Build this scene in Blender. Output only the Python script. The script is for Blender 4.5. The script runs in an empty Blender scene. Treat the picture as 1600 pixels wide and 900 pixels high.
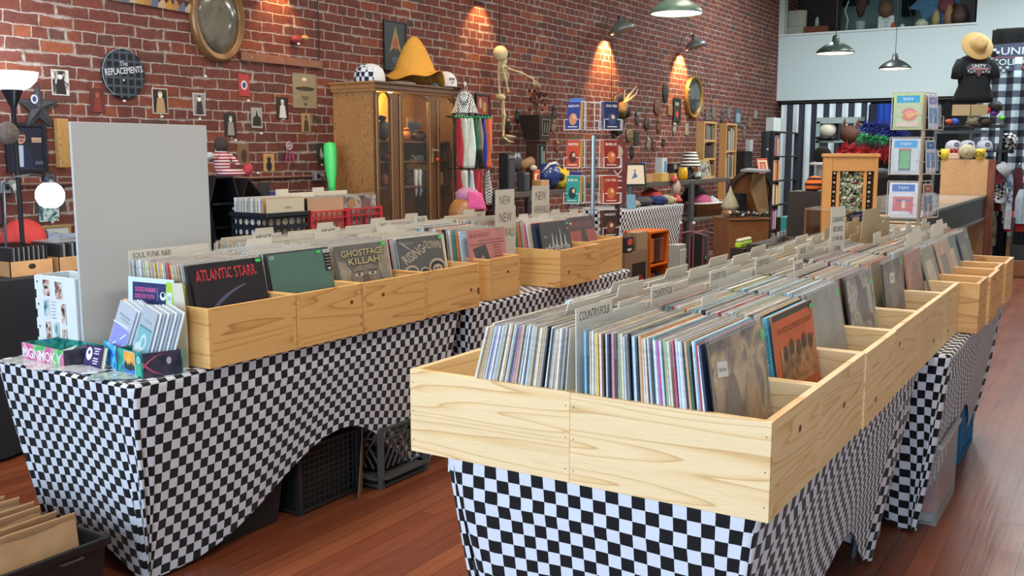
import bpy,bmesh,math,random
from mathutils import Vector,Matrix,Euler,noise
random.seed(7)
SC = bpy.context.scene
COL = SC.collection
PI = math.pi
R = math.radians

# ------------------------------------------------------------------ camera
HC = 1.48;FPX = 1529.0
PITCH = math.atan(212/FPX);YAW = R(32.2)
cam_d = bpy.data.cameras.new('camera');cam = bpy.data.objects.new('camera',cam_d);COL.objects.link(cam)
cam.location = (0,0,HC);cam.rotation_euler = (PI/2 - PITCH,0,YAW)
cam_d.sensor_width = 36;cam_d.lens = 36*FPX/1600;cam_d.clip_end = 100;cam_d.clip_start = .05
SC.camera = cam
VS = SC.view_settings
VS.view_transform = 'Standard';VS.look = 'None';VS.gamma = 1;VS.exposure = 0.0
VS.use_curve_mapping = False

# ------------------------------------------------------------------ world, daylight through the shop window, unseen ceiling lights
W = bpy.data.worlds.new('sky');SC.world = W;W.use_nodes = True
W.node_tree.nodes['Background'].inputs[0].default_value = (.55,.72,1,1)
W.node_tree.nodes['Background'].inputs[1].default_value = 1.0

def area(name,loc,rot,sx,sy,power,color):
 d = bpy.data.lights.new(name,'AREA');d.shape = 'RECTANGLE';d.size = sx;d.size_y = sy;d.energy = power;d.color = color
 o = bpy.data.objects.new(name,d);COL.objects.link(o);o.location = loc;o.rotation_euler = rot;return o
# the street side of the shop is one glazed front at Y = -2.6: daylight comes in there
area('daylight_window_light',(-3.4,-2.75,1.75),(R(90),0,0),3.0,2.5,190,(.58,.77,1))
area('daylight_window_light',(0.0,-2.75,1.75),(R(90),0,0),3.0,2.5,190,(.58,.77,1))
# two rows of unseen area lights under the ceiling, above the frame
for i,(lx,ly) in enumerate([(-3.4,1.2),(-0.3,2.4),(-2.9,4.6),(-0.4,6.2),(-2.9,8.2),(-1.2,11.2),(-3.6,13.8),(-.6,14.5)]):
 area('unseen_ceiling_light',(lx,ly,4.38),(0,0,0),.5,1.6,64 if i < 5 else 120,(1,.87,.72) if i < 5 else (.9,.97,1))  # the rear ones are stronger and cooler, to brighten the back wall

# ------------------------------------------------------------------ helpers
F_ = Vector((-math.sin(YAW)*math.cos(PITCH),math.cos(YAW)*math.cos(PITCH),-math.sin(PITCH)))
R_ = Vector((math.cos(YAW),math.sin(YAW),0));U_ = R_.cross(F_)
def ray(x,y): return F_ + R_*((x - 800)/FPX) - U_*((y - 450)/FPX)
def at(x,y,X=None,Y=None,z=None,d=None):
 "a spot measured in the photograph, as a place in the room: on a plane X, Y or z, or at the distance d"
 r = ray(x,y)
 t = d if d is not None else X/r.x if X is not None else Y/r.y if Y is not None else (z - HC)/r.z
 return Vector((0,0,HC)) + r*t

def lin(c):
 if isinstance(c,str):
  c = c.lstrip('#');c = tuple(int(c[i:i + 2],16)/255 for i in (0,2,4))
 return tuple((x/12.92 if x <= .04045 else ((x + .055)/1.055) ** 2.4) for x in c) + (1,)

_mats = {}
def mat(c,rough=.6,metal=0,emit=0,spec=.5,alpha=1,trans=0,ecol=None,noise_amt=0,nscale=20,bump=0,bscale=60,name=None):
 key = (c,rough,metal,emit,spec,alpha,trans,ecol,noise_amt,nscale,bump,bscale)
 if key in _mats: return _mats[key]
 m = bpy.data.materials.new(name or 'm_' + str(c).strip('#'));m.use_nodes = True
 nt = m.node_tree;b = nt.nodes['Principled BSDF'];L = nt.links
 b.inputs['Base Color'].default_value = lin(c);b.inputs['Roughness'].default_value = rough
 b.inputs['Metallic'].default_value = metal;b.inputs['Specular IOR Level'].default_value = spec
 b.inputs['Alpha'].default_value = alpha;b.inputs['Transmission Weight'].default_value = trans
 if emit:
  b.inputs['Emission Color'].default_value = lin(ecol or c);b.inputs['Emission Strength'].default_value = emit
 if noise_amt or bump:
  tc = nt.nodes.new('ShaderNodeTexCoord')
 if noise_amt:
  n = nt.nodes.new('ShaderNodeTexNoise');n.inputs['Scale'].default_value = nscale;n.inputs['Detail'].default_value = 4
  L.new(tc.outputs['Object'],n.inputs['Vector'])
  h = nt.nodes.new('ShaderNodeHueSaturation');h.inputs['Color'].default_value = lin(c)
  mr = nt.nodes.new('ShaderNodeMapRange');mr.inputs[1].default_value = .3;mr.inputs[2].default_value = .7
  mr.inputs[3].default_value = 1 - noise_amt;mr.inputs[4].default_value = 1 + noise_amt
  L.new(n.outputs['Fac'],mr.inputs[0]);L.new(mr.outputs[0],h.inputs['Value']);L.new(h.outputs[0],b.inputs['Base Color'])
 if bump:
  n2 = nt.nodes.new('ShaderNodeTexNoise');n2.inputs['Scale'].default_value = bscale;L.new(tc.outputs['Object'],n2.inputs['Vector'])
  bp = nt.nodes.new('ShaderNodeBump');bp.inputs['Strength'].default_value = bump;bp.inputs['Distance'].default_value = .01
  L.new(n2.outputs['Fac'],bp.inputs['Height']);L.new(bp.outputs[0],b.inputs['Normal'])
 _mats[key] = m
 return m

class MB:
 def __init__(s): s.v = [];s.f = [];s.m = [];s.uv = {}
 def add(s,vs,fs,mi=0,M=None,uvs=None):
  o = len(s.v)
  s.v += [tuple(M @ Vector(v)) if M is not None else tuple(v) for v in vs]
  for k,f in enumerate(fs):
   if uvs: s.uv[len(s.f)] = uvs[k]
   s.f.append([i + o for i in f]);s.m.append(mi)
  return s
 def bb(s,x0,x1,y0,y1,z0,z1,mi=0,M=None):
  v = [(x0,y0,z0),(x1,y0,z0),(x1,y1,z0),(x0,y1,z0),(x0,y0,z1),(x1,y0,z1),(x1,y1,z1),(x0,y1,z1)]
  return s.add(v,[(0,3,2,1),(4,5,6,7),(0,1,5,4),(1,2,6,5),(2,3,7,6),(3,0,4,7)],mi,M)
 def box(s,c,d,mi=0,rot=None,M=None):
  T = Matrix.Translation(c)
  if rot: T = T @ Euler(rot).to_matrix().to_4x4()
  if M is not None: T = M @ T
  x,y,z = d[0]/2,d[1]/2,d[2]/2
  return s.bb(-x,x,-y,y,-z,z,mi,T)
 def bar(s,a,b,w,h=None,mi=0,up=(0,0,1)):
  a = Vector(a);b = Vector(b);d = b - a;L = d.length;h = h or w
  z = d.normalized();u = Vector(up)
  if abs(z.dot(u)) > .98: u = Vector((1,0,0))
  x = u.cross(z).normalized();y = z.cross(x)
  M = Matrix((x,y,z)).transposed().to_4x4();M.translation = a
  return s.bb(-w/2,w/2,-h/2,h/2,0,L,mi,M)
 def tube(s,pts,r,n=8,mi=0,closed=False,caps=True):
  pts = [Vector(p) for p in pts];N = len(pts);rs = r if isinstance(r,(list,tuple)) else [r]*N
  rings = [];px = None
  for i,p in enumerate(pts):
   a = pts[(i - 1) % N] if (closed or i > 0) else p;b = pts[(i + 1) % N] if (closed or i < N - 1) else p
   t = (b - a).normalized() if (b - a).length > 1e-9 else Vector((0,0,1))
   if px is None:
    u = Vector((0,0,1)) if abs(t.z) < .9 else Vector((1,0,0));px = u.cross(t).normalized()
   else:
    px = (px - t*px.dot(t))
    px = px.normalized() if px.length > 1e-6 else Vector((1,0,0))
   py = t.cross(px)
   rings.append([p + (px*math.cos(2*PI*k/n) + py*math.sin(2*PI*k/n))*rs[i] for k in range(n)])
  vs = [v for rg in rings for v in rg];fs = []
  for i in range(N if closed else N - 1):
   j = (i + 1) % N
   for k in range(n): fs.append((i*n + k,i*n + (k + 1) % n,j*n + (k + 1) % n,j*n + k))
  if caps and not closed:
   fs.append(tuple(range(n))[::-1]);fs.append(tuple((N - 1)*n + k for k in range(n)))
  return s.add(vs,fs,mi)
 def lathe(s,prof,n=24,mi=0,M=None,sx=1,sy=1,cap=True,mis=None):
  vs = [];N = len(prof)
  for r,z in prof:
   for k in range(n): vs.append((r*math.cos(2*PI*k/n)*sx,r*math.sin(2*PI*k/n)*sy,z))
  o = len(s.v)
  for i in range(N - 1):
   fs = [(i*n + k,i*n + (k + 1) % n,(i + 1)*n + (k + 1) % n,(i + 1)*n + k) for k in range(n)]
   if i == 0: s.add(vs,fs,mis[0] if mis else mi,M);base = o
   else:
    for f in fs: s.f.append([q + o for q in f]);s.m.append(mis[i] if mis else mi)
  if cap:
   if prof[0][0] > 1e-5: s.f.append([o + k for k in range(n)][::-1]);s.m.append(mis[0] if mis else mi)
   if prof[-1][0] > 1e-5: s.f.append([o + (N - 1)*n + k for k in range(n)]);s.m.append(mis[-1] if mis else mi)
  return s
 def prism(s,poly,t0,t1,mi=0,M=None):
  "outline in the local XZ plane given as (x, z), depth along local Y from t0 to t1"
  n = len(poly);vs = [(x,t0,z) for x,z in poly] + [(x,t1,z) for x,z in poly]
  fs = [tuple(range(n)),tuple(range(2*n - 1,n - 1,-1))] + [(i,i + n,(i + 1) % n + n,(i + 1) % n) for i in range(n)]
  return s.add(vs,fs,mi,M)
 def blob(s,c,r,mi=0,n=12,m=8,amp=0,seed=0,M=None,f=3):
  vs = [];fs = []
  rx,ry,rz = r if isinstance(r,(tuple,list)) else (r,r,r)
  for i in range(m + 1):
   th = PI*i/m
   for k in range(n):
    ph = 2*PI*k/n;d = Vector((math.sin(th)*math.cos(ph),math.sin(th)*math.sin(ph),math.cos(th)))
    q = 1 + (amp*noise.noise(d*f + Vector((seed*7.3,0,0))) if amp else 0)
    vs.append((c[0] + d.x*rx*q,c[1] + d.y*ry*q,c[2] + d.z*rz*q))
  for i in range(m):
   for k in range(n): fs.append((i*n + k,(i + 1)*n + k,(i + 1)*n + (k + 1) % n,i*n + (k + 1) % n))
  return s.add(vs,fs,mi,M)
 def grid(s,fn,nu,nv,mi=0,uvfn=None,closed=False):
  vs = [fn(i/nu,j/nv) for j in range(nv + 1) for i in range(nu + 1)];fs = [];uvs = []
  for j in range(nv):
   for i in range(nu):
    a = j*(nu + 1) + i;fs.append((a,a + 1,a + nu + 2,a + nu + 1))
    if uvfn: uvs.append([uvfn(p/nu,q/nv) for p,q in ((i,j),(i + 1,j),(i + 1,j + 1),(i,j + 1))])
  return s.add(vs,fs,mi,None,uvs or None)
 def build(s,name,mats,parent=None,smooth=False,bevel=0,loc=None,rot=None,weld=False,thick=0,subsurf=0,auto=None):
  me = bpy.data.meshes.new(name);me.from_pydata(s.v,[],s.f)
  mats = mats if isinstance(mats,(list,tuple)) else [mats]
  for m in mats: me.materials.append(m)
  me.polygons.foreach_set('material_index',s.m)
  if s.uv:
   ul = me.uv_layers.new(name='UVMap')
   for p in me.polygons:
    if p.index in s.uv:
     for li,uv in zip(p.loop_indices,s.uv[p.index]): ul.data[li].uv = uv
  if weld or True:
   bm = bmesh.new();bm.from_mesh(me)
   if weld: bmesh.ops.remove_doubles(bm,verts=bm.verts,dist=1e-5)
   bmesh.ops.recalc_face_normals(bm,faces=bm.faces) if not s.uv else None
   bm.to_mesh(me);bm.free()
  if smooth: me.polygons.foreach_set('use_smooth',[True]*len(me.polygons))
  me.update()
  o = bpy.data.objects.new(name,me);COL.objects.link(o)
  if auto is not None:
   me.polygons.foreach_set('use_smooth',[True]*len(me.polygons))
   me.set_sharp_from_angle(angle=R(auto))
  if thick:
   md = o.modifiers.new('thick','SOLIDIFY');md.thickness = thick;md.offset = 0
  if bevel:
   md = o.modifiers.new('bevel','BEVEL');md.width = bevel;md.segments = 2;md.limit_method = 'ANGLE';md.harden_normals = False
  if subsurf:
   md = o.modifiers.new('sub','SUBSURF');md.levels = subsurf;md.render_levels = subsurf
  if loc is not None: o.location = loc
  if rot is not None: o.rotation_euler = rot
  if parent: o.parent = parent
  return o

def tag(o,label=None,cat=None,group=None,kind=None):
 if label: o['label'] = label
 if cat: o['category'] = cat
 if group: o['group'] = group
 if kind: o['kind'] = kind
 return o
def thing(name,label,cat,loc=(0,0,0),rotz=0,group=None,rot=None):
 o = bpy.data.objects.new(name,None);COL.objects.link(o);o.empty_display_size = .05
 o.location = loc;o.rotation_euler = rot if rot else (0,0,rotz)
 return tag(o,label,cat,group)
def struct(o): o['kind'] = 'structure';return o

def text_geo(txt,size=1.0,bold=False,shear=0):
 "vertices and faces of a line of flat lettering centred on the origin in XY, cap height about = size"
 cu = bpy.data.curves.new('lettering','FONT');cu.body = txt;cu.size = size*1.4;cu.align_x = 'CENTER';cu.align_y = 'CENTER'
 cu.resolution_u = 2;cu.shear = shear
 if bold: cu.offset = .02*size
 o = bpy.data.objects.new('lettering',cu);COL.objects.link(o)
 dg = bpy.context.evaluated_depsgraph_get();dg.update()
 me = bpy.data.meshes.new_from_object(o.evaluated_get(dg))
 vs = [tuple(v.co) for v in me.vertices];fs = [tuple(p.vertices) for p in me.polygons]
 bpy.data.objects.remove(o);bpy.data.curves.remove(cu);bpy.data.meshes.remove(me)
 return vs,fs

class Art:
 "printed matter on a flat face: local x to the right, y up, layers stacked by tenths of a millimetre"
 def __init__(s,step=.00035): s.mb = MB();s.mats = [];s.z = step;s.step = step
 def mi(s,m):
  if m not in s.mats: s.mats.append(m)
  return s.mats.index(m)
 def _m(s,c): return c if not isinstance(c,str) else mat(c,.55)
 def rect(s,x,y,w,h,c,rot=0):
  a = [(-w/2,-h/2),(w/2,-h/2),(w/2,h/2),(-w/2,h/2)];ca,sa = math.cos(rot),math.sin(rot)
  return s.poly([(x + p*ca - q*sa,y + p*sa + q*ca) for p,q in a],c)
 def poly(s,pts,c):
  s.mb.add([(p[0],p[1],s.z) for p in pts],[tuple(range(len(pts)))],s.mi(s._m(c)));s.z += s.step;return s
 def ell(s,x,y,rx,ry,c,n=20,a0=0,a1=2*PI):
  return s.poly([(x + rx*math.cos(a0 + (a1 - a0)*k/n),y + ry*math.sin(a0 + (a1 - a0)*k/n)) for k in range(n + (0 if a1 - a0 > 6.2 else 1))],c)
 def text(s,t,x,y,h,c,w=None,rot=0,bold=False,shear=0):
  vs,fs = text_geo(t,h,bold,shear)
  if not vs: return s
  xs = [v[0] for v in vs];ys = [v[1] for v in vs]
  cx,cy = (min(xs) + max(xs))/2,(min(ys) + max(ys))/2
  kx = (w/(max(xs) - min(xs))) if w else 1;ky = h/max(1e-6,(max(ys) - min(ys))) if w else 1
  ca,sa = math.cos(rot),math.sin(rot)
  q = [((v[0] - cx)*kx,(v[1] - cy)*ky) for v in vs]
  s.mb.add([(x + p*ca - r*sa,y + p*sa + r*ca,s.z) for p,r in q],fs,s.mi(s._m(c)));s.z += s.step;return s
 def build(s,name,parent,M):
  for i,v in enumerate(s.mb.v): s.mb.v[i] = tuple(M @ Vector(v))
  return s.mb.build(name,s.mats,parent)
def facing(d,loc=(0,0,0)):
 "matrix taking an Art sheet to a face that looks towards +x, -x, -y, +y or up"
 c = {'+x': ((0,1,0),(0,0,1),(1,0,0)),'-x': ((0,-1,0),(0,0,1),(-1,0,0)),'-y': ((1,0,0),(0,0,1),(0,-1,0)),
         '+y': ((-1,0,0),(0,0,1),(0,1,0)),'+z': ((1,0,0),(0,1,0),(0,0,1)),'+zr': ((0,-1,0),(1,0,0),(0,0,1))}[d]
 M = Matrix([Vector(q) for q in c]).transposed().to_4x4();M.translation = Vector(loc);return M
def copy_tree(o,parent=None):
 c = o.copy();COL.objects.link(c);c.parent = parent
 for ch in list(o.children): copy_tree(ch,c)
 return c

# ------------------------------------------------------------------ procedural materials
def nodes(name):
 m = bpy.data.materials.new(name);m.use_nodes = True;nt = m.node_tree
 return m,nt,nt.nodes,nt.links,nt.nodes['Principled BSDF']
def ramp(N,stops,interp='LINEAR'):
 r = N.new('ShaderNodeValToRGB');r.color_ramp.interpolation = interp
 e = r.color_ramp.elements
 e[0].position = stops[0][0];e[0].color = lin(stops[0][1]);e[1].position = stops[-1][0];e[1].color = lin(stops[-1][1])
 for p,c in stops[1:-1]: q = e.new(p);q.color = lin(c)
 return r
def math_n(N,L,op,a,b=None):
 n = N.new('ShaderNodeMath');n.operation = op
 for i,x in enumerate((a,b)):
  if x is None: continue
  if isinstance(x,(int,float)): n.inputs[i].default_value = x
  else: L.new(x,n.inputs[i])
 return n.outputs[0]

def make_brick():
 m,nt,N,L,b = nodes('old_brick')
 tc = N.new('ShaderNodeTexCoord');sp = N.new('ShaderNodeSeparateXYZ');L.new(tc.outputs['Object'],sp.inputs[0])
 nz = N.new('ShaderNodeTexNoise');nz.inputs['Scale'].default_value = 7;nz.inputs['Detail'].default_value = 5;nz.inputs['Roughness'].default_value = .65
 L.new(tc.outputs['Object'],nz.inputs['Vector']);s3 = N.new('ShaderNodeSeparateColor');L.new(nz.outputs['Color'],s3.inputs[0])
 u = math_n(N,L,'ADD',sp.outputs['Y'],math_n(N,L,'MULTIPLY',math_n(N,L,'SUBTRACT',s3.outputs[0],.5),.045))
 v = math_n(N,L,'ADD',sp.outputs['Z'],math_n(N,L,'MULTIPLY',math_n(N,L,'SUBTRACT',s3.outputs[1],.5),.030))
 cb = N.new('ShaderNodeCombineXYZ');L.new(u,cb.inputs[0]);L.new(v,cb.inputs[1])
 def brk(mortar,smooth):
  k = N.new('ShaderNodeTexBrick');k.offset = .5;k.offset_frequency = 2;k.squash = .5;k.squash_frequency = 6
  k.inputs['Color1'].default_value = (0,0,0,1);k.inputs['Color2'].default_value = (1,1,1,1);k.inputs['Mortar'].default_value = (.5,.5,.5,1)
  k.inputs['Scale'].default_value = 1;k.inputs['Brick Width'].default_value = .212;k.inputs['Row Height'].default_value = .0705
  k.inputs['Mortar Size'].default_value = mortar;k.inputs['Mortar Smooth'].default_value = smooth;k.inputs['Bias'].default_value = 0
  L.new(cb.outputs[0],k.inputs['Vector']);return k
 k = brk(.0046,.35);k2 = brk(.016,.9)
 r = ramp(N,[(0,'#4f423f'),(.03,'#5c3e37'),(.3,'#6e4037'),(.6,'#673b33'),(.8,'#744135'),(.93,'#7f4736'),(.985,'#8d5139'),(1,'#4d423f')])
 L.new(k.outputs['Color'],r.inputs[0])
 n2 = N.new('ShaderNodeTexNoise');n2.inputs['Scale'].default_value = 22;n2.inputs['Detail'].default_value = 6;n2.inputs['Roughness'].default_value = .7
 L.new(tc.outputs['Object'],n2.inputs['Vector'])
 hs = N.new('ShaderNodeHueSaturation');mr = N.new('ShaderNodeMapRange');mr.inputs[1].default_value = .3;mr.inputs[2].default_value = .7;mr.inputs[3].default_value = .72;mr.inputs[4].default_value = 1.2
 L.new(n2.outputs[0],mr.inputs[0]);L.new(mr.outputs[0],hs.inputs['Value']);L.new(r.outputs[0],hs.inputs['Color'])
 # mortar smeared over the joints in places
 n3 = N.new('ShaderNodeTexNoise');n3.inputs['Scale'].default_value = 3.2;n3.inputs['Detail'].default_value = 7;n3.inputs['Roughness'].default_value = .72;L.new(tc.outputs['Object'],n3.inputs['Vector'])
 sm = N.new('ShaderNodeMapRange');sm.inputs[1].default_value = .52;sm.inputs[2].default_value = .60;L.new(n3.outputs[0],sm.inputs[0])
 smear = math_n(N,L,'MULTIPLY',sm.outputs[0],k2.outputs['Fac'])
 fac = math_n(N,L,'MAXIMUM',k.outputs['Fac'],smear)
 mc = ramp(N,[(.3,'#7d756f'),(.5,'#a0978f'),(.7,'#bab4ad')]);L.new(n2.outputs[0],mc.inputs[0])
 mx = N.new('ShaderNodeMix');mx.data_type = 'RGBA';L.new(fac,mx.inputs[0]);L.new(hs.outputs[0],mx.inputs[6]);L.new(mc.outputs[0],mx.inputs[7])
 L.new(mx.outputs[2],b.inputs['Base Color']);b.inputs['Roughness'].default_value = .85;b.inputs['Specular IOR Level'].default_value = .25
 h = math_n(N,L,'ADD',math_n(N,L,'MULTIPLY',math_n(N,L,'SUBTRACT',1,k.outputs['Fac']),.8),math_n(N,L,'MULTIPLY',n2.outputs[0],.5))
 bp = N.new('ShaderNodeBump');bp.inputs['Strength'].default_value = .55;bp.inputs['Distance'].default_value = .012;L.new(h,bp.inputs['Height']);L.new(bp.outputs[0],b.inputs['Normal'])
 return m

def make_floor():
 m,nt,N,L,b = nodes('fir_floor')
 tc = N.new('ShaderNodeTexCoord');mp = N.new('ShaderNodeMapping');mp.inputs['Rotation'].default_value = (0,0,R(90));L.new(tc.outputs['Object'],mp.inputs[0])
 k = N.new('ShaderNodeTexBrick');k.offset = .37;k.inputs['Color1'].default_value = (0,0,0,1);k.inputs['Color2'].default_value = (1,1,1,1);k.inputs['Mortar'].default_value = (0,0,0,1)
 k.inputs['Scale'].default_value = 1;k.inputs['Brick Width'].default_value = 3.1;k.inputs['Row Height'].default_value = .083;k.inputs['Mortar Size'].default_value = .0012;k.inputs['Mortar Smooth'].default_value = .1
 L.new(mp.outputs[0],k.inputs['Vector'])
 r = ramp(N,[(0,'#713820'),(.35,'#783d23'),(.7,'#7f4326'),(1,'#8a4c2c')]);L.new(k.outputs['Color'],r.inputs[0])
 m2 = N.new('ShaderNodeMapping');m2.inputs['Scale'].default_value = (26,1.2,1);L.new(tc.outputs['Object'],m2.inputs[0])
 g = N.new('ShaderNodeTexNoise');g.inputs['Scale'].default_value = 2.2;g.inputs['Detail'].default_value = 6;g.inputs['Roughness'].default_value = .6;L.new(m2.outputs[0],g.inputs['Vector'])
 w = N.new('ShaderNodeTexNoise');w.inputs['Scale'].default_value = 2.4;w.inputs['Detail'].default_value = 8;w.inputs['Roughness'].default_value = .7;L.new(tc.outputs['Object'],w.inputs['Vector'])
 hs = N.new('ShaderNodeHueSaturation');mr = N.new('ShaderNodeMapRange');mr.inputs[1].default_value = .3;mr.inputs[2].default_value = .7;mr.inputs[3].default_value = .78;mr.inputs[4].default_value = 1.16
 L.new(g.outputs[0],mr.inputs[0]);L.new(mr.outputs[0],hs.inputs['Value']);L.new(r.outputs[0],hs.inputs['Color'])
 # worn, dusty and scuffed patches
 sc = N.new('ShaderNodeMapRange');sc.inputs[1].default_value = .58;sc.inputs[2].default_value = .75;sc.inputs[4].default_value = .4;L.new(w.outputs[0],sc.inputs[0])
 mx = N.new('ShaderNodeMix');mx.data_type = 'RGBA';L.new(sc.outputs[0],mx.inputs[0]);L.new(hs.outputs[0],mx.inputs[6]);mx.inputs[7].default_value = lin('#5a3a33')
 n5 = N.new('ShaderNodeTexNoise');n5.inputs['Scale'].default_value = 9;n5.inputs['Detail'].default_value = 10;n5.inputs['Roughness'].default_value = .8;L.new(tc.outputs['Object'],n5.inputs['Vector'])
 s5 = N.new('ShaderNodeMapRange');s5.inputs[1].default_value = .66;s5.inputs[2].default_value = .72;s5.inputs[4].default_value = .55;L.new(n5.outputs[0],s5.inputs[0])
 mx2 = N.new('ShaderNodeMix');mx2.data_type = 'RGBA';L.new(s5.outputs[0],mx2.inputs[0]);L.new(mx.outputs[2],mx2.inputs[6]);mx2.inputs[7].default_value = lin('#b5825e')
 mo = N.new('ShaderNodeMix');mo.data_type = 'RGBA';L.new(k.outputs['Fac'],mo.inputs[0]);L.new(mx2.outputs[2],mo.inputs[6]);mo.inputs[7].default_value = lin('#2c1812')
 L.new(mo.outputs[2],b.inputs['Base Color'])
 rr = N.new('ShaderNodeMapRange');rr.inputs[3].default_value = .22;rr.inputs[4].default_value = .50;L.new(w.outputs[0],rr.inputs[0]);L.new(rr.outputs[0],b.inputs['Roughness'])
 bp = N.new('ShaderNodeBump');bp.inputs['Strength'].default_value = .2;bp.inputs['Distance'].default_value = .004
 L.new(math_n(N,L,'SUBTRACT',g.outputs[0],k.outputs['Fac']),bp.inputs['Height']);L.new(bp.outputs[0],b.inputs['Normal'])
 return m

def make_wood(name,light,mid,dark,ring=26,dist=2.2,rough=.5,axis='z',knots=True,stretch=1.0):
 "boards whose growth rings show as long wavering lines; a board of its own per object"
 m,nt,N,L,b = nodes(name)
 tc = N.new('ShaderNodeTexCoord');oi = N.new('ShaderNodeObjectInfo')
 ad = N.new('ShaderNodeVectorMath');ad.operation = 'ADD';L.new(tc.outputs['Object'],ad.inputs[0])
 cx = N.new('ShaderNodeCombineXYZ');L.new(math_n(N,L,'MULTIPLY',oi.outputs['Random'],17),cx.inputs[0]);L.new(math_n(N,L,'MULTIPLY',oi.outputs['Random'],5),cx.inputs[2]);L.new(math_n(N,L,'MULTIPLY',oi.outputs['Random'],9),cx.inputs[1])
 L.new(cx.outputs[0],ad.inputs[1])
 mp = N.new('ShaderNodeMapping');sc = {'z': (.28,.28,4.2),'x': (5,1.1,1.1),'h': (3.5,3.5,.7)}[axis]
 mp.inputs['Scale'].default_value = tuple(q*stretch for q in sc);L.new(ad.outputs[0],mp.inputs[0])
 n = N.new('ShaderNodeTexNoise');n.inputs['Scale'].default_value = 1.6;n.inputs['Detail'].default_value = 2.5;n.inputs['Roughness'].default_value = .45;L.new(mp.outputs[0],n.inputs['Vector'])
 ph = math_n(N,L,'MULTIPLY',n.outputs[0],ring)
 fr = math_n(N,L,'FRACT',ph)
 r = ramp(N,[(0,light),(.55,light),(.85,mid),(.95,dark),(1,light)]);L.new(fr,r.inputs[0])
 f2 = N.new('ShaderNodeTexNoise');f2.inputs['Scale'].default_value = 60;f2.inputs['Detail'].default_value = 3;L.new(mp.outputs[0],f2.inputs['Vector'])
 n4 = N.new('ShaderNodeTexNoise');n4.inputs['Scale'].default_value = .9;n4.inputs['Detail'].default_value = 2;L.new(mp.outputs[0],n4.inputs['Vector'])
 hs = N.new('ShaderNodeHueSaturation');mr = N.new('ShaderNodeMapRange');mr.inputs[1].default_value = .3;mr.inputs[2].default_value = .7;mr.inputs[3].default_value = .9;mr.inputs[4].default_value = 1.08
 L.new(math_n(N,L,'MULTIPLY',math_n(N,L,'ADD',f2.outputs[0],n4.outputs[0]),.5),mr.inputs[0]);L.new(mr.outputs[0],hs.inputs['Value']);L.new(r.outputs[0],hs.inputs['Color'])
 out = hs.outputs[0]
 if knots:
  vo = N.new('ShaderNodeTexVoronoi');vo.inputs['Scale'].default_value = 2.3;L.new(ad.outputs[0],vo.inputs['Vector'])
  kk = N.new('ShaderNodeMapRange');kk.inputs[1].default_value = .035;kk.inputs[2].default_value = .05;kk.inputs[3].default_value = 1;kk.inputs[4].default_value = 0;L.new(vo.outputs['Distance'],kk.inputs[0])
  mx = N.new('ShaderNodeMix');mx.data_type = 'RGBA';L.new(kk.outputs[0],mx.inputs[0]);L.new(out,mx.inputs[6]);mx.inputs[7].default_value = lin('#6a3a22');out = mx.outputs[2]
 L.new(out,b.inputs['Base Color']);b.inputs['Roughness'].default_value = rough
 bp = N.new('ShaderNodeBump');bp.inputs['Strength'].default_value = .12;bp.inputs['Distance'].default_value = .002;L.new(fr,bp.inputs['Height']);L.new(bp.outputs[0],b.inputs['Normal'])
 return m

def make_checker(name,c1,c2,size,rough=.75,coord='UV',rot=0,bias=1):
 m,nt,N,L,b = nodes(name)
 tc = N.new('ShaderNodeTexCoord');mp = N.new('ShaderNodeMapping');mp.inputs['Rotation'].default_value = (0,0,rot);L.new(tc.outputs[coord],mp.inputs[0])
 k = N.new('ShaderNodeTexChecker');k.inputs['Scale'].default_value = 1/size;k.inputs['Color1'].default_value = lin(c1);k.inputs['Color2'].default_value = lin(c2)
 L.new(mp.outputs[0],k.inputs['Vector']);L.new(k.outputs[0],b.inputs['Base Color']);b.inputs['Roughness'].default_value = rough;b.inputs['Specular IOR Level'].default_value = .25
 b.inputs['Sheen Weight'].default_value = .15
 n = N.new('ShaderNodeTexNoise');n.inputs['Scale'].default_value = 700;bp = N.new('ShaderNodeBump');bp.inputs['Strength'].default_value = .15;bp.inputs['Distance'].default_value = .001
 L.new(tc.outputs['Object'],n.inputs['Vector']);L.new(n.outputs[0],bp.inputs['Height']);L.new(bp.outputs[0],b.inputs['Normal'])
 return m

def make_gradient_blotch(name,cols,scale=6,rough=.5,coord='Object',detail=3,emit=0):
 "coloured blotches: printed pictures, photographs, fabrics"
 m,nt,N,L,b = nodes(name)
 tc = N.new('ShaderNodeTexCoord');oi = N.new('ShaderNodeObjectInfo')
 ad = N.new('ShaderNodeVectorMath');ad.operation = 'ADD';L.new(tc.outputs[coord],ad.inputs[0]);cx = N.new('ShaderNodeCombineXYZ')
 for i,q in enumerate((31,17,23)): L.new(math_n(N,L,'MULTIPLY',oi.outputs['Random'],q),cx.inputs[i])
 L.new(cx.outputs[0],ad.inputs[1])
 n = N.new('ShaderNodeTexNoise');n.inputs['Scale'].default_value = scale;n.inputs['Detail'].default_value = detail;n.inputs['Distortion'].default_value = .6;L.new(ad.outputs[0],n.inputs['Vector'])
 st = [(.32 + .36*i/(len(cols) - 1),c) for i,c in enumerate(cols)]
 r = ramp(N,st,'LINEAR');L.new(n.outputs[0],r.inputs[0]);L.new(r.outputs[0],b.inputs['Base Color']);b.inputs['Roughness'].default_value = rough
 return m

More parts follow.
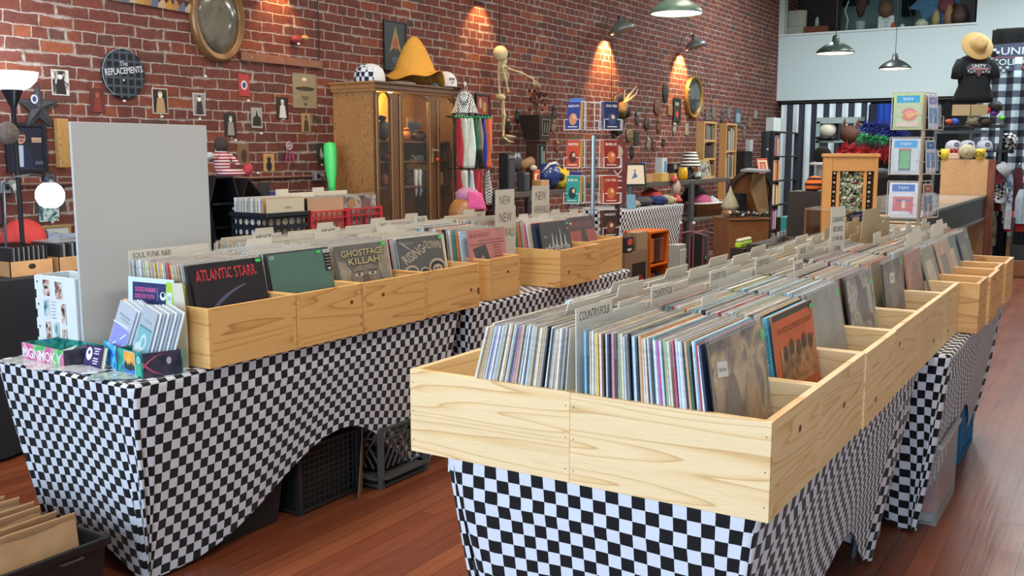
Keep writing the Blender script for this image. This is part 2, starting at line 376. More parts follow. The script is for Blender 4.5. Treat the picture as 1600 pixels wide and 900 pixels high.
def make_jacket():
 m,nt,N,L,b = nodes('record_jacket')
 oi = N.new('ShaderNodeObjectInfo');tc = N.new('ShaderNodeTexCoord')
 n = N.new('ShaderNodeTexNoise');n.inputs['Scale'].default_value = 30;n.inputs['Detail'].default_value = 4
 mp = N.new('ShaderNodeMapping');mp.inputs['Scale'].default_value = (1,1,2.5);L.new(tc.outputs['Object'],mp.inputs[0]);L.new(mp.outputs[0],n.inputs['Vector'])
 hs = N.new('ShaderNodeHueSaturation');mr = N.new('ShaderNodeMapRange');mr.inputs[1].default_value = .35;mr.inputs[2].default_value = .65;mr.inputs[3].default_value = .8;mr.inputs[4].default_value = 1.1
 L.new(n.outputs[0],mr.inputs[0]);L.new(mr.outputs[0],hs.inputs['Value']);L.new(oi.outputs['Color'],hs.inputs['Color']);L.new(hs.outputs[0],b.inputs['Base Color'])
 b.inputs['Roughness'].default_value = .5
 return m

def make_film(name='sleeve_film',a=.30,tint='#e8eef0',rough=.12,bs=35,bump=.5):
 "thin clear plastic: mostly see-through, with a crinkled sheen"
 m = bpy.data.materials.new(name);m.use_nodes = True;nt = m.node_tree;N = nt.nodes;L = nt.links;N.clear()
 out = N.new('ShaderNodeOutputMaterial');mx = N.new('ShaderNodeMixShader');tr = N.new('ShaderNodeBsdfTransparent');pr = N.new('ShaderNodeBsdfPrincipled')
 pr.inputs['Base Color'].default_value = lin(tint);pr.inputs['Roughness'].default_value = rough;pr.inputs['Specular IOR Level'].default_value = .9
 if bump:
  tc = N.new('ShaderNodeTexCoord');n = N.new('ShaderNodeTexNoise');n.inputs['Scale'].default_value = bs;n.inputs['Detail'].default_value = 3;L.new(tc.outputs['Object'],n.inputs['Vector'])
  bp = N.new('ShaderNodeBump');bp.inputs['Strength'].default_value = bump;bp.inputs['Distance'].default_value = .01;L.new(n.outputs['Fac'],bp.inputs['Height']);L.new(bp.outputs[0],pr.inputs['Normal'])
 lw = N.new('ShaderNodeLayerWeight');lw.inputs[0].default_value = .25
 ad = math_n(N,L,'ADD',math_n(N,L,'MULTIPLY',math_n(N,L,'POWER',lw.outputs['Facing'],2.5),.45),a*.33)
 L.new(ad,mx.inputs[0]);L.new(tr.outputs[0],mx.inputs[1]);L.new(pr.outputs[0],mx.inputs[2]);L.new(mx.outputs[0],out.inputs[0])
 return m

BRICK = make_brick();FLOOR = make_floor()
PINE = make_wood('pale_pine','#ebcb97','#e4be84','#cfa164',ring=24)
PINE2 = make_wood('honey_pine','#dfae6a','#d6a05c','#b98246',ring=13)
OAK = make_wood('oak_veneer','#b58450','#9c6c3c','#74492a',ring=24,axis='h',knots=False,stretch=2.2)
DARKWOOD = make_wood('dark_brown_wood','#6b4a31','#5b3d28','#3f2a1c',ring=20,axis='h',knots=False,stretch=2.5)
WALNUT = make_wood('slatted_walnut','#8a5a34','#74492a','#4a2e1b',ring=26,axis='h',knots=False,stretch=3)
PLY = make_wood('pale_veneer','#c69c6c','#b98e5e','#8f6a44',ring=26,axis='h',knots=False,stretch=3)
CHECK = make_checker('checkered_spandex','#d6d7da','#0b0b0d',.0325)
JACKET = make_jacket();FILM = make_film(a=.22)
FILM_EDGE = make_film('sleeve_film_edge',a=.55,rough=.14,bs=130,bump=1,tint='#e2dfd4')
BLACKM = mat('#17181a',.45);STEEL = mat('#8d969c',.35,.9);WIRE = mat('#d9dde0',.3,.3);CARD = mat('#d8d2c2',.45,noise_amt=.03);KRAFT = mat('#b98f63',.8,noise_amt=.08)
INK = mat('#39332e',.7)
# ------------------------------------------------------------------ room shell
XW,YB,XR,YF,ZC = -5.3,17.0,2.6,-2.6,4.5
mb = MB().bb(XW - .3,XR + .3,YF - .3,YB + 2.6,-.12,0);struct(mb.build('floor',FLOOR))
mb = MB().bb(XW - .3,XR + .3,YF - .3,YB + 2.6,ZC,ZC + .15);struct(mb.build('ceiling',mat('#c9c6be',.9)))
mb = MB().bb(XW - .3,XW,YF - .3,YB + 2.6,0,ZC);struct(mb.build('wall_left',BRICK))
mb = MB().bb(XR,XR + .2,YF - .3,YB + 2.6,0,ZC);struct(mb.build('wall_right',mat('#cfd3d0',.85)))
# glazed shop front behind the camera
WH = mat('#d8dad8',.7)
mb = MB();mb.bb(XW,XR,YF - .25,YF,0,.45);mb.bb(XW,XR,YF - .25,YF,3.05,ZC)
for x0,x1 in ((XW,-4.95),(-1.85,-1.55),(1.55,XR)): mb.bb(x0,x1,YF - .25,YF,.45,3.05)
struct(mb.build('wall_front',WH))
for i,(x0,x1) in enumerate(((-4.95,-1.85),(-1.55,1.55))):
 g = struct(MB().bb(x0,x1,YF - .13,YF - .12,.45,3.05).build('window_%d' % (i + 1),make_film('window_glass',a=.02,rough=.02,bump=0)))
 fr = MB();fr.bb(x0,x1,YF - .16,YF - .09,.45,.51);fr.bb(x0,x1,YF - .16,YF - .09,2.99,3.05);fr.bb(x0,x0 + .06,YF - .16,YF - .09,.51,2.99);fr.bb(x1 - .06,x1,YF - .16,YF - .09,.51,2.99)
 fr.build('window_frame',mat('#3a3a3a',.5),g)
# back of the shop: plastered loft front with an open loft above and a curtained passage below
PLASTER = mat('#cfe2e1',.8,noise_amt=.02)
zs = 2.36;zl = at(1222,57,Y=YB).z;xo = at(1525,39,Y=YB).x;xe = at(1556,45,Y=YB).x;ze = at(1556,45,Y=YB).z
mb = MB()
mb.bb(XW,xe,YB,YB + .16,zs,zl)                 # parapet over the passage
mb.bb(xo,xe,YB,YB + .16,zl,ZC)                 # pier right of the loft opening
mb.bb(xe,XR,YB,YB + .16,ze,ZC)                 # over the doorway
struct(mb.build('wall_back',PLASTER))
mb = MB();mb.bb(XW,xo + .02,YB - .025,YB + .19,zl,zl + .03);struct(mb.build('trim_1',mat('#d9e4e0',.6)))
mb = MB();mb.bb(XW,XW + .09,YB - .02,YB + .17,zl + .03,ZC);struct(mb.build('trim_2',mat('#b9c6c0',.6)))
mb = MB();mb.bb(XW,XR,YB + 2.4,YB + 2.6,0,ZC);struct(mb.build('wall_loft',mat('#93b3ad',.85)))
mb = MB();mb.bb(XW,XR,YB + .16,YB + 2.4,zs,zs + .12);struct(mb.build('floor_loft',mat('#8a938f',.8)))
# ------------------------------------------------------------------ folding tables under stretch covers
def cover(name,x0,x1,y0,y1,top,label,group,apex=.36,inset=.12,sq=.033,seed=0,gather=None):
 """a fitted stretch cover: flat top, rounded corners, sides drawn in to the feet and cut in an arch between them"""
 r = .035;per = []
 L = [(x1 - x0),(y1 - y0),(x1 - x0),(y1 - y0)]
 cs = [(x0,y0),(x1,y0),(x1,y1),(x0,y1)];dr = [(1,0),(0,1),(-1,0),(0,-1)]
 s = 0
 for k in range(4):
  n = max(24,int(L[k]/.022));c = cs[k];d = dr[k];nr = (d[1],-d[0])
  for i in range(n + 1):
   t = i/n;a = r + (L[k] - 2*r)*t
   per.append((c[0] + d[0]*a,c[1] + d[1]*a,nr,t,k,s + a))
  cc = cs[(k + 1) % 4];d2 = dr[(k + 1) % 4]
  ctr = (cc[0] - d[0]*r + d2[0]*r,cc[1] - d[1]*r + d2[1]*r)
  for i in range(1,6):
   an = i/6*PI/2;nn = (nr[0]*math.cos(an) + d[0]*math.sin(an),nr[1]*math.cos(an) + d[1]*math.sin(an))
   per.append((ctr[0] + nn[0]*r,ctr[1] + nn[1]*r,nn,1.0 if i < 3 else 0.0,k if i < 3 else (k + 1) % 4,s + L[k] - r + an*r*1.2))
  s += L[k]
 per.append(per[0][:5] + (s + per[0][5],))
 cx,cy = (x0 + x1)/2,(y0 + y1)/2
 NV = 34;vs = [];uv = []
 for j in range(NV + 1):
  v = j/NV
  for (x,y,nn,t,k,ss) in per:
   Lk = L[k];e = .14/Lk;tt = min(1,max(0,(t - e)/(1 - 2*e)))
   ap = apex if Lk > 1 else apex*.3
   hem = .012 + ap*math.sin(PI*(tt ** 1.3 if k == 1 and Lk > 1 else tt)) ** (1.8 if Lk > 1 else 1.25)
   h = (top - hem)*v;z = top - h
   w = h/top
   # drawn in to the feet
   fx = max(min(x,x1 - inset),x0 + inset);fy = max(min(y,y1 - inset),y0 + inset)
   q = w ** 1.15
   X = x + (fx - x)*q;Y = y + (fy - y)*q
   corner = max(0,1 - min(t,1 - t)*Lk/.16)
   fold = (.010*math.sin(ss*95 + seed) + .006*math.sin(ss*47 + 1 + seed))*corner*min(1,w*2.2)
   wave = .006*math.sin(ss*9 + seed*2 + v*3)*w + .004*math.exp(-((h - .105)/.012) ** 2)*(1 - corner)
   if gather and gather[0] == k:
    wave += gather[2]*math.exp(-((t - gather[1])/.035) ** 2)*math.sin((t - gather[1])*90)*w
   rd = 0
   if j == 0: pass
   X += nn[0]*(fold + wave);Y += nn[1]*(fold + wave)
   vs.append((X,Y,z))
   # the weave is stretched: rows bend along with the arched hem
   V = v*((top - hem)*.62 + (top - .012 - ap*.5)*.38)
   U = ss + .012*corner*math.sin(v*7) + (.03*corner*(v ** .7)*(1 if t < .5 else -1))
   uv.append((U,-V - r*.8))
 n = len(per);fs = [];uvs = []
 for j in range(NV):
  for i in range(n - 1):
   q = (j*n + i,(j + 1)*n + i,(j + 1)*n + i + 1,j*n + i + 1);fs.append(q);uvs.append([uv[a] for a in q])
 m = MB();m.add(vs,fs,0,None,uvs)
 # top, with a softened rim
 o = len(m.v);ring = [(p[0] - p[2][0]*.012,p[1] - p[2][1]*.012,top + .006) for p in per[:-1]]
 ringv = len(ring);m.v += ring
 for i in range(ringv):
  a,b_ = i,(i + 1) % ringv
  q = [per_i for per_i in (i,i + 1)]
  m.uv[len(m.f)] = [uv[i],uv[i + 1] if i + 1 < n else uv[0],(uv[i + 1][0],.0),(uv[i][0],.0)]
  m.f.append([i,i + 1,o + b_,o + a]);m.m.append(0)
 m.uv[len(m.f)] = [(p[0],p[1]) for p in ring]
 m.f.append([o + i for i in range(ringv)]);m.m.append(0)
 ob = m.build(name,CHECK,None)
 ob.data.polygons.foreach_set('use_smooth',[True]*(len(ob.data.polygons) - 1) + [False])
 return tag(ob,label,'tablecloth',group)

def folding_table(x0,x1,y0,y1,top,label):
 t = thing('folding_table',label,'table',((x0 + x1)/2,(y0 + y1)/2,0),0,'folding tables under the checkered covers')
 hx,hy = (x1 - x0)/2 - .012,(y1 - y0)/2 - .012
 m = MB();m.bb(-hx,hx,-hy,hy,top - .045,top - .004);m.build('tabletop',mat('#d8d8d4',.5),t)
 for sx in (-1,1):
  for sy in (-1,1):
   m = MB();m.tube([(sx*(hx - .16),sy*(hy - .14),0),(sx*(hx - .09),sy*(hy - .12),top - .05)],.014,8);m.build('leg',STEEL,t)
 return t
TT = .735
GC = 'checkered stretch covers on the record tables'
RT = [(-1.405,-.60,1.90,3.74),(-1.27,-.515,3.83,5.66)]
LT = [(-3.42,-2.65,1.93,3.76),(-3.43,-2.66,3.84,5.66)]
folding_table(*RT[0],TT,'folding table under the nearest pine record bins on the right')
folding_table(*RT[1],TT,'folding table under the far record bins of the right row')
folding_table(*LT[0],TT,'folding table carrying the brochures and the first left bins')
folding_table(*LT[1],TT,'folding table at the far end of the left bin row')
cover('table_cover',*RT[0],TT,'black and white checkered cloth under the large pine bins in the foreground',GC,seed=1,apex=.30,gather=(1,.9,.02))
cover('table_cover',*RT[1],TT,'checkered cloth on the second table of the right row, by the aisle',GC,seed=2,apex=.30)
cover('table_cover',*LT[0],TT,'checkered cloth on the left table with brochures, arched over black bins',GC,seed=3,apex=.33)
cover('table_cover',*LT[1],TT,'checkered cloth on the far table of the left bin row',GC,seed=4,apex=.33)

# ------------------------------------------------------------------ pine record bins
BT = .952;BZ = .744
KN = random.Random(11)
def bin_box(x0,x1,y0,y1,label,group,m=None,face=1,top=BT,rot=0,knot=None):
 cx,cy = (x0 + x1)/2,(y0 + y1)/2
 t = thing('record_bin',label,'record bin',(cx,cy,BZ),rot,group)
 hx,hy,h = (x1 - x0)/2,(y1 - y0)/2,top - BZ;w = .017
 m = m or PINE
 for nm,b in (('end_panel',(-hx,hx,-hy,-hy + w,0,h)),('end_panel',(-hx,hx,hy - w,hy,0,h)),
                  ('side_panel',(hx - w,hx,-hy + w,hy - w,0,h)),('side_panel',(-hx,-hx + w,-hy + w,hy - w,0,h)),
                  ('bottom_panel',(-hx + w,hx - w,-hy + w,hy - w,.0,.009))):
  c = ((b[0] + b[1])/2,(b[2] + b[3])/2,(b[4] + b[5])/2)
  mm = MB().bb(b[0] - c[0],b[1] - c[0],b[2] - c[1],b[3] - c[1],b[4] - c[2],b[5] - c[2])
  p = mm.build(nm,m,t,bevel=.0012,loc=c)
  if nm == 'side_panel' and b[0] > 0 and KN.random() < .7:
   A = Art();kx,kz = KN.uniform(-.7,.7)*hy,KN.uniform(-.3,.25)*h;A.ell(kx,kz,.011,.009,'#a06a3c');A.ell(kx,kz,.007,.006,'#5a3020');A.build('knot',p,facing('+x',(w/2,0,0)))
  if nm == 'end_panel' and b[2] < 0:
   for sx in (-1,1):
    for q in (-.35,0,.35):
     MB().lathe([(0,.0),(.0016,.0),(.0016,.0006)][::-1],8,0,facing('-y',(sx*(hx - .010),-w/2,q*h))).build('nail',mat('#6b5a44',.5),p)
 return t
RB_Y = [1.858,2.232,2.658,3.050,3.471,3.984,4.338]
GRB = 'pine bins of the right row';GLB = 'pine bins of the left row'
nth = ['nearest','second','third','fourth','fifth','sixth']
rb = [];rl = []
for i in range(6):
 rb.append((-1.019,-.565 + (.004 if i == 2 else 0),RB_Y[i] + .001,RB_Y[i + 1] - .001))
 bin_box(*rb[-1],'pale pine record bin facing the right aisle, %s from the front' % nth[i],GRB)
 rl.append((-1.470 + (.03 if i > 3 else 0),-1.021,RB_Y[i] + .001 + (.003 if i == 0 else 0),RB_Y[i + 1] - .001))
 bin_box(*rl[-1],'pale pine inner-side bin of the right row, %s from the front' % nth[i],GRB)
FY = [4.36,4.60,4.93,5.20,5.52]
fb = []
for i,(a,b_) in enumerate(((4.345,4.60),(4.603,4.93),(4.933,5.22),(5.223,5.56))):
 x1 = -.49 + (.012 if i in (1,3) else 0)
 fb.append((x1 - .45,x1,a,b_));bin_box(*fb[-1],'honey coloured bin of the far right row, %s after the pale ones' % ['first','second','third','last'][i],GRB,PINE2)
 bin_box(x1 - .905,x1 - .452,a,b_,'honey coloured inner-side bin of the far right row, %s after the pale ones' % ['first','second','third','last'][i],GRB,PINE2)
LB = [(-3.075,-2.621,2.224,2.640),(-3.075,-2.621,2.644,3.018),(-3.075,-2.619,3.022,3.440),(-3.075,-2.626,3.446,3.875),(-3.15,-2.67,4.03,4.32),(-3.10,-2.60,4.62,5.09),(-3.18,-2.70,5.14,5.60)]
lnm = ['with the red neon lettered record in front','with the plain green record in front','with the two eyes record in front','with the charcoal comic style record in front',
       'with the pink songbook record in front','with the black yardbirds record in front','with the red record in front, last on the left']
for i,b_ in enumerate(LB): bin_box(*b_,'honey pine bin ' + lnm[i],GLB,PINE2)
LBB = [(-3.53,-3.079,2.90,3.30),(-3.53,-3.079,3.304,3.70),(-3.53,-3.079,3.704,4.10),(-3.62,-3.17,4.104,4.5),(-3.57,-3.12,4.6,5.0)]
for i,b_ in enumerate(LBB): bin_box(*b_,'honey pine wall-side bin of the left row, %s after the panel' % ['first','second','third','fourth','fifth'][i],GLB,PINE2)

# ------------------------------------------------------------------ records
def jacket_mesh(t,w=.35):
 return MB().bb(-t/2,t/2,-w/2,w/2,0,.335)
JM = None
def film_mesh(seed):
 "the loose mouth of a plastic sleeve, standing a little above the jacket"
 rn = random.Random(seed);m = MB();w = .1775
 for s in (-1,1):
  def fn(u,v,s=s):
   return (s*(.0021 + .0011*v*math.sin(u*9 + seed) + .0016*v*rn.random()),-w + 2*w*u,.331 + .013*v + .003*v*math.sin(u*13 + seed*2))
  m.grid(fn,14,2,1)
 m.grid(lambda u,v: (-.0021 + .0042*v,-w,.280 + .064*u),4,1,0)
 return m
_film_me = []
def record(kind,label,group,x,y,z,lean,color,t=.0038,facingdir=1,film=True,cat='record',yaw=0):
 o = bpy.data.objects.new('vinyl_record',_jm);COL.objects.link(o)
 o.location = (x,y,z);o.rotation_euler = (0,lean,yaw);o.scale = (t/.004,1,1);o.color = lin(color)
 tag(o,label,cat,group)
 if film and random.random() < .4:
  f = bpy.data.objects.new('plastic_sleeve',_film_me[random.randrange(4)]);COL.objects.link(f);f.parent = o
  f.scale = (max(.7,t/.0042)/(t/.004),1,1)
 return o
_t = jacket_mesh(.004).build('vinyl_record',JACKET);_jm = _t.data;bpy.data.objects.remove(_t)
for q in range(4):
 _t = film_mesh(q).build('plastic_sleeve',[FILM,FILM_EDGE],smooth=True);_film_me.append(_t.data);bpy.data.objects.remove(_t)

CN = {'cream': '#d8cfb4','white': '#dcdcd8','grey': '#a2a39c','beige': '#b9ab8a','black': '#1d1d1f','sky blue': '#6fb4d2','navy': '#26334e','yellow': '#e2b548','pink': '#cf7f88','rose': '#c9586a',
      'olive': '#9aa66a','orange': '#c87f3c','teal': '#4f8e92','pale blue': '#b9cfe0','brown': '#6b4a36','red': '#a83234','tan': '#c49b6c','dark green': '#3b5444','lilac': '#9a8fb0','magenta': '#b8437a','silver': '#b8bec2','charcoal': '#3c3d40'}
CNK = list(CN)
used_labels = set()
def uniq(base,alts):
 for a in alts:
  l = (base + a)
  if l not in used_labels: used_labels.add(l);return l
 return base
def fill(bx,n,xa,xb,lean_a,lean_b,seq,where,group,side,t=None,film=True,seed=0,jit=.006,prev=None):
 """stand n records in a bin between xa and xb (foot positions), leaning from lean_a to lean_b"""
 rn = random.Random(seed);yc = (bx[2] + bx[3])/2;prevc = None;obs = []
 prs = {}
 for i in range(n):
  f = (i + .5)/n;c = seq[i % len(seq)] if seq else rn.choice(CNK)
  x = xa + (xb - xa)*f;ln = R(lean_a + (lean_b - lean_a)*f + rn.uniform(-.5,.5))
  tk = (abs(xb - xa)/n)*rn.uniform(.62,.86)
  nb = seq[(i - 1) % len(seq)] if seq and i > 0 else prevc
  nx = seq[(i + 1) % len(seq)] if seq and i < n - 1 else None
  lab = None
  cands = []
  if nb: cands.append('%s record sleeve after a %s one, %s' % (c,nb,where))
  if nx: cands.append('%s record sleeve before a %s one, %s' % (c,nx,where))
  if nb and nx: cands.append('%s record sleeve between %s and %s ones, %s' % (c,nb,nx,where))
  cands = [q for q in cands if q not in used_labels] or (['%s record sleeve, %s' % (c,where)])
  lab = cands[0];used_labels.add(lab)
  obs.append(record('r',lab,group,x,yc + rn.uniform(-jit,jit),BZ + .010 + rn.uniform(0,.008),ln,CN[c],tk,film=film))
  prevc = c
 return obs
seqR = ['sky blue','charcoal','cream','white','cream','beige','yellow','white','brown','white','navy','grey','pink','charcoal','white','olive','cream','silver','grey','black','navy','pale blue','charcoal','beige',
  'orange','white','cream','black','silver','teal','white','lilac','magenta','pale blue','olive','white','cream','brown','rose','pale blue','white','silver','charcoal','tan','dark green','white','sky blue','red','white','navy']
seqL = ['cream','beige','tan','cream','silver','grey','lilac','white','silver','grey','beige','silver','white','tan','pale blue','grey','lilac','cream','rose','beige','silver','grey','white','navy','pale blue','grey','beige','white','cream','tan','grey','black','white','charcoal','beige','silver','cream','tan','white','grey']
G1 = 'records in the nearest pine bin facing the right aisle';G2 = 'records in the nearest bin of the inner side'
fill(rb[0],50,-.985,-.675,-1,-7.5,seqR,'in the nearest right bin',G1,1,seed=1)
fill(rl[0],40,-1.335,-1.065,15,5,seqL,'in the nearest inner-side bin',G2,-1,seed=2)
rs = random.Random(3)
def pal(n,seed,w=None):
 r_ = random.Random(seed);w = w or ['cream','white','grey','beige','silver','white','cream','silver','black','navy','pale blue','tan','brown','charcoal','red','orange','teal','olive','sky blue','pink','grey','beige']
 out = []
 while len(out) < n:
  c = r_.choice(w)
  if not out or out[-1] != c: out.append(c)
 return out
lightpal = ['cream','white','grey','beige','silver','white','cream','silver','grey','pale blue','tan','charcoal','beige']
fill(rb[1],46,-.985,-.680,-1,-8,pal(46,5),'in the second right bin','records in the second bin of the right row',1,seed=5)
fill(rl[1],34,-1.345,-1.065,14,5,pal(34,6,lightpal),'in the second inner bin','records in the second inner bin',-1,seed=6)
fill(rb[2],34,-.985,-.690,-1,-8,pal(30,7),'in the third right bin','records in the third bin of the right row',1,seed=7)
fill(LB[0],38,-3.035,-2.710,-2,-10,pal(36,8,lightpal + ['rose','lilac','yellow','olive']),'behind the neon lettered record','records in the first left bin',1,seed=8)
fill(LB[1],22,-3.035,-2.735,-2,-10,pal(22,9,lightpal),'behind the plain green record','records in the second left bin',1,seed=9)
fill(LB[4],14,-3.08,-2.78,-2,-8,pal(14,10),'behind the pink songbook record','records in the songbook bin',1,seed=10)
fill(LB[5],14,-3.06,-2.74,-2,-12,pal(14,11),'behind the black yardbirds record','records in the bin of the band record',1,seed=11)

# the remaining rows of records, past counting
def rest():
 m = MB();mats = [mat(CN[c],.5,noise_amt=.12,nscale=30) for c in ('cream','white','grey','beige','silver','tan','black','navy','brown','pale blue','red','orange')] + [FILM_EDGE]
 rn = random.Random(20)
 def rowof(bx,n,xa,xb,la,lb,light=False):
  yc = (bx[2] + bx[3])/2
  for i in range(n):
   f = (i + .5)/n;x = xa + (xb - xa)*f;ln = R(la + (lb - la)*f + rn.uniform(-.8,.8))
   T = Matrix.Translation((x,yc + rn.uniform(-.006,.006),BZ + .010 + rn.uniform(0,.003))) @ Euler((0,ln,0)).to_matrix().to_4x4()
   mi = rn.choice([0,0,1,1,2,2,3,4,4,5] if light else [0,0,1,1,2,3,4,4,5,6,6,7,8,9,10,11])
   tk = abs(xb - xa)/n*.72
   m.bb(-tk/2,tk/2,-.175,.175,0,.335 + rn.uniform(-.005,.005),mi,T)
   for s in (-1,1) if rn.random() < .45 else ():
    a = s*(tk/2 + .0006);q = rn.uniform(0,.004)
    m.add([(a,-.178,.29),(a,.178,.29),(a*1.4,.178,.343 + q),(a*1.4,-.178,.343 + rn.uniform(0,.004))],[(0,1,2,3)],12,T)
 rowof(rb[3],46,-.985,-.70,-1,-9);rowof(rb[4],44,-.985,-.70,-1,-9);rowof(rb[5],44,-.985,-.70,-1,-8)
 for i in (2,3,4,5): rowof(rl[i],44,-1.335,-1.065,13,4,True)
 for b_ in fb:
  rowof((0,0,b_[2],b_[3]),14,b_[0] - .42,b_[0] - .25,14,9,True)
  rowof(b_,40,b_[0] + .03,b_[1] - .16,-2,-16);b_ is fb[3] and rowof((0,0,b_[2],b_[3]),20,b_[0] - .24,b_[0] - .04,9,4,True)
 for i in (2,3): rowof(LB[i],44,LB[i][0] + .04,LB[i][1] - .13,-2,-10,True)
 rowof(LB[6],40,LB[6][0] + .04,LB[6][1] - .16,-2,-12)
 for b_ in LBB: rowof(b_,44,b_[0] + .10,b_[1] - .03,8,2,True)
 o = m.build('record_rows',mats);tag(o,'rows of vinyl record sleeves packed tight in the further bins','records',kind='stuff')
rest()

# cards that divide the sections
CARDG = 'divider cards between the records'
def divider(x,y,lean,txt,label,tab=0,h=.345,w=.36,th=.0018,tabw=.35,tabh=.028,c=None,z=None,txth=.020,facing_='+x'):
 h += .02
 t = thing('divider_card',label,'divider card',(x,y,(z or BZ + .01)),0,CARDG,rot=(0,lean,0))
 y0,y1 = -w/2,w/2;a = y0 + (w - w*tabw)*tab;b = a + w*tabw
 poly = [(y0,0),(y1,0),(y1,h)] + ([(b,h),(b - .006,h + tabh)] if b < y1 - .002 else [(y1,h + tabh)]) + ([(a + .006,h + tabh),(a,h),(y0,h)] if a > y0 + .002 else [(y0,h + tabh)])
 if b >= y1 - .002: poly = [(y0,0),(y1,0),(y1,h + tabh),(a + .006,h + tabh)] + ([(a,h),(y0,h)] if a > y0 + .002 else [])
 if a <= y0 + .002: poly = [(y0,0),(y1,0),(y1,h),(b,h),(b - .006,h + tabh),(y0,h + tabh)]
 M = Matrix(((0,-1,0,0),(1,0,0,0),(0,0,1,0),(0,0,0,1)))
 MB().prism(poly,-th/2,th/2,0,M).build('card',c or CARD,t)
 if txt:
  A = Art();A.text(txt,(a + b)/2 if tabw < .9 else y0 + len(txt)*txth*.36,h + tabh - txth*.95,txth,INK,w=min(w*tabw*.86,len(txt)*txth*.62) if tabw < .9 else len(txt)*txth*.6)
  A.build('handwriting',t,facing('+x',(th/2,0,0)))
 return t
ym = lambda b: (b[2] + b[3])/2
divider(-1.003,ym(rb[0]),R(-1),'COUNTRY/FOLK','grey card hand-lettered COUNTRY/FOLK standing in the nearest bins',tab=0,tabw=.5,h=.338)
divider(-1.048,ym(rl[0]),R(4),'','blank grey card leaning at the aisle end of the near left-corner bin',tab=1,h=.322)
divider(-1.18,ym(rl[0]),R(9),'','blank card halfway along the near left-corner bin',tab=.9,h=.322,tabw=.5)
names = ['COUNTRY/FOLK','COUNTRY FOLK','COUNTRY FOLK','BLUES','JAZZ']
for i in range(1,6):
 divider(-1.003,ym(rb[i]),R(-1),names[i - 1],'card lettered %s at the back of the %s right bin' % (names[i - 1],nth[i]),tab=0,tabw=.4,h=.338)
 divider(-1.046,ym(rl[i]),R(4),'','blank card at the aisle end of the %s inner bin' % nth[i],tab=.5 + .1*(i % 3),h=.33,tabw=.4)
 divider(-1.15 - .02*(i % 2),ym(rl[i]),R(8),'','blank card near the middle of the %s inner bin' % nth[i],tab=.15*i % 1,h=.335,tabw=.45)
 divider(-1.27,ym(rl[i]),R(12),'','blank card at the outer end of the %s inner bin' % nth[i],tab=1 - .2*i % 1,h=.33,tabw=.5)
divider(-.87,ym(rb[1]),R(-4),'','low card tab among the records of the second right bin',tab=.2,h=.318,tabw=.3)
divider(-.86,ym(rb[3]),R(-4),'COUNTRY','short card lettered COUNTRY in the middle of the fourth right bin',tab=0,h=.335,tabw=.3)
divider(-3.052,ym(LB[0]),R(-1),'SOUL FUNK R&B!','long grey card lettered SOUL FUNK R&B! in the first left bin',tab=0,tabw=1,h=.318,tabh=.034,w=.37)
lb_cards = [('HIP HOP',0,.3),('HIP HOP',0,.3),('JAZZ',0,.3),('BLUES',.1,.3),('JAZZ',0,.35)]
for i,(t_,tb,tw) in enumerate(lb_cards):
 b_ = LBB[i];divider(b_[1] - .06,ym(b_),R(1),t_,'card lettered %s in the %s wall-side bin' % (t_,nth[i] if i else 'first'),tab=tb,h=.338,tabw=tw)
 divider(b_[0] + .17,ym(b_),R(4),'','blank tab card in the %s wall-side bin' % (nth[i] if i else 'first'),tab=.8,h=.338,tabw=.33)
for i,b_ in enumerate(LB[1:4]):
 divider(b_[0] + .03,ym(b_),R(-1),'','blank tab card at the back of the %s bin' % ['green record','two eyes record','charcoal record'][i],tab=.7,h=.325,tabw=.4)
for i,b_ in enumerate((LB[5],LB[6])):
 for k in range(3):
  divider(b_[0] + .06 + .09*k,ym(b_),R(-2),'','cream card in the %s bin, %s from its back' % (['yardbirds record','last left'][i],['first','second','third'][k]),tab=.1 + .3*k,h=.325,tabw=.3)
for i,b_ in enumerate(fb):
 divider(b_[1] - .20 - .04*(i % 2),ym(b_),R(-14),'','cream card standing in the honey coloured far bin, %s one' % ['first','second','third','last'][i],tab=.4,h=.35,tabw=.5)
 divider(b_[0] + .05,ym(b_),R(-2),'','cream card at the back of the honey coloured far bin, %s one' % ['first','second','third','last'][i],tab=.2*i,h=.34,tabw=.4)

# front covers
FILM_OLD = make_film('old_sleeve_film',a=.45,rough=.2,bs=28,bump=.9)
def front(bx,x,lean,yoff,c,label,art=None,t=.004,z=0,group='front records with their covers showing',film=FILM,w=.315,yaw=0,zz=None,sc=1.075):
 o = thing('vinyl_record',label,'record',(x,ym(bx) + yoff,zz or BZ + .012 + z),0,group,rot=(0,lean,yaw))
 m = MB();m.bb(-t/2,t/2,-w/2,w/2,0,w);m.build('jacket',mat(c,.5,noise_amt=.10,nscale=25),o)
 if art:
  A = Art();art(A)
  if film is not FILM_OLD: A.mb.v = [(q[0],.1575 - (.1575 - q[1])*.6,q[2]) for q in A.mb.v]
  A.build('cover_art',o,facing('+x',(t/2,0,w/2)))
 if film:
  m = MB();a = w/2 + .003
  def fn(u,v): 
   k = max(0,v - .9)*10
   return (t/2 + .0035 + .002*k*math.sin(u*8) + .0007*math.sin(u*21 + v*13),-a + 2*a*u,.001 + (w + .014)*v)
  m.grid(fn,14,14,0)
  m.grid(lambda u,v: (-t/2 - .001 - .001*v,-a + 2*a*u,.001 + (w + .016)*v),6,3,0)
  m.build('plastic_sleeve',film,o,smooth=True)
 o.scale = (1,sc,sc);return o
GT = mat('#3fce5c',.6);WT = mat('#e4e2da',.7)
def tagsticker(A,x=.135,y=.14,c=GT): A.rect(x,y,.026,.02,c,.05)
PHOTO1 = make_gradient_blotch('sepia_photo',['#2d241c','#57452f','#94784e','#c4a574','#6a5436'],9)
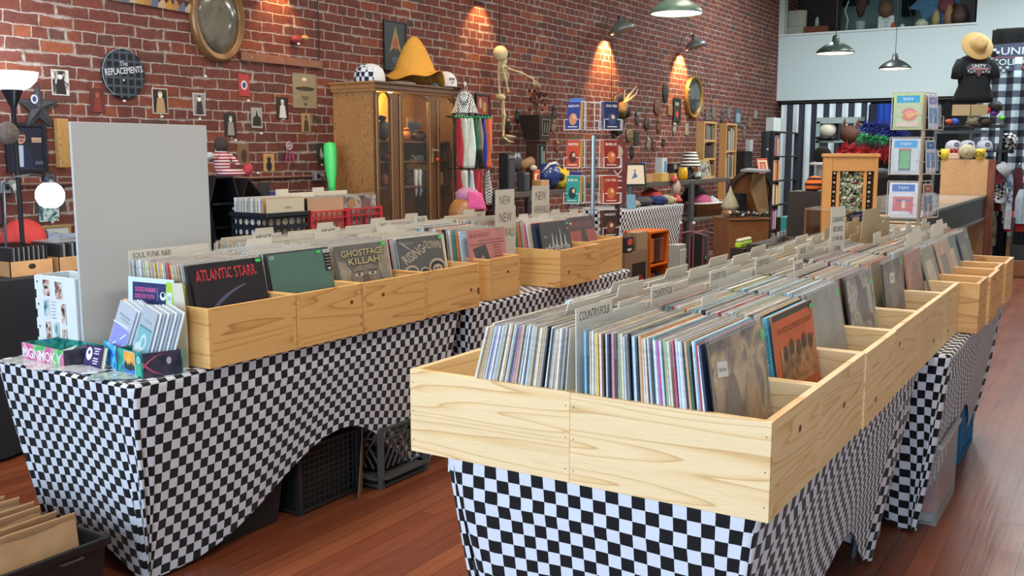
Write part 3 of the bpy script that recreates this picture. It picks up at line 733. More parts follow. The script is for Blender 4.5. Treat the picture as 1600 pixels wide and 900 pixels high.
PHOTO2 = make_gradient_blotch('grey_photo',['#141414','#3c3b38','#7c7972','#b5b0a3','#2a2926'],11)
PHOTO3 = make_gradient_blotch('brown_photo',['#3a2418','#7d5133','#b47d4c','#8a5a38'],8)
def art_a(A):
 A.rect(0,0,.315,.315,PHOTO1);A.rect(0,-.10,.315,.115,mat('#a98658',.7,noise_amt=.2,nscale=14));A.ell(.05,-.01,.045,.07,mat('#b08a55',.7,noise_amt=.2,nscale=30));A.ell(-.06,.0,.04,.085,mat('#6e5334',.7,noise_amt=.3,nscale=30))
 A.rect(-.105,.10,.055,.03,WT,-.12);A.text('Folk Blues',-.105,.10,.008,INK,w=.04,rot=-.12);tagsticker(A,.148,.13)
front(rb[0],-.656,R(-9),0,'#6a5336','sepia photo sleeve with a white label, front of the nearest right bin',art_a,film=FILM_OLD)
def art_w(A):
 A.rect(0,0,.315,.315,mat('#c8663c',.6,noise_amt=.12,nscale=12));A.rect(0,.146,.315,.022,mat('#4c4a44',.6))
 A.rect(.01,-.065,.27,.15,mat('#b98a5a',.7,noise_amt=.25,nscale=20));A.rect(.01,.0,.27,.03,mat('#a88a5c',.7,noise_amt=.2,nscale=20))
 A.rect(.01,-.045,.27,.14,make_gradient_blotch('worn_photo',['#5c4634','#8a6a48','#b98a5a','#a3683f'],16))
 for i in range(5): A.ell(-.09 + .05*i,.0 + .014*(i % 2),.017,.03,mat('#5c4634',.7,noise_amt=.35,nscale=60))
 A.text("WOODY GUTHRIE'S POOR BOY",0,.092,.022,'#2c2320',w=.275);tagsticker(A,.14,.135)
front(rb[1],-.652,R(-9),0,'#c8663c',"terracotta sleeve titled WOODY GUTHRIE'S POOR BOY, front of the second right bin",art_w,film=None)
o = record('r','light blue spine lettered WOODY GUTHRIE just behind the terracotta sleeve','records in the second bin of the right row',-.666,ym(rb[1]),BZ + .012,R(-9),'#5fb3c8',.011,film=False)
A = Art();A.text('WOODY GUTHRIE',0,0,.0075,'#12323c',w=.15,rot=-PI/2);A.z += .0004;a_ = A.build('spine_lettering',o,facing('-y',(0,-.1755,.22)));a_.scale = (.36,1,1)
def art_grey(A): A.rect(0,0,.315,.315,mat('#8e8f86',.5,noise_amt=.22,nscale=9));A.rect(.02,-.09,.27,.11,mat('#b09a78',.5,noise_amt=.15,nscale=9));tagsticker(A,.14,.13)
front(rb[2],-.672,R(-11),0,'#8b8c84','grey sleeve under crinkled clear plastic, front of the third right bin',art_grey,film=FILM_OLD)
def art_dk(A): A.rect(0,0,.315,.315,PHOTO2);A.rect(0,-.10,.3,.1,mat('#a98a62',.6,noise_amt=.2));A.rect(.03,.06,.10,.10,mat('#3a3f44',.5,noise_amt=.3));A.ell(-.05,-.05,.02,.06,mat('#0f0f10',.6));tagsticker(A,.14,.12)
front(rb[3],-.672,R(-10),0,'#4b463f','dark photo sleeve with a green tag, front of the fourth right bin',art_dk,film=FILM_OLD)
def art_dk2(A): A.rect(0,0,.315,.315,make_gradient_blotch('dim_photo',['#1b1a18','#39362f','#5c554a','#8a7c64'],10));A.rect(-.02,.10,.07,.035,WT,-.05);A.text('R&B',-.02,.10,.014,INK,rot=-.05);A.rect(0,-.12,.3,.06,mat('#a98a62',.6,noise_amt=.2));tagsticker(A,.14,.14)
front(rb[4],-.672,R(-8),0,'#3a372f','dark sleeve with a white hand-lettered label, front of the fifth right bin',art_dk2,film=FILM_OLD)
def art_or(A): A.rect(0,0,.315,.315,mat('#b57a66',.5,noise_amt=.18,nscale=7));A.ell(0,.0,.09,.12,mat('#8d5b4c',.5,noise_amt=.2));A.rect(0,-.13,.315,.05,mat('#c9986a',.5,noise_amt=.2));tagsticker(A,.14,.0)
front(rb[5],-.672,R(-9),0,'#ad705d','salmon brown sleeve in a gaping plastic bag, front of the sixth right bin',art_or,film=FILM_OLD)
fcol = [('#8f8c78','faded green-grey sleeve, front of the first honey coloured far bin'),('#c9a083','pale salmon sleeve, front of the second honey coloured far bin'),('#5d7079','slate blue sleeve, front of the third honey coloured far bin'),('#3e4c54','dark blue-grey sleeve, front of the last honey coloured far bin')]
for i,(c,l) in enumerate(fcol):
 def art_f(A,c=c): A.rect(0,0,.315,.315,mat(c,.5,noise_amt=.25,nscale=9));A.rect(-.03,.02,.15,.17,mat('#6e7a68' if i % 2 else '#c5b9a0',.5,noise_amt=.3,nscale=20));tagsticker(A,.12,.13)
 front(fb[i],fb[i][1] - .135,R(-17),0,c,l,art_f,film=FILM_OLD)

def art_as(A):
 A.rect(0,0,.315,.315,mat('#1c1a22',.4,noise_amt=.3,nscale=9))
 pts = [(-.03 - .10 + .19*t_,-.155 + .27*t_ - .10*t_*t_) for t_ in [k/12 for k in range(13)]]
 A.poly([(x + .008,y) for x,y in pts] + [(x - .012*(1 - abs(i - 6)/7),y + .006) for i,(x,y) in reversed(list(enumerate(pts)))],mat('#585672',.5))
 NE = mat('#d2383c',.4)
 A.text('ATLANTIC STARR',-.01,.095,.066,'#8b2226',w=.262,bold=True);A.text('ATLANTIC STARR',-.01,.095,.062,NE,w=.258)
 for sx in range(9): A.ell(-.13 + .031*sx,.075 + .04*(sx % 2),.0022,.0022,mat('#f1d9d0',.4),8)
 A.rect(.135,.143,.024,.018,GT)
front(LB[0],-2.692,R(-12),.005,'#1c1a22','black record with red ATLANTIC STARR neon letters, front of the first left bin',art_as,film=None)
def art_gr(A):
 A.rect(0,0,.315,.315,mat('#4d7164',.55,noise_amt=.08,nscale=14));A.ell(-.138,.138,.011,.011,mat('#c9c8b8',.5));A.ell(-.138,.138,.006,.006,mat('#55665c',.5))
 A.rect(.143,.085,.036,.135,BLACKM);A.rect(.143,.143,.036,.022,mat('#b9bdbd',.5));A.text('M',.143,.143,.010,INK)
 for k in range(5): A.rect(.143,.115 - .020*k,.026,.003,'#b5b5b0')
 A.rect(.143,.03,.012,.012,'#c9c9c4');A.rect(.098,.143,.022,.016,GT)
front(LB[1],-2.72,R(-12),.0,'#4d7164','plain dark green record with a black sticker, front of the second left bin',art_gr,film=None)
def art_gk(A):
 A.rect(0,0,.315,.315,mat('#55504a',.5,noise_amt=.25,nscale=16))
 A.poly([(-.157,.157),(-.157,.06),(-.11,.05),(-.08,-.02),(-.10,-.10),(-.09,-.157),(-.13,-.157),(-.15,-.02)],mat('#8f8468',.5,noise_amt=.3))
 A.poly([(.157,.157),(.10,.13),(.085,-.02),(.11,-.12),(.157,-.157)],mat('#8f8468',.5,noise_amt=.3))
 A.ell(0,-.06,.085,.085,mat('#7c6a58',.5,noise_amt=.25,nscale=30))
 for sx in (-1,1):
  A.poly([(sx*.04 + .025*math.cos(a) ,-.045 + .011*math.sin(a)) for a in [2*PI*k/14 for k in range(14)]],'#cfc3ac');A.ell(sx*.04,-.044,.010,.010,'#26211d');A.poly([(sx*.01,-.018),(sx*.07,-.022),(sx*.07,-.030),(sx*.01,-.027)],'#241f1b')
 A.poly([(-.016,-.05),(.016,-.05),(.024,-.11),(-.024,-.11)],'#6a5847')
 for dx,c in ((.004,'#2d2822'),(0,'#b9ad78')):
  A.text('GHOSTFACE',-.002 + dx,.100 - dx,.044,c,w=.255,bold=True);A.text('KILLAH',.0 + dx,.046 - dx,.044,c,w=.19,bold=True)
 A.rect(.13,.143,.026,.022,GT)
front(LB[2],-2.735,R(-11),-.015,'#55504a','grey record titled GHOSTFACE KILLAH over a pair of eyes, front of a left bin',art_gk)
def art_rd(A):
 A.rect(0,0,.315,.315,mat('#3e3c39',.5,noise_amt=.15,nscale=18));SK = mat('#b3a68c',.5,noise_amt=.15,nscale=30)
 A.text('THE ROOTS',-.09,.118,.014,SK,w=.075);A.poly([(-.15,.13),(-.135,.135),(-.07,.07),(-.09,.075)],'#8f8f8a')
 A.text('RISING',-.058,.035,.07,SK,w=.165,rot=.5,bold=True);A.text('DOWN',.082,.088,.06,SK,w=.125,rot=-.12,bold=True)
 for x,y,r_ in ((-.09,-.09,.05),(.0,-.10,.035),(.09,-.075,.06)):
  A.ell(x,y,r_,r_,SK);A.ell(x,y - .006,r_*.82,r_*.80,mat('#2a2826',.5));A.ell(x,y - .016,r_*.6,r_*.55,SK);A.ell(x - r_*.2,y - .012,r_*.13,r_*.1,'#2a2826');A.ell(x + r_*.2,y - .012,r_*.13,r_*.1,'#2a2826')
 A.rect(.138,.138,.024,.026,GT)
front(LB[3],-2.745,R(-11),-.02,'#3e3c39','charcoal record titled THE ROOTS RISING DOWN, front of a left bin',art_rd)
record('r','thick red record spine between the eyes record and the charcoal record','records in the fourth left bin',-2.80,ym(LB[3]) - .03,BZ + .01,R(-10),'#b8282c',.016)
record('r','silver record spine beside the thick red one','records in the fourth left bin',-2.775,ym(LB[3]) - .03,BZ + .01,R(-10),'#b9bcbe',.009)
def art_bh(A):
 A.rect(0,0,.315,.315,mat('#c4746c',.5,noise_amt=.08,nscale=12));MA = mat('#6a2026',.5)
 A.text('BILLIE HOLIDAY',-.06,.112,.030,MA,w=.17,bold=True);A.text('the billie holiday songbook',.035,.065,.022,MA,w=.215);A.rect(0,.042,.30,.006,MA)
 A.poly([(-.13,.01),(-.02,.035),(.02,-.13),(-.09,-.15)],mat('#2a1a1a',.5,noise_amt=.3));A.ell(-.055,-.07,.024,.034,mat('#9a6a56',.5));A.ell(-.055,-.06,.028,.034,mat('#2b1512',.5));A.ell(-.053,-.075,.017,.026,mat('#a7705c',.5))
 for k in range(5): A.rect(.08,.02 - .022*k,.075,.004,MA)
 A.rect(.10,.145,.02,.014,GT)
front(LB[4],-2.748,R(-7),-.0,'#c4746c','pink record titled BILLIE HOLIDAY, the billie holiday songbook, in a left bin',art_bh,w=.315)
def art_yb(A):
 A.rect(0,0,.315,.315,mat('#1d1e20',.45));SK = '#c9cac8'
 for k,(x,h) in enumerate(((-.08,.03),(-.04,.12),(.0,.09),(.045,.15),(.09,.10))): A.poly([(x - .008,-.06),(x + .008,-.06),(x + .002,-.06 + h),(x - .002,-.06 + h)],SK)
 A.text('THE',-.115,.03,.016,SK,w=.034);A.text('yardbirds',0,-.075,.065,SK,w=.26,bold=True);A.rect(.13,.13,.02,.02,GT);A.ell(.125,.085,.009,.012,'#d45a68')
 A.rect(0,.148,.29,.002,'#6b6c6c');A.rect(-.145,0,.002,.29,'#6b6c6c')
front(LB[5],-2.712,R(-10),-.01,'#1d1e20','black record lettered yardbirds with a green tag, in a far left bin',art_yb)
record('r','navy record spine lettered in white next to the black yardbirds record','records in the bin of the band record',-2.735,ym(LB[5]) - .02,BZ + .01,R(-11),'#20364e',.018)
def art_rl(A):
 A.rect(0,0,.315,.315,mat('#a33a30',.5,noise_amt=.15));A.rect(0,.09,.315,.13,mat('#3b1c1e',.5,noise_amt=.2));A.text('MABELLINE',-.0,.085,.055,'#8a3a30',w=.25);A.poly([(-.02,.04),(.03,.05),(.06,-.157),(-.03,-.157)],'#241517');A.ell(-.125,.10,.012,.012,'#d8b9a0')
front(LB[6],-2.80,R(-13),-.02,'#a33a30','red record with a dark figure, front of the last left bin',art_rl)
# ------------------------------------------------------------------ left table: panel, brochures, trays
tz = TT + .006
t = MB().bb(-3.206,-3.194,2.138,2.744,tz,1.588).build('blank_board',mat('#bfc0bb',.75,bump=.05,bscale=300),bevel=.0015)
tag(t,'tall blank grey panel standing upright on the left table behind the brochures','panel')
# white caddy with photos
t = thing('photo_caddy','white plastic caddy covered with small photos, left of the tall grey panel','caddy',(-3.335,2.20,tz))
WP = mat('#dfe6e4',.4);hz = .285
m = MB();m.bb(-.12,.12,-.07,-.066,0,hz);m.build('front_wall',WP,t)
m = MB();m.bb(-.12,.12,.066,.07,0,hz);m.build('back_wall',WP,t);MB().bb(.116,.12,-.066,.066,0,hz).build('side_wall',WP,t)
m = MB()
for z0,z1 in ((0,.05),(.075,.125),(.15,.2),(.225,hz)): m.bb(-.12,-.116,-.066,.066,z0,z1);m.bb(-.132,-.12,-.068,-.064,z0 + .004,z1 - .004)
m.build('side_wall',WP,t);MB().bb(-.116,.116,-.066,.066,0,.004).build('bottom',WP,t)
PH = [make_gradient_blotch('snapshot',['#1d1a1c','#5d4038','#c79c86','#ded6cc','#463431'],24),make_gradient_blotch('snapshot_cool',['#20262e','#39686e','#8fb4b5','#d9ded8','#2c2b35'],24)]
A = Art()
for x,z,w,h,k in ((-.055,.24,.04,.06,0),(.02,.235,.04,.065,0),(-.06,.165,.03,.065,1),(-.055,.08,.03,.065,0),(-.005,.085,.026,.06,1),(.045,.15,.022,.075,0),(.045,.065,.022,.055,0)):
 A.rect(x,z,w + .006,h + .006,'#f0f0ee');A.rect(x,z,w,h,PH[k])
for k in range(6): A.rect(-.012,.19 - k*.012,.024,.002,'#6a7478')
A.build('photos',t,facing('-y',(0,-.0703,0)))
for z in (.26,.175,.09): MB().lathe([(0,0),(.004,0),(.004,.001)][::-1],8,0,facing('-y',(-.11,-.0703,z))).build('rivet',BLACKM,t)

def tray(name,label,cs,z0,z1,mats,floor_m,cat='tray',th=.004,art=None):
 "open tray from four corners on the table, walls of their own colour"
 cs = [Vector((c[0],c[1],0)) for c in cs];o = sum(cs,Vector())/4
 t = thing(name,label,cat,(o.x,o.y,z0));h = z1 - z0
 for i in range(4):
  a,b = cs[i] - o,cs[(i + 1) % 4] - o;d = (b - a).normalized();n = Vector((d.y,-d.x,0))
  m = MB();m.add([a,b,b - n*th,a - n*th] + [v + Vector((0,0,h)) for v in (a,b,b - n*th,a - n*th)],[(0,3,2,1),(4,5,6,7),(0,1,5,4),(1,2,6,5),(2,3,7,6),(3,0,4,7)])
  m.build('side_wall',mats[i],t)
  if art and art.get(i):
   A = Art();L_ = (b - a).length;art[i](A,L_,h)
   M = Matrix((d,Vector((0,0,1)),n)).transposed().to_4x4();M.translation = (a + b)/2 + Vector((0,0,h/2)) + n*.0003;A.build('painting',t,M)
 m = MB();m.add([c - o + Vector((0,0,.002)) for c in cs],[(0,1,2,3)]);m.build('bottom',floor_m,t)
 return t
PINKG = make_gradient_blotch('pink_green_paint',['#3fae5a','#8ccf8c','#d76aa0','#c9447f','#e7b3b8'],14)
TEALP = make_gradient_blotch('teal_paint',['#0d4f56','#1f8478','#43b39a','#2a6fa3'],16)
BLUEP = make_gradient_blotch('blue_paint',['#1156b8','#1f8fdc','#4cc4ea','#bfe7f2'],26)
DARKP = make_gradient_blotch('dark_paint',['#1b1b26','#2c2c3a','#3b3444','#57303f'],26)
SUNP = make_gradient_blotch('sunset_paint',['#d9622a','#eb9a3c','#f2b955'],12)
def art_mg(A,L,h):
 for i,ch in enumerate('MGNMOKY'):
  A.text(ch,-L*.41 + L*.82*i/6,.0 + .004*((i*3) % 3 - 1),h*.62,'#eadfe6' if i % 2 == 0 else '#f3f0ea',bold=True)
c = [at(34,552,z=tz),at(117,571,z=tz)]
fx = Vector((.062,.155,0))
tray('painted_tray','pink and green painted tray lettered MGNMOKY at the near end of the left table',[Vector((-3.36,2.0,0)),Vector((-3.085,1.985,0)),Vector((-3.055,2.13,0)),Vector((-3.335,2.125,0))],tz,tz + .058,[PINKG,DARKP,TEALP,TEALP],DARKP,art={0: art_mg})
for i,(x,y,r_,c_,lb) in enumerate(((-3.15,2.06,.3,'#8a8f98','grey folded flyer'),(-3.21,2.07,.1,'#d6d8dc','white folded flyer'),(-3.12,2.055,.5,'#4c4758','dark folded flyer'))):
 tag(MB().bb(-.045,.045,-.03,.03,0,.0015).build('folded_flyer',mat(c_,.5),loc=(x,y,tz + .012 + .012*i),rot=(R(24),R(-10 - 8*i),r_)),lb + ' lying in the pink and green painted tray','flyer','flyers in the painted tray')
# purple cards
t = thing('card_stack','small leaning stack of purple square cards with a white oval, by the blue tray','cards',(-3.005,2.035,tz + .001),0,rot=(R(-14),0,R(-3)))
for k,c_ in enumerate(('#3f3560','#d8cf86','#e8e8e4')):
 MB().bb(-.052,.052,.004*k,.004*k + .0035,0,.075 - .001*k).build('card',mat(c_,.4),t,loc=(.004*k,0,0))
A = Art();A.ell(-.025,.045,.018,.023,'#e9e7f0');A.ell(-.025,.05,.007,.008,'#4b4068')
for k,w in enumerate((.04,.026,.03,.0,.03,.034,.026)): A.rect(.02,.066 - .0085*k,w + .0001,.004,'#d9d2e6')
A.build('print',t,facing('-y',(0,-.0002,0)))
# two low painted trays holding the brochures
def art_sun(A,L,h):
 A.rect(-L*.36,0,L*.25,h,TEALP);A.rect(0,0,L*.44,h*.94,'#d7e9ea');A.rect(0,0,L*.41,h*.9,SUNP);A.ell(-.002,.006,h*.24,h*.22,'#f3b44d')
 A.poly([(-L*.205,-h*.45)] + [(-L*.205 + L*.41*k/12,-h*.05 + h*(.12 if k % 2 else -.04) + h*.05*math.sin(k)) for k in range(13)] + [(L*.205,-h*.45)],'#2b3a3c')
 A.poly([(-L*.205,-h*.45),(-L*.205,-h*.25),(0,-h*.32),(L*.205,-h*.24),(L*.205,-h*.45)],'#3f78c4');A.rect(L*.36,-h*.22,L*.24,h*.5,'#3fae8c');A.ell(L*.38,h*.22,h*.18,h*.18,'#79c3c4')
def art_swirl(A,L,h):
 q = [(-L*.5 + L*.5*k/10,-h*.02 + h*.42*math.sin(k/10*PI*.55)) for k in range(11)]
 A.poly(q + [(x,y - h*.1*(1 - k/11)) for k,(x,y) in reversed(list(enumerate(q)))],'#c2566a');q2 = [(x,-y) for x,y in q];A.poly([(x,y + h*.14*(1 - k/11)) for k,(x,y) in enumerate(q2)] + list(reversed(q2)),'#b44a60');A.ell(L*.15,h*.12,h*.10,h*.15,'#a9a6ae')
tray('brochure_tray','blue painted tray holding the lilac brochures',[Vector((-3.03,2.105,0)),Vector((-2.885,2.05,0)),Vector((-2.850,2.13,0)),Vector((-2.99,2.185,0))],tz,tz + .082,[BLUEP,DARKP,BLUEP,BLUEP],DARKP)
tray('brochure_tray','tray painted with an orange sunset and a dark red swirl, holding the teal brochures',[Vector((-2.872,2.045,0)),Vector((-2.708,2.02,0)),Vector((-2.662,2.145,0)),Vector((-2.826,2.17,0))],tz,tz + .083,[TEALP,DARKP,TEALP,TEALP],DARKP,art={0: art_sun,1: art_swirl})
def brochure(label,x,y,z,rot,w,h,paint,th=.0045,c='#d3dadf',group='brochures in the painted trays',nm='brochure'):
 t = thing(nm,label,'brochure',(x,y,z),0,group,rot=rot)
 MB().bb(-w/2,w/2,0,th,0,h).build('pages',mat(c,.4),t)
 if paint: A = Art();paint(A,w,h);A.build('cover_print',t,facing('-y',(0,-.0002,h/2)))
 return t
def p_lilac(A,w,h):
 A.rect(0,-h*.17,w*.92,h*.62,'#8e93cf')
 for k,(x,y,l,r_) in enumerate(((-.1,.17,.9,.1),(.2,.02,.4,.9),(-.28,-.2,.55,.75),(.3,-.12,.3,.6),(.18,-.36,.5,-1.2))): A.rect(x*w,y*h,l*w,.005,'#dfe3ee',r_)
 A.rect(-.02*w,.32*h,w*.6,.006,'#9aa4ae');A.rect(0.05*w,.26*h,w*.5,.004,'#a9b2ba')
def p_teal(A,w,h):
 A.rect(0,-h*.15,w*.8,h*.64,'#74b3b4');A.poly([(-.4*w,-.1*h),(.1*w,.05*h),(-.05*w,-.4*h),(-.4*w,-.45*h)],'#c9d6cf');A.ell(.05*w,-.02*h,w*.2,h*.13,'#c4d4d0');A.ell(.05*w,-.02*h,w*.1,h*.08,'#74b3b4')
 A.rect(0,.2*h,w*.8,.006,'#4f9496');A.rect(.02*w,.31*h,w*.5,.005,'#9cb0ae')
LR = (R(-8),R(20),R(-5))
for k in range(7):
 brochure('lilac striped brochure at the front of the stack in the blue tray' if k == 0 else 'pale folded brochure in the stack behind the lilac one',-2.965 + .0075*k,2.085 + .0075*k,tz + .006,LR,.10,.225,p_lilac if k == 0 else None,c='#dfe5ea' if k % 2 else '#b9c0c8')
for k in range(8):
 brochure('teal patterned brochure at the front of the stack in the sunset tray' if k == 0 else 'pale folded brochure in the stack behind the teal one',-2.800 + .0085*k,2.058 + .0085*k,tz + .006,(R(-8),R(16),R(-5)),.085,.225,p_teal if k == 0 else None,c='#e6ebee' if k % 2 else '#aeb6bd')
def p_sign(A,w,h):
 A.rect(0,.32*h,w*.8,h*.25,'#252f5e');A.text('SUICIDE WARNING',-.11*w,.36*h,h*.055,'#e2669c',w=w*.46,bold=True);A.text('SIGNS FOR YOUTH',-.13*w,.28*h,h*.055,'#e2669c',w=w*.43,bold=True);A.rect(.16*w,.32*h,.001,h*.16,'#c7cbe0')
 A.ell(.28*w,.30*h,h*.05,h*.05,'#e8e8f0');A.ell(.28*w,.315*h,h*.03,h*.028,'#252f5e')
brochure('white sheet with a navy banner reading SUICIDE WARNING SIGNS FOR YOUTH',-2.90,2.20,tz,(R(-3),0,R(4)),.225,.30,p_sign,th=.006,c='#cfe3f3',group=None,nm='leaflet')
def p_green(A,w,h):
 A.rect(0,0,w,h,mat('#a8c83a',.5,noise_amt=.12,nscale=40));A.rect(-.3*w,.28*h,w*.3,h*.2,'#cfe2dd');A.text('50',-.3*w,.31*h,h*.05,'#3f7f86');A.ell(.25*w,.3*h,w*.12,h*.09,'#c04a5a');A.poly([(-.45*w,.05*h),(.1*w,.12*h),(-.05*w,.02*h)],'#d9772e')
brochure('lime green poster sheet standing against the first left bin',-2.785,2.205,tz,(R(-2),R(3),0),.095,.29,p_green,th=.003,c='#a8c83a',group=None,nm='leaflet')
m = MB();m.grid(lambda u,v: (-2.728 + .012*math.sin(v*2.6) - .02*v + .03*(u - .5),2.19 + .02*u,tz + .295*v),3,12)
tag(m.build('paper_sheet',mat('#c9c2b0',.6),thick=.004),'curved off-white paper leaning on the near end of the first left bin','paper')
# flat sheets on the cloth
flat = [(-3.30,1.975,.16,.10,.2,'#9fb3b5','grey-blue glossy sheet nearest the left edge of the table'),(-3.17,1.955,.13,.09,-.3,'#c3a9ac','pinkish printed sheet in front of the painted tray'),(-3.06,1.975,.12,.09,.35,'#a9b5ad','pale green printed sheet below the purple cards'),
  (-2.96,1.985,.12,.08,-.15,'#b7b9c9','lavender sheet before the blue tray'),(-2.80,1.98,.16,.11,.75,'#7fa89c','glossy green and orange picture sheet at the table corner'),(-3.36,2.09,.09,.07,.1,'#cfd8dc','white sheet at the far left edge of the table'),(-2.90,1.955,.05,.03,.9,'#dde0e0','small white card fallen near the table edge')]
for i,(x,y,w,h,r_,c_,lb) in enumerate(flat):
 g = make_gradient_blotch('print_%d' % i,[c_,'#d5dbd8',c_,'#8c9aa0'],18,rough=.15) if i < 5 else mat(c_,.3)
 tag(MB().bb(-w/2,w/2,-h/2,h/2,0,.0012).build('flat_sheet',g,loc=(x,y,tz + .0005 + .0014*i),rot=(0,0,r_)),lb,'paper','sheets lying on the left table')

# ------------------------------------------------------------------ under and before the left table
TOTE = mat('#1c1b1a',.55,noise_amt=.2,nscale=6)
def tote(name,label,x0,x1,y0,y1,h,m,taper=.03,rim=True,rz=0,lid=False,cat='storage tote'):
 cx,cy = (x0 + x1)/2,(y0 + y1)/2;hx,hy = (x1 - x0)/2,(y1 - y0)/2
 t = thing(name,label,cat,(cx,cy,0.001),rz)
 b = MB();vs = []
 for z,k in ((0,taper),(h,0),(h,.006),(.01,taper + .006)):
  vs += [(-hx + k,-hy + k,z),(hx - k,-hy + k,z),(hx - k,hy - k,z),(-hx + k,hy - k,z)]
 fs = [(3,2,1,0)]
 for a in (0,1,2):
  for k in range(4): fs.append((a*4 + k,a*4 + (k + 1) % 4,a*4 + 4 + (k + 1) % 4,a*4 + 4 + k))
 fs.append((12,13,14,15));b.add(vs,fs);b.build('body',m,t,bevel=.004)
 r_ = MB()
 for (a0,a1,b0,b1) in ((-hx - .012,hx + .012,-hy - .012,-hy + .004),(-hx - .012,hx + .012,hy - .004,hy + .012),(-hx - .012,-hx + .004,-hy + .004,hy - .004),(hx - .004,hx + .012,-hy + .004,hy - .004)): r_.bb(a0,a1,b0,b1,h - .022,h + .004)
 if rim: r_.build('rim',m,t,bevel=.003)
 if lid: MB().bb(-hx,hx,-hy,hy,h + .0045,h + .02).build('lid',m,t,bevel=.004)
 return t
tote('storage_tote','dark charcoal tote on the floor under the left table',-3.18,-2.79,2.24,2.74,.33,TOTE,taper=.035,lid=True)
def milk_crate(label,c,m,rz=0,w=.33,d=.33,h=.28,style='diamond',cat='crate',z=.001,nm='milk_crate',group=None):
 t = thing(nm,label,cat,(c[0],c[1],z),rz,group)
 hx,hy = w/2,d/2
 sides = [((-hx,-hy),(hx,-hy)),((hx,-hy),(hx,hy)),((hx,hy),(-hx,hy)),((-hx,hy),(-hx,-hy))]
 for a,b in sides:
  q = MB();A_ = Vector((a[0],a[1],0));B_ = Vector((b[0],b[1],0));dr = (B_ - A_).normalized();L_ = (B_ - A_).length
  def seg(x0,z0,x1,z1,th=.008): q.bar(A_ + dr*x0 + Vector((0,0,z0)),A_ + dr*x1 + Vector((0,0,z1)),th,.006,up=(0,0,1))
  for z0 in (.012,h - .012): q.bar(A_ + Vector((0,0,z0)),B_ + Vector((0,0,z0)),.024,.01)
  q.bar(A_ + Vector((0,0,0)),A_ + Vector((0,0,h)),.022,.022)
  if style == 'grid':
   for k in range(1,12): seg(L_*k/12,.02,L_*k/12,h - .02,.005)
   for k in range(1,10): seg(.01,.02 + (h - .04)*k/10,L_ - .01,.02 + (h - .04)*k/10,.005)
  elif style == 'bars':
   for k in range(1,7): seg(L_*k/7,.02,L_*k/7,h - .02,.011)
   seg(.01,h*.42,L_ - .01,h*.42,.011);seg(.01,h*.80,L_ - .01,h*.80,.02)
  else:
   q.bar(A_ + Vector((0,0,.05)),B_ + Vector((0,0,.05)),.07,.008)
   for k in range(-3,9):
    x0 = L_*k/8;
    for s in (-1,1):
     p = [(x0,.085),(x0 + s*.12,h - .02)]
     x1 = p[1][0]
     if 0 <= x0 <= L_ and 0 <= x1 <= L_: seg(x0,.085,x1,h - .02,.007)
   seg(.01,h - .06,L_ - .01,h - .06,.014)
  q.build('side_lattice',m,t)
 q = MB()
 for k in range(1,9): q.bb(-hx + .01,hx - .01,-hy + d*k/9 - .003,-hy + d*k/9 + .003,.0,.006);q.bb(-hx + w*k/9 - .003,-hx + w*k/9 + .003,-hy + .01,hy - .01,.0,.006)
 q.build('bottom_lattice',m,t)
 return t
milk_crate('black plastic crate with a fine square lattice on the floor under the left table',(-2.965,2.98),mat('#242322',.5),w=.34,d=.36,h=.29,style='grid')
MB_in = MB().bb(-3.12,-2.815,2.82,3.14,.012,.26);tag(MB_in.build('cardboard_box',mat('#2b2622',.8),bevel=.004),'dark box inside the black lattice crate under the left table','box')
m = MB();m.add([(-2.90,3.185,0.002),(-2.77,3.16,.002),(-2.79,3.20,.33),(-2.89,3.20,.33),(-2.77,3.16,.002),(-2.72,3.075,.002),(-2.79,3.20,.33)],[(0,1,2,3),(4,5,6)])
tag(m.build('cardboard_flap',mat('#6e5a44',.85,noise_amt=.15),thick=.004),'creased brown cardboard propped between the crates under the left table','cardboard')
milk_crate('grey diamond lattice milk crate on the floor under the left table',(-2.885,3.385),mat('#4c4b47',.5),w=.34,d=.32,h=.28)
m = MB();m.blob((-2.90,3.38,.255),(.12,.11,.04),amp=.25,seed=3);tag(m.build('cloth_bundle',mat('#28484e',.8),smooth=True),'dark teal bundle on top of the grey milk crate','cloth')
# black bin with brown paper mailers, bottom left corner of the frame
bx0,bx1,by0,by1 = -3.42,-2.68,1.30,1.83
t = tote('mailer_bin','black plastic bin full of brown paper mailers at the near left corner',bx0,bx1,by0,by1,.265,mat('#161717',.4),taper=.02,cat='bin')
MB().tube([(.375,.17,.235),(.39,.17,.235),(.39,.10,.235),(.375,.10,.235)],.005,6).build('handle',mat('#2c2d2d',.4),t)
def mailer(x,lean,rz,w,h,lb,tape=False,yo=0):
 t = thing('paper_mailer',lb,'mailer',(x,(by0 + by1)/2 + yo,.02),0,'brown paper mailers in the black bin',rot=(0,lean,rz))
 m = MB();rn = random.Random(int(x*1000))
 def sh(s):
  def fn(u,v): return (s*(.013*math.sin(PI*min(1,v*1.15))*(1 - abs(2*u - 1) ** 4) + .002) + .004*math.sin(u*11 + x*40),-w/2 + w*u,h*v)
  return fn
 m.grid(sh(1),10,8);m.grid(sh(-1),10,8);m.build('envelope',KRAFT,t,smooth=True)
 f = MB();f.grid(lambda u,v: (.004 + .010*math.sin(v*PI),-w/2 + .004 + (w - .008)*u,h - .003 + .008*math.sin(v*PI) - .035*max(0,v - .5)),10,6);f.build('folded_top',KRAFT,t,smooth=True)
 if tape: MB().bb(-.018,.018,-w/2 - .002,-w/2,h - .07,h - .035).build('blue_tape',mat('#24428c',.4),t)
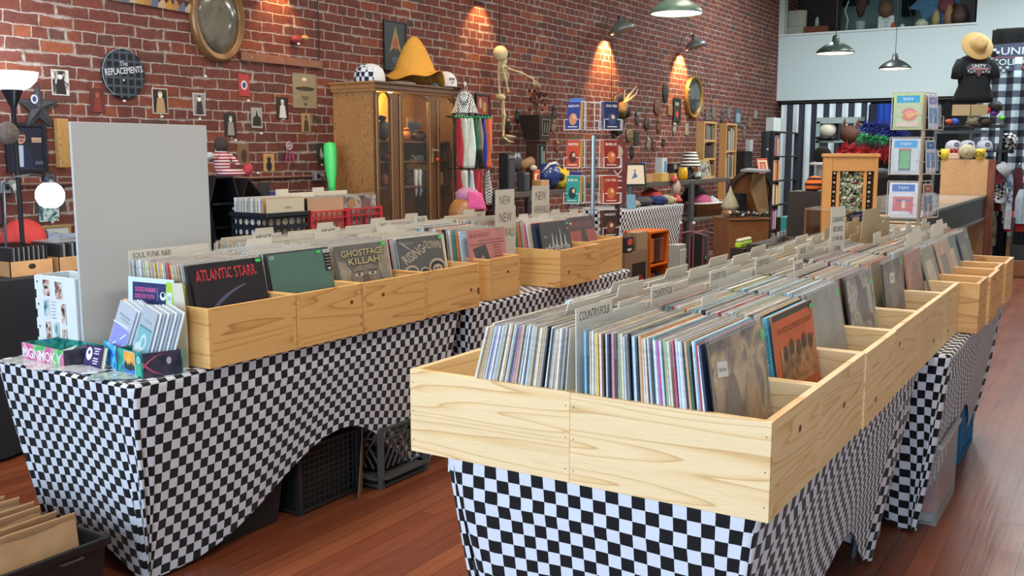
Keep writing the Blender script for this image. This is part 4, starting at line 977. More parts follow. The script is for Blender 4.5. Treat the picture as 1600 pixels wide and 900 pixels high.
for k in range(9):
 mailer(-2.735 - .070*k,R(-7 - .6*k),R(2*math.sin(k)),.44 - .02*(k % 3),.325 - .006*(k % 2),['brown mailer nearest the bin rim by the checkered cloth','second brown mailer from the checkered cloth','brown mailer with a folded top, third from the checkered cloth','thin brown mailer in the middle of the black bin','fourth thick brown mailer in the black bin','brown mailer with blue tape on its edge','brown mailer beyond the blue taped one','brown mailer near the left frame edge','last brown mailer of the black bin'][k],tape=(k == 5))
# under the right table
tote('storage_tote','dark green-black tote under the near right table',-1.25,-.78,3.0,3.42,.32,mat('#23261f',.6),taper=.03)
m = MB();m.blob((-.735,3.62,.10),(.045,.07,.10),amp=.5,seed=5,n=14,m=10);tag(m.build('plastic_bag',mat('#8b97a6',.2),smooth=True),'crumpled grey plastic bag hanging below the checkered cloth by the aisle','bag')
t = thing('clear_bin','clear plastic bin with a red stripe under the far right table','bin',(-.78,4.30,.001))
CLR = make_film('clear_plastic',a=.5,tint='#cfd4d2',rough=.1,bump=0)
m = MB()
for (a0,a1,b0,b1) in ((-.22,.22,-.24,-.236),(-.22,.22,.236,.24),(-.22,-.216,-.236,.236),(.216,.22,-.236,.236)): m.bb(a0,a1,b0,b1,0,.33)
m.bb(-.22,.22,-.24,.24,0,.004);m.build('body',CLR,t)
m = MB();
for (a0,a1,b0,b1) in ((-.23,.23,-.25,-.235),(-.23,.23,.235,.25),(-.23,-.215,-.235,.235),(.215,.23,-.235,.235)): m.bb(a0,a1,b0,b1,.32,.335)
m.build('rim',mat('#b9bcb8',.4),t);MB().bb(-.20,.20,-.22,.22,.05,.09).build('red_stripe',mat('#b04a44',.5),t);MB().bb(-.20,.20,-.22,.22,.01,.045).build('contents',mat('#9a948c',.6),t)
milk_crate('blue plastic crate at the aisle side under the far right table',(-.79,5.20),mat('#1f6a94',.4),w=.36,d=.42,h=.34,style='bars')

# ------------------------------------------------------------------ left wall side: clothed table with record boxes, lamps, toys
def clothed_table(label,x0,x1,y0,y1,z,m):
 t = thing('clothed_table',label,'table',((x0 + x1)/2,(y0 + y1)/2,0));hx,hy = (x1 - x0)/2,(y1 - y0)/2
 b = MB();per = []
 for k,(c,d,L_) in enumerate((((-hx,-hy),(1,0),2*hx),((hx,-hy),(0,1),2*hy),((hx,hy),(-1,0),2*hx),((-hx,hy),(0,-1),2*hy))):
  n = int(L_/.05)
  for i in range(n): per.append((c[0] + d[0]*L_*i/n,c[1] + d[1]*L_*i/n,d[1],-d[0]))
 N_ = len(per);vs = []
 for j in range(5):
  v = j/4
  for i,(x,y,nx,ny) in enumerate(per):
   q = .018*v*math.sin(i*1.3) + .01*v;vs.append((x + nx*q,y + ny*q,z - (z - .02)*v))
 fs = [(j*N_ + i,(j + 1)*N_ + i,(j + 1)*N_ + (i + 1) % N_,j*N_ + (i + 1) % N_) for j in range(4) for i in range(N_)] + [tuple(range(N_))]
 b.add(vs,fs);b.build('cloth',m,t,auto=40)
 for sx in (-1,1):
  for sy in (-1,1): MB().tube([(sx*(hx - .06),sy*(hy - .06),0),(sx*(hx - .06),sy*(hy - .06),z - .01)],.014,8).build('leg',STEEL,t)
 return t
clothed_table('table under black cloth along the brick wall at the left',-5.2,-4.52,1.7,3.5,.87,mat('#14151b',.9))
clothed_table('dark clothed table along the brick wall carrying the record crates',-5.2,-4.42,3.62,5.45,.82,mat('#17171a',.9))
zt = .871
def cd_box(label,x0,x1,y0,y1,mm=None):
 t = thing('cardboard_bin',label,'cardboard box',((x0 + x1)/2,(y0 + y1)/2,zt),0,'cardboard boxes of small records on the black cloth');hx,hy = (x1 - x0)/2,(y1 - y0)/2;K = mat('#b88a5c',.8,noise_amt=.06)
 for nm,b in (('side_wall',(-hx,hx,-hy,-hy + .004)),('side_wall',(-hx,hx,hy - .004,hy)),('side_wall',(-hx,-hx + .004,-hy,hy)),('side_wall',(hx - .004,hx,-hy,hy))): MB().bb(b[0],b[1],b[2],b[3],0,.075).build(nm,K,t)
 A = Art();A.ell(0,0,.02,.014,'#2b2118',12);A.build('hand_hole',t,facing('+x',(hx,0,.045)))
 A = Art();A.ell(0,0,.02,.014,'#2b2118',12);A.build('hand_hole',t,facing('-y',(0,-hy,.045)))
 b = MB();n = 22
 for k in range(n): y = -hy + .02 + (2*hy - .04)*k/n;b.bb(-hx + .01,hx - .01,y,y + (2*hy - .04)/n*.6,.01,.14 + .003*(k % 3),k % 3)
 q = b.build('disc_cases',[mat('#2b2c2e',.3),mat('#6f7272',.3),mat('#1b1b1c',.3)],t);tag(q,kind='stuff')
 return t
cd_box('cardboard box of disc cases at the near end of the black cloth',-4.93,-4.62,2.72,2.95);cd_box('cardboard box of disc cases beside the grey panel',-4.93,-4.62,2.98,3.38)
tag(MB().bb(-.12,.12,-.1,.1,0,.003).build('plastic_cover',make_film('wrap',a=.8,tint='#cfd5da',bump=.4),loc=(-4.78,3.1,zt + .147)),'clear plastic laid over the disc cases in the left cardboard box','cover')
# red and white plush ball, cloth heap, picture
p = at(37,372,X=-4.98)
t = thing('plush_ball','red plush ball with a white and yellow underside left of the globe lamp','plush toy',(p.x,p.y,.99),0)
m = MB();m.blob((0,0,.03),(.10,.12,.11),n=20,m=14);m.build('red_top',mat('#c03a36',.8),t,smooth=True);MB().blob((.015,.02,-.035),(.09,.10,.07),n=16,m=10).build('white_underside',mat('#d9cdc0',.8),t,smooth=True);MB().blob((.03,-.08,-.07),(.04,.05,.05)).build('yellow_patch',mat('#d9a63c',.8),t,smooth=True)
m = MB();m.blob((-5.03,3.16,.955),(.10,.26,.085),amp=.5,seed=8,n=26,m=14,f=4);tag(m.build('cloth_heap',mat('#8794ad',.85),smooth=True),'crumpled light blue clothing heaped behind the cardboard boxes','clothing')
m = MB();m.box((-4.94,3.06,1.03),(.05,.14,.06),rot=(.2,.1,.2));tag(m.build('folded_garment',mat('#25324c',.8),bevel=.015),'dark blue folded garment on the light blue clothing','clothing')
def wallframe(nm,label,cat,px0,py0,px1,py1,fm,inner,art=None,fw=.02,th=.02,group=None,X=XW,tilt=0):
 a = at(px0,(py0 + py1)/2,X=X + th);b = at(px1,(py0 + py1)/2,X=X + th);y0,y1 = a.y,b.y
 zt_ = at((px0 + px1)/2,py0,X=X + th).z;zb = at((px0 + px1)/2,py1,X=X + th).z;w,h = y1 - y0,zt_ - zb
 t = thing(nm,label,cat,(X + .002,(y0 + y1)/2,zb),0,group)
 if fw:
  f = MB();M = Matrix(((0,-1,0,0),(1,0,0,0),(0,0,1,0),(0,0,0,1)))
  f.bb(0,th,-w/2,-w/2 + fw,0,h);f.bb(0,th,w/2 - fw,w/2,0,h);f.bb(0,th,-w/2 + fw,w/2 - fw,0,fw);f.bb(0,th,-w/2 + fw,w/2 - fw,h - fw,h);f.build('frame',fm,t,bevel=.002)
 MB().bb(0,th*(.6 if fw else 1),-w/2 + fw,w/2 - fw,fw,h - fw).build('picture',inner,t)
 if art: A = Art();art(A,w - 2*fw,h - 2*fw);A.build('print',t,facing('+x',(th*(.6 if fw else 1) + .0003,0,h/2)))
 return t
def a_por(A,w,h):      # a plain portrait of a person in dark clothes
 A.rect(0,0,w,h,'#141b30');sx = -.18*w
 A.poly([(sx - .3*w,-h/2),(sx - .22*w,-.02*h),(sx,.1*h),(sx + .25*w,-.02*h),(sx + .42*w,-h/2)],'#1d2844');A.poly([(sx - .1*w,.06*h),(sx + .08*w,.06*h),(sx + .06*w,-h*.45),(sx - .14*w,-h*.45)],'#aebfd6')
 A.ell(sx,.24*h,.16*w,.15*h,'#b98f80');A.ell(sx,.31*h,.17*w,.10*h,'#2c2a30',a0=0,a1=PI);A.rect(sx + .03*w,.25*h,.2*w,.012,'#5a4038');A.rect(sx + .03*w,.17*h,.09*w,.008,'#6a3c36')
 A.rect(.3*w,.22*h,.3*w,.012,'#b9a58f');A.rect(.3*w,.17*h,.3*w,.02,'#a98c74');A.rect(.34*w,-.36*h,.25*w,.02,'#4f5670')
wallframe('framed_portrait','framed dark poster of a man in a suit, left of the panel','poster',10,192,74,270,mat('#1a1c26',.4),mat('#141b30',.5),a_por,fw=.022)
wallframe('wall_photo','small landscape photo on the brick under the globe lamp','photo',61,312,92,346,BLACKM,PH[1],None,fw=0,th=.004)
wallframe('framed_picture','thin gold framed picture partly behind the grey panel','picture',68,352,112,392,mat('#b08a4c',.4),mat('#cdd2cc',.5),lambda A,w,h: A.rect(.2*w,-.1*h,w*.4,h*.55,PHOTO2),fw=.012)
wallframe('wall_picture','dark red picture at the very left edge of the photo','picture',-14,308,6,352,BLACKM,mat('#5a2f3e',.5),None,fw=.01)
# torchiere and gooseneck globe lamp
p = at(18,128,d=4.95)
t = thing('torchiere_lamp','black floor lamp with a glowing white bowl shade at the left edge','floor lamp',(p.x,p.y,0));zb = p.z
MB().lathe([(0,0),(.13,0),(.13,.012),(.02,.03),(.012,.05)],24).build('base',BLACKM,t,smooth=True)
MB().lathe([(.012,.04),(.012,zb - .13),(.018,zb - .12),(.05,zb - .045),(.055,zb - .035)],14).build('pole',mat('#3a3d42',.3,.6),t,auto=40)
bowl = mat('#eef6ff',.4,emit=1.5,ecol='#d4ecff')
MB().lathe([(.055,zb - .04),(.085,zb - .025),(.118,zb + .01),(.128,zb + .05),(.122,zb + .05),(.11,zb + .012),(.08,zb - .018)],28,cap=False).build('bowl_shade',bowl,t,smooth=True)
l = bpy.data.lights.new('torchiere_bulb','POINT');l.energy = 22;l.color = (.9,.96,1);l.shadow_soft_size = .06;lo = bpy.data.objects.new('torchiere_bulb',l);COL.objects.link(lo);lo.location = (p.x,p.y,zb + .09)
p = at(78,303,d=4.75)
t = thing('globe_lamp','gooseneck arm with a bright white globe below a black cap, before the brick wall','lamp',(p.x,p.y,p.z))
MB().lathe([(.0,-.068),(.03,-.066),(.052,-.05),(.066,-.02),(.066,.008),(.052,.036),(.03,.052),(.022,.056)],24).build('globe_shade',mat('#ffffff',.3,emit=3.5,ecol='#f2f7ff'),t,smooth=True)
MB().lathe([(.022,.05),(.03,.055),(.034,.075),(.030,.095),(.012,.105),(0,.106)],18).build('cap',BLACKM,t,smooth=True)
MB().tube([(-.02,-.01,.085),(-.06,-.06,.095),(-.08,-.13,.085),(-.10,-.17,.05),(-.10,-.175,-.1),(-.10,-.18,-.25)],.006,8).build('gooseneck',mat('#222428',.4),t)
l = bpy.data.lights.new('globe_bulb','POINT');l.energy = 9;l.color = (.92,.97,1);l.shadow_soft_size = .07;lo = bpy.data.objects.new('globe_bulb',l);COL.objects.link(lo);lo.location = (p.x + .085,p.y,p.z - .05)
# the round felt thing on the lamp pole, star, post, outlet, pipe
p = at(12,208,d=4.85);m = MB();m.lathe([(0,-.02),(.05,-.018),(.058,0),(.05,.018),(0,.02)][::-1],20,0,Matrix.Translation(p) @ facing('+x').to_3x3().to_4x4() @ Matrix.Rotation(0,4,'Z'));tag(m.build('felt_disc',mat('#6c625c',.9,noise_amt=.3,nscale=60),smooth=True),'round grey felt disc hanging at the lamp pole by the left edge','ornament')
def starpts(r1,r2,n=5,a=PI/2): return [((r1 if k % 2 == 0 else r2)*math.cos(a + PI*k/n),(r1 if k % 2 == 0 else r2)*math.sin(a + PI*k/n)) for k in range(2*n)]
p = at(60,168,X=XW + .02);t = thing('metal_star','grey wire star hanging on the brick above the dark portrait','ornament',(p.x,p.y,p.z))
m = MB();pts = starpts(.135,.052)
for k in range(10): a,b = pts[k],pts[(k + 1) % 10];m.bar((0,a[0],a[1]),(0,b[0],b[1]),.006);m.bar((.02,0,0),(0,a[0],a[1]),.003)
m.build('wire',mat('#4d4f55',.4,.5),t);MB().add([(.02,0,0)] + [(0,a,b) for a,b in pts],[(0,k + 1,(k + 1) % 10 + 1) for k in range(10)]).build('mesh',mat('#3a3c42',.6),t)
A = Art();A.ell(0,0,.022,.026,'#b9bfd0');A.ell(0,0,.012,.016,'#35406a');A.build('badge',t,facing('+x',(.022,-.035,.045)))
a = at(90,185,X=XW + .05);b = at(107,262,X=XW + .05)
tag(MB().bb(XW + .003,XW + .05,a.y,b.y + .02,b.z,a.z).build('rough_timber',make_wood('rough_timber','#b98f52','#9c7440','#5d4326',ring=24,axis='h',knots=False,stretch=4),bevel=.006),'rough split timber on the brick at the top left corner of the panel','timber')
def outlet(px,py,label):
 p = at(px,py,X=XW + .03);t = thing('wall_outlet',label,'outlet',(XW + .002,p.y,p.z),0,'metal outlet boxes on the brick');MB().bb(0,.045,-.05,.05,-.035,.035).build('box',mat('#9aa0a2',.4,.5),t,bevel=.004)
 A = Art();A.ell(-.02,0,.016,.02,'#202224');A.ell(.022,0,.016,.02,'#c9ccca');A.build('sockets',t,facing('+x',(.046,0,0)))
 MB().tube([(.05,-.02,0),(.085,-.02,-.005),(.09,-.02,-.06)],.006,8).build('plug',BLACKM,t)
outlet(14,292,'metal outlet box on the brick at the left edge behind the lamp pole');outlet(498,275,'metal outlet box on the brick left of the green bat')
a = at(20,285,X=XW + .01);b = at(490,275,X=XW + .01)
tag(MB().tube([(XW + .014,3.05,1.30),(XW + .014,b.y,1.30)],.010,8).build('conduit_pipe',mat('#7c5a50',.6)),'thin conduit pipe running low along the brick to the outlet','pipe')

# crates of records on the dark cloth
zc = .822
def holed_crate(label,x0,x1,y0,y1,h,m):
 t = thing('holed_crate',label,'crate',((x0 + x1)/2,(y0 + y1)/2,zc));hx,hy = (x1 - x0)/2,(y1 - y0)/2
 for (a,b) in (((-hx,-hy),(hx,-hy)),((hx,-hy),(hx,hy)),((hx,hy),(-hx,hy)),((-hx,hy),(-hx,-hy))):
  A_ = Vector((a[0],a[1],0));d = Vector((b[0] - a[0],b[1] - a[1],0));L_ = d.length;d.normalize()
  bm = bmesh.new();nx,nz = 6,4;q = MB()
  # plate with round holes: a ring of quads per cell
  cw,chh = L_/nx,(h - .028)/nz
  for i in range(nx):
   for j in range(nz):
    cx_,cz_ = (i + .5)*cw,(j + .5)*chh;hole = (j in (2,3) and not (1 < i < 4 and j == 3))
    sq = [(cx_ + cw/2*s_,cz_ + chh/2*t_) for s_,t_ in ((1,0),(1,1),(0,1),(-1,1),(-1,0),(-1,-1),(0,-1),(1,-1))]
    if hole or (j == 3):
     rr = (.36*min(cw,chh));rc = [(cx_ + rr*math.cos(PI*k/4)*(1 if hole else 1.3),cz_ + rr*math.sin(PI*k/4)) for k in range(8)]
     vs = [A_ + d*x + Vector((0,0,z)) for x,z in sq + rc];q.add(vs,[(k,(k + 1) % 8,8 + (k + 1) % 8,8 + k) for k in range(8)])
    else: q.add([A_ + d*x + Vector((0,0,z)) for x,z in sq],[tuple(range(8))])
  q.build('side_wall',m,t,weld=True,thick=.004)
 q = MB()
 for (a0,a1,b0,b1) in ((-hx - .012,hx + .012,-hy - .012,-hy),(-hx - .012,hx + .012,hy,hy + .012),(-hx - .012,-hx,-hy,hy),(hx,hx + .012,-hy,hy)): q.bb(a0,a1,b0,b1,h - .028,h)
 q.build('rim',m,t,bevel=.003);MB().bb(-hx + .004,hx - .004,-hy + .004,hy - .004,0,.006).build('bottom',m,t)
 return t
cx1 = -4.50;ya = at(418,340,X=cx1).y;yb = at(482,340,X=cx1).y
xa = at(362,340,Y=ya).x
holed_crate('black plastic crate with round holes holding white sleeves, before the brick',xa,cx1,ya,yb,.285,mat('#1a2029',.45))
def crate_records(label_fn,x0,x1,y0,y1,n,seq,z,group,top=.315):
 rn = random.Random(n)
 for k in range(n):
  x = x0 + (x1 - x0)*(k + .5)/n;c = seq[k % len(seq)];nb = seq[(k - 1) % len(seq)] if k else None
  l = '%s record sleeve %s, %s' % (c,'after a %s one' % nb if nb else 'at the back',label_fn)
  record('r',l,group,x,(y0 + y1)/2,z,R(rn.uniform(-2,1)),CN[c],abs(x1 - x0)/n*.7,film=False)
crate_records('in the black holed crate',xa + .03,cx1 - .03,ya,yb,14,['white','silver','cream','pale blue','grey','white','beige','silver','white','grey','cream','white','pale blue','tan'],zc + .04,'records in the black holed crate')
t = thing('divider_card','cream card with a pencilled word at the front of the black holed crate','divider card',(cx1 - .022,(ya + yb)/2,zc + .04),0,CARDG);MB().bb(-.001,.001,-.165,.165,0,.33).build('card',mat('#cfc6ae',.6),t);A = Art();A.text('Gently',0,0,.016,INK);A.build('handwriting',t,facing('+x',(.0012,.02,.27)))
RED = mat('#c9303f',.4)
y2 = yb + .03
for k in range(2):
 yy = y2 + .19 + .38*k
 milk_crate('red plastic crate of records right next to the black holed crate' if k == 0 else 'red plastic crate of records close to the oak cabinet',(cx1 - .20 - .03*k,yy),RED,w=.36,d=.36,h=.28,style='bars',z=zc,nm='record_crate',group='red crates of records')
 crate_records('in the %s red crate' % ('first' if k == 0 else 'second'),cx1 - .35,cx1 - .08,yy - .17,yy + .17,12,[['tan','white','brown','silver','cream','red','beige','navy','grey','olive','pink','black'],['brown','charcoal','white','orange','grey','navy','tan','teal','cream','black','rose','silver']][k],zc + .02,'records in the red crates')
 divider(cx1 - .33 - .03*k,yy,0,'','white tab card at the back of the %s red crate' % ('first' if k == 0 else 'second'),tab=0,h=.345,tabw=.33,z=zc + .02)
o = front((0,0,y2,y2 + .38),cx1 - .055,0,0,'#c29a72','plain tan sleeve at the front of the first red crate',None,zz=zc + .02);
def art_blk(A): A.rect(0,0,.315,.315,PHOTO2);A.ell(-.08,.08,.04,.05,mat('#a57c2c',.5));A.ell(.06,.06,.05,.07,mat('#6b3f34',.5))
o = front((0,0,y2 + .38,y2 + .76),cx1 - .085,0,0,'#221d1b','black patterned sleeve at the front of the second red crate',art_blk,zz=zc + .02)

# coffin shelf with a striped doll on top
p0 = at(328,300,X=-4.85);p1 = at(374,300,X=-4.85);zc0 = .822;hz = at(350,278,X=-4.85).z - zc0
t = thing('coffin_shelf','black coffin shaped shelf on the dark cloth, right of the grey panel','shelf',(-4.95,(p0.y + p1.y)/2,zc0));w = (p1.y - p0.y)/2
out = [(-w*.5,0),(w*.5,0),(w,hz*.68),(w*.55,hz),(-w*.55,hz),(-w,hz*.68)]
M = Matrix(((0,-1,0,0),(1,0,0,0),(0,0,1,0),(0,0,0,1)))
BK = mat('#15171b',.35)
MB().prism(out,.09,.10,0,M).build('back_panel',BK,t)
m = MB()
for k in range(6):
 a,b = out[k],out[(k + 1) % 6];m.bar((0,a[0],a[1]),(0,b[0],b[1]),.2,.012,up=(0,b[1] - a[1] + 1e-3,-(b[0] - a[0])) if 0 else (1,0,0))
m = MB()
for k in range(6):
 a,b = Vector((0,out[k][0],out[k][1])),Vector((0,out[(k + 1) % 6][0],out[(k + 1) % 6][1]));n_ = (b - a).cross(Vector((1,0,0))).normalized()*.012
 m.add([a + Vector((-.1,0,0)),b + Vector((-.1,0,0)),b + Vector((.1,0,0)),a + Vector((.1,0,0)),a + n_ + Vector((-.1,0,0)),b + n_ + Vector((-.1,0,0)),b + n_ + Vector((.1,0,0)),a + n_ + Vector((.1,0,0))],[(0,1,2,3),(7,6,5,4),(0,4,5,1),(1,5,6,2),(2,6,7,3),(3,7,4,0)])
m.build('side_wall',BK,t)
for f in (.36,.66): MB().bb(-.09,.095,-w*(.5 + .45*f),w*(.5 + .45*f),hz*f,hz*f + .01).build('shelf_board',BK,t)
m = MB();m.add([(-.10,w + .10,hz*.98),(.10,w + .10,hz*.98),(.12,w + .28,hz*.60),(-.08,w + .28,hz*.60),(.1,w + .02,hz*.62),(-.1,w + .02,hz*.62)],[(0,1,2,3),(0,1,4,5)])
tag(m.build('casket_lid',BK,None,thick=.01,loc=(-4.95,(p0.y + p1.y)/2 - .02,zc0)),'black slanted lid piece leaning beside the coffin shelf','lid')
tag(MB().bb(-.03,.03,-.05,.05,0,.02).build('white_box',mat('#d3cfc6',.5),loc=(-4.86,p1.y + .02,zc0 + hz*.58),bevel=.004),'small white box on the ledge beside the coffin shelf','box')
# doll, sitting
zd = zc0 + hz + .008;yd = at(349,260,X=-4.93).y
t = thing('striped_doll','dark faced doll in red and white striped clothes sitting on the coffin shelf','doll',(-4.94,yd,zd))
DK = mat('#3b332f',.9);STR = make_checker('stripes','#c7bfc0','#a02a3a',.016,coord='Object')
mst,ntq,Nq,Lq,bq = nodes('striped_cloth');tcq = Nq.new('ShaderNodeTexCoord');wq = Nq.new('ShaderNodeTexWave');wq.bands_direction = 'Z';wq.inputs['Scale'].default_value = 16;Lq.new(tcq.outputs['Object'],wq.inputs[0]);rq = ramp(Nq,[(.49,'#d8d0d0'),(.51,'#a3283a')]);Lq.new(wq.outputs['Fac'],rq.inputs[0]);Lq.new(rq.outputs[0],bq.inputs['Base Color']);bq.inputs['Roughness'].default_value = .9
MB().blob((0,0,.085),(.045,.055,.09),n=16,m=12).build('shirt',mst,t,smooth=True);MB().blob((0,0,.20),(.045,.05,.052),n=16,m=12).build('head',DK,t,smooth=True)
MB().tube([(0,-.04,.14),(.02,-.09,.12),(.05,-.13,.125)],[.02,.016,.013],8).build('sleeve',mst,t,smooth=True);MB().blob((.06,-.15,.13),(.025,.028,.024)).build('hand',mat('#b9b4b0',.9),t,smooth=True)
MB().tube([(0,.04,.14),(.03,.08,.10),(.05,.09,.07)],[.02,.016,.013],8).build('sleeve',mst,t,smooth=True)
MB().tube([(0,-.02,.02),(.05,.0,.022),(.07,.07,.02),(.06,.12,.02)],[.026,.024,.022,.018],8).build('trouser_leg',mst,t,smooth=True);MB().tube([(0,.02,.02),(.03,.06,.022),(.05,.14,.025)],[.026,.022,.018],8).build('trouser_leg',mst,t,smooth=True)
for q in ((.06,.15,.035),(.05,.175,.045)): MB().blob(q,(.03,.028,.04)).build('shoe',mat('#b0303c',.6),t,smooth=True)

# ------------------------------------------------------------------ things hung on the brick, left half
def card(px,py,w,h,label,m,art=None,cat='postcard',nm='postcard',g='small pictures pinned on the brick',th=.003):
 return wallframe(nm,label,cat,px - w/2,py - h/2,px + w/2,py + h/2,m,m,art,fw=0,th=th,group=g)
BW = make_gradient_blotch('bw_print',['#121213','#3d3b3b','#b7b3ad','#d9d5cf','#1c1b1c'],18)
def figure(c1,c2,bg=None):
 def f(A,w,h):
  if bg: A.rect(0,0,w*.9,h*.92,bg)
  A.poly([(-.3*w,-.45*h),(.32*w,-.45*h),(.22*w,.1*h),(0,.2*h),(-.2*w,.1*h)],c1);A.ell(0,.25*h,.14*w,.13*h,c2);A.ell(0,.31*h,.15*w,.09*h,c1,a0=0,a1=PI)
 return f
card(94,129,27,40,'black and white print of a seated figure right of the glowing lamp bowl',mat('#c9c4bc',.5),figure('#1e1c1d','#d4cfc8',BW))
card(152,157,22,38,'dark red print below left of the round record',mat('#5b2a26',.5),figure('#7c3129','#9a5a4a'))
card(250,158,24,40,'black and white print right of the round record',mat('#cdb9a4',.5),figure('#b08c66','#e2d6c4',mat('#201b1a',.5)))
card(311,163,19,35,'black and white cloaked figure print below the oval frame',mat('#cfccc6',.5),figure('#2b2a2a','#efece6',mat('#8e8c88',.5)))
card(360,195,18,36,'black and white print above the striped doll',mat('#1b1a1b',.5),figure('#8e8a84','#cfcac2'))
card(401,184,17,32,'grey print of a dark spired building',mat('#9a9a96',.5),lambda A,w,h: A.poly([(-.4*w,-.4*h),(.4*w,-.4*h),(.35*w,0),(.1*w,.1*h),(0,.4*h),(-.1*w,.1*h),(-.35*w,0)],'#1e1e1f'))
card(441,169,18,34,'black and white print left of the tan paper poster',mat('#1d1b1c',.5),figure('#d2cfca','#b9b4ac'))
card(478,192,14,30,'sepia portrait card under the tan paper poster',mat('#a88c60',.6),figure('#4d4028','#6b5a3c'))
card(381,133,17,34,'red card with a pale emblem right of the oval frame',mat('#a5322e',.5),lambda A,w,h: (A.ell(0,0,.3*w,.22*h,'#c9c6c6'),A.ell(0,0,.16*w,.13*h,'#27407a')))
card(380,242,18,34,'brown faded print between the striped doll and the cat card',mat('#7c5a3f',.6),lambda A,w,h: A.ell(.05*w,-.05*h,.25*w,.3*h,'#3f2c20'))
def a_cat(A,w,h): A.ell(0,-.2*h,.26*w,.28*h,'#16130f');A.ell(0,.16*h,.17*w,.12*h,'#16130f');A.poly([(-.17*w,.18*h),(-.12*w,.38*h),(-.03*w,.24*h)],'#16130f');A.poly([(.17*w,.18*h),(.12*w,.38*h),(.03*w,.24*h)],'#16130f')
card(420,254,17,28,'tan card with a sitting black cat',mat('#b9935c',.6),a_cat)
card(502,240,13,32,'dark green card left of the bright green bat',mat('#1d3a2e',.5),lambda A,w,h: A.poly([(-.1*w,.3*h),(.25*w,-.1*h),(0,-.3*h),(-.2*w,-.1*h)],'#a9b9a6'))
card(412,298,18,26,'dark slate card low on the brick above the holed crate',mat('#2c2d30',.6));card(428,307,12,16,'small purple card beside the slate card',mat('#4b3f96',.5))
for i,(x,y) in enumerate(((253,182),(312,186),(368,219),(408,208),(443,186),(481,202),(403,270),(321,119),(388,157),(82,347),(503,257),(338,236))):
 tag(card(x,y,4,3,'tiny white price sticker on the brick',mat('#e6e3dc',.6),cat='sticker',nm='price_sticker',g='white price stickers on the brick',th=.001))
# tan paper poster
def a_tan(A,w,h): A.ell(0,.06*h,.4*w,.06*h,'#2b2720');A.text('SALOON',0,.06*h,.02,'#6a5f4c');A.ell(-.02*w,.33*h,.1*w,.05*h,'#d7d2c0');A.rect(0,-.18*h,.3*w,.006,'#3e382c');A.rect(0,-.24*h,.16*w,.006,'#3e382c');A.rect(0,-.38*h,.12*w,.01,'#3e382c')
card(476,142,37,54,'tan aged paper poster with a black oval banner, left of the oak cabinet',mat('#8f8365',.6,noise_amt=.1),a_tan,cat='poster',nm='paper_poster',g=None,th=.004)
# record clock
p = at(194,115,X=XW + .02);r_ = (at(228,115,X=XW + .02).y - at(161,115,X=XW + .02).y)/2
t = thing('record_clock','round black plaid disc lettered The Replacements on the brick','wall disc',(XW + .004,p.y,p.z))
PLAID,ntq,Nq,Lq,bq = nodes('dark_plaid');tcq = Nq.new('ShaderNodeTexCoord');cc = []
for bd in ('Y','Z'):
 wq = Nq.new('ShaderNodeTexWave');wq.bands_direction = bd;wq.inputs['Scale'].default_value = 6.2;Lq.new(tcq.outputs['Object'],wq.inputs[0]);rr = ramp(Nq,[(0,'#0d1017'),(.72,'#10141c'),(.95,'#3f4c57')]);Lq.new(wq.outputs['Fac'],rr.inputs[0]);cc.append(rr)
mq = Nq.new('ShaderNodeMix');mq.data_type = 'RGBA';mq.blend_type = 'LIGHTEN';mq.inputs[0].default_value = 1;Lq.new(cc[0].outputs[0],mq.inputs[6]);Lq.new(cc[1].outputs[0],mq.inputs[7]);Lq.new(mq.outputs[2],bq.inputs['Base Color']);bq.inputs['Roughness'].default_value = .35
T = Matrix(((0,0,1,0),(1,0,0,0),(0,1,0,0),(0,0,0,1)))
MB().lathe([(0,0),(r_,0),(r_,.012),(r_ - .004,.015),(0,.015)],48,0,T).build('disc',PLAID,t)
A = Art();A.text('The',.0,.06,.028,'#c9ced6',w=.055,rot=.1);A.text('REPLACEMENTS',0,.018,.040,'#c9ced6',w=.27,rot=.13,bold=True);A.ell(-.005,-.04,.006,.006,'#dfe3e6',10);A.rect(-.01,-.165,.02,.012,'#dcdcd8');A.poly([(r_*.97*math.cos(a),r_*.97*math.sin(a)) for a in [R(q) for q in range(60,241,6)]] + [(r_*math.cos(a),r_*math.sin(a)) for a in [R(q) for q in range(240,59,-6)]],'#9aa0a6');A.build('lettering',t,facing('+x',(.0155,0,0)))
# oval convex frame
def oval(px0,px1,py0,py1,label,fm,glassm,th=.05,tw=.03):
 p0 = at(px0,(py0 + py1)/2,X=XW + th);p1 = at(px1,(py0 + py1)/2,X=XW + th);zt_ = at((px0 + px1)/2,py0,X=XW + th).z;zb = at((px0 + px1)/2,py1,X=XW + th).z
 t = thing('oval_frame',label,'frame',(XW + .004,(p0.y + p1.y)/2,(zt_ + zb)/2));ry,rz = (p1.y - p0.y)/2,(zt_ - zb)/2
 TT_ = Matrix(((0,0,1,0),(ry,0,0,0),(0,rz,0,0),(0,0,0,1)));k = tw/ry
 MB().lathe([(1 - k*1.6,.02),(1 - k*1.3,th*.9),(1 - k*.9,th*.75),(1 - k*.7,th),(1 - k*.3,th*.95),(1,th*.3),(1,0)],56,0,TT_,cap=False).build('frame',fm,t,smooth=True)
 MB().lathe([(0,.03 + .02),(.3,.048),(.6,.042),(1 - k*1.5,.022),(1 - k*1.4,.01),(0,.01)][::-1],48,0,TT_).build('convex_picture',glassm,t,smooth=True)
 return t
oval(302,384,-42,97,'large oval gilt frame with a faded convex portrait at the top of the photo',mat('#7d5a34',.35,.3,noise_amt=.15),make_gradient_blotch('faded_portrait',['#3a3832','#57544a','#6e6a5c','#4a463c'],4,rough=.12))
oval(1074,1099,118,185,'narrow looking gilt oval mirror lit by the second wall lamp',mat('#9a7436',.35,.3),mat('#59635f',.08,.6))
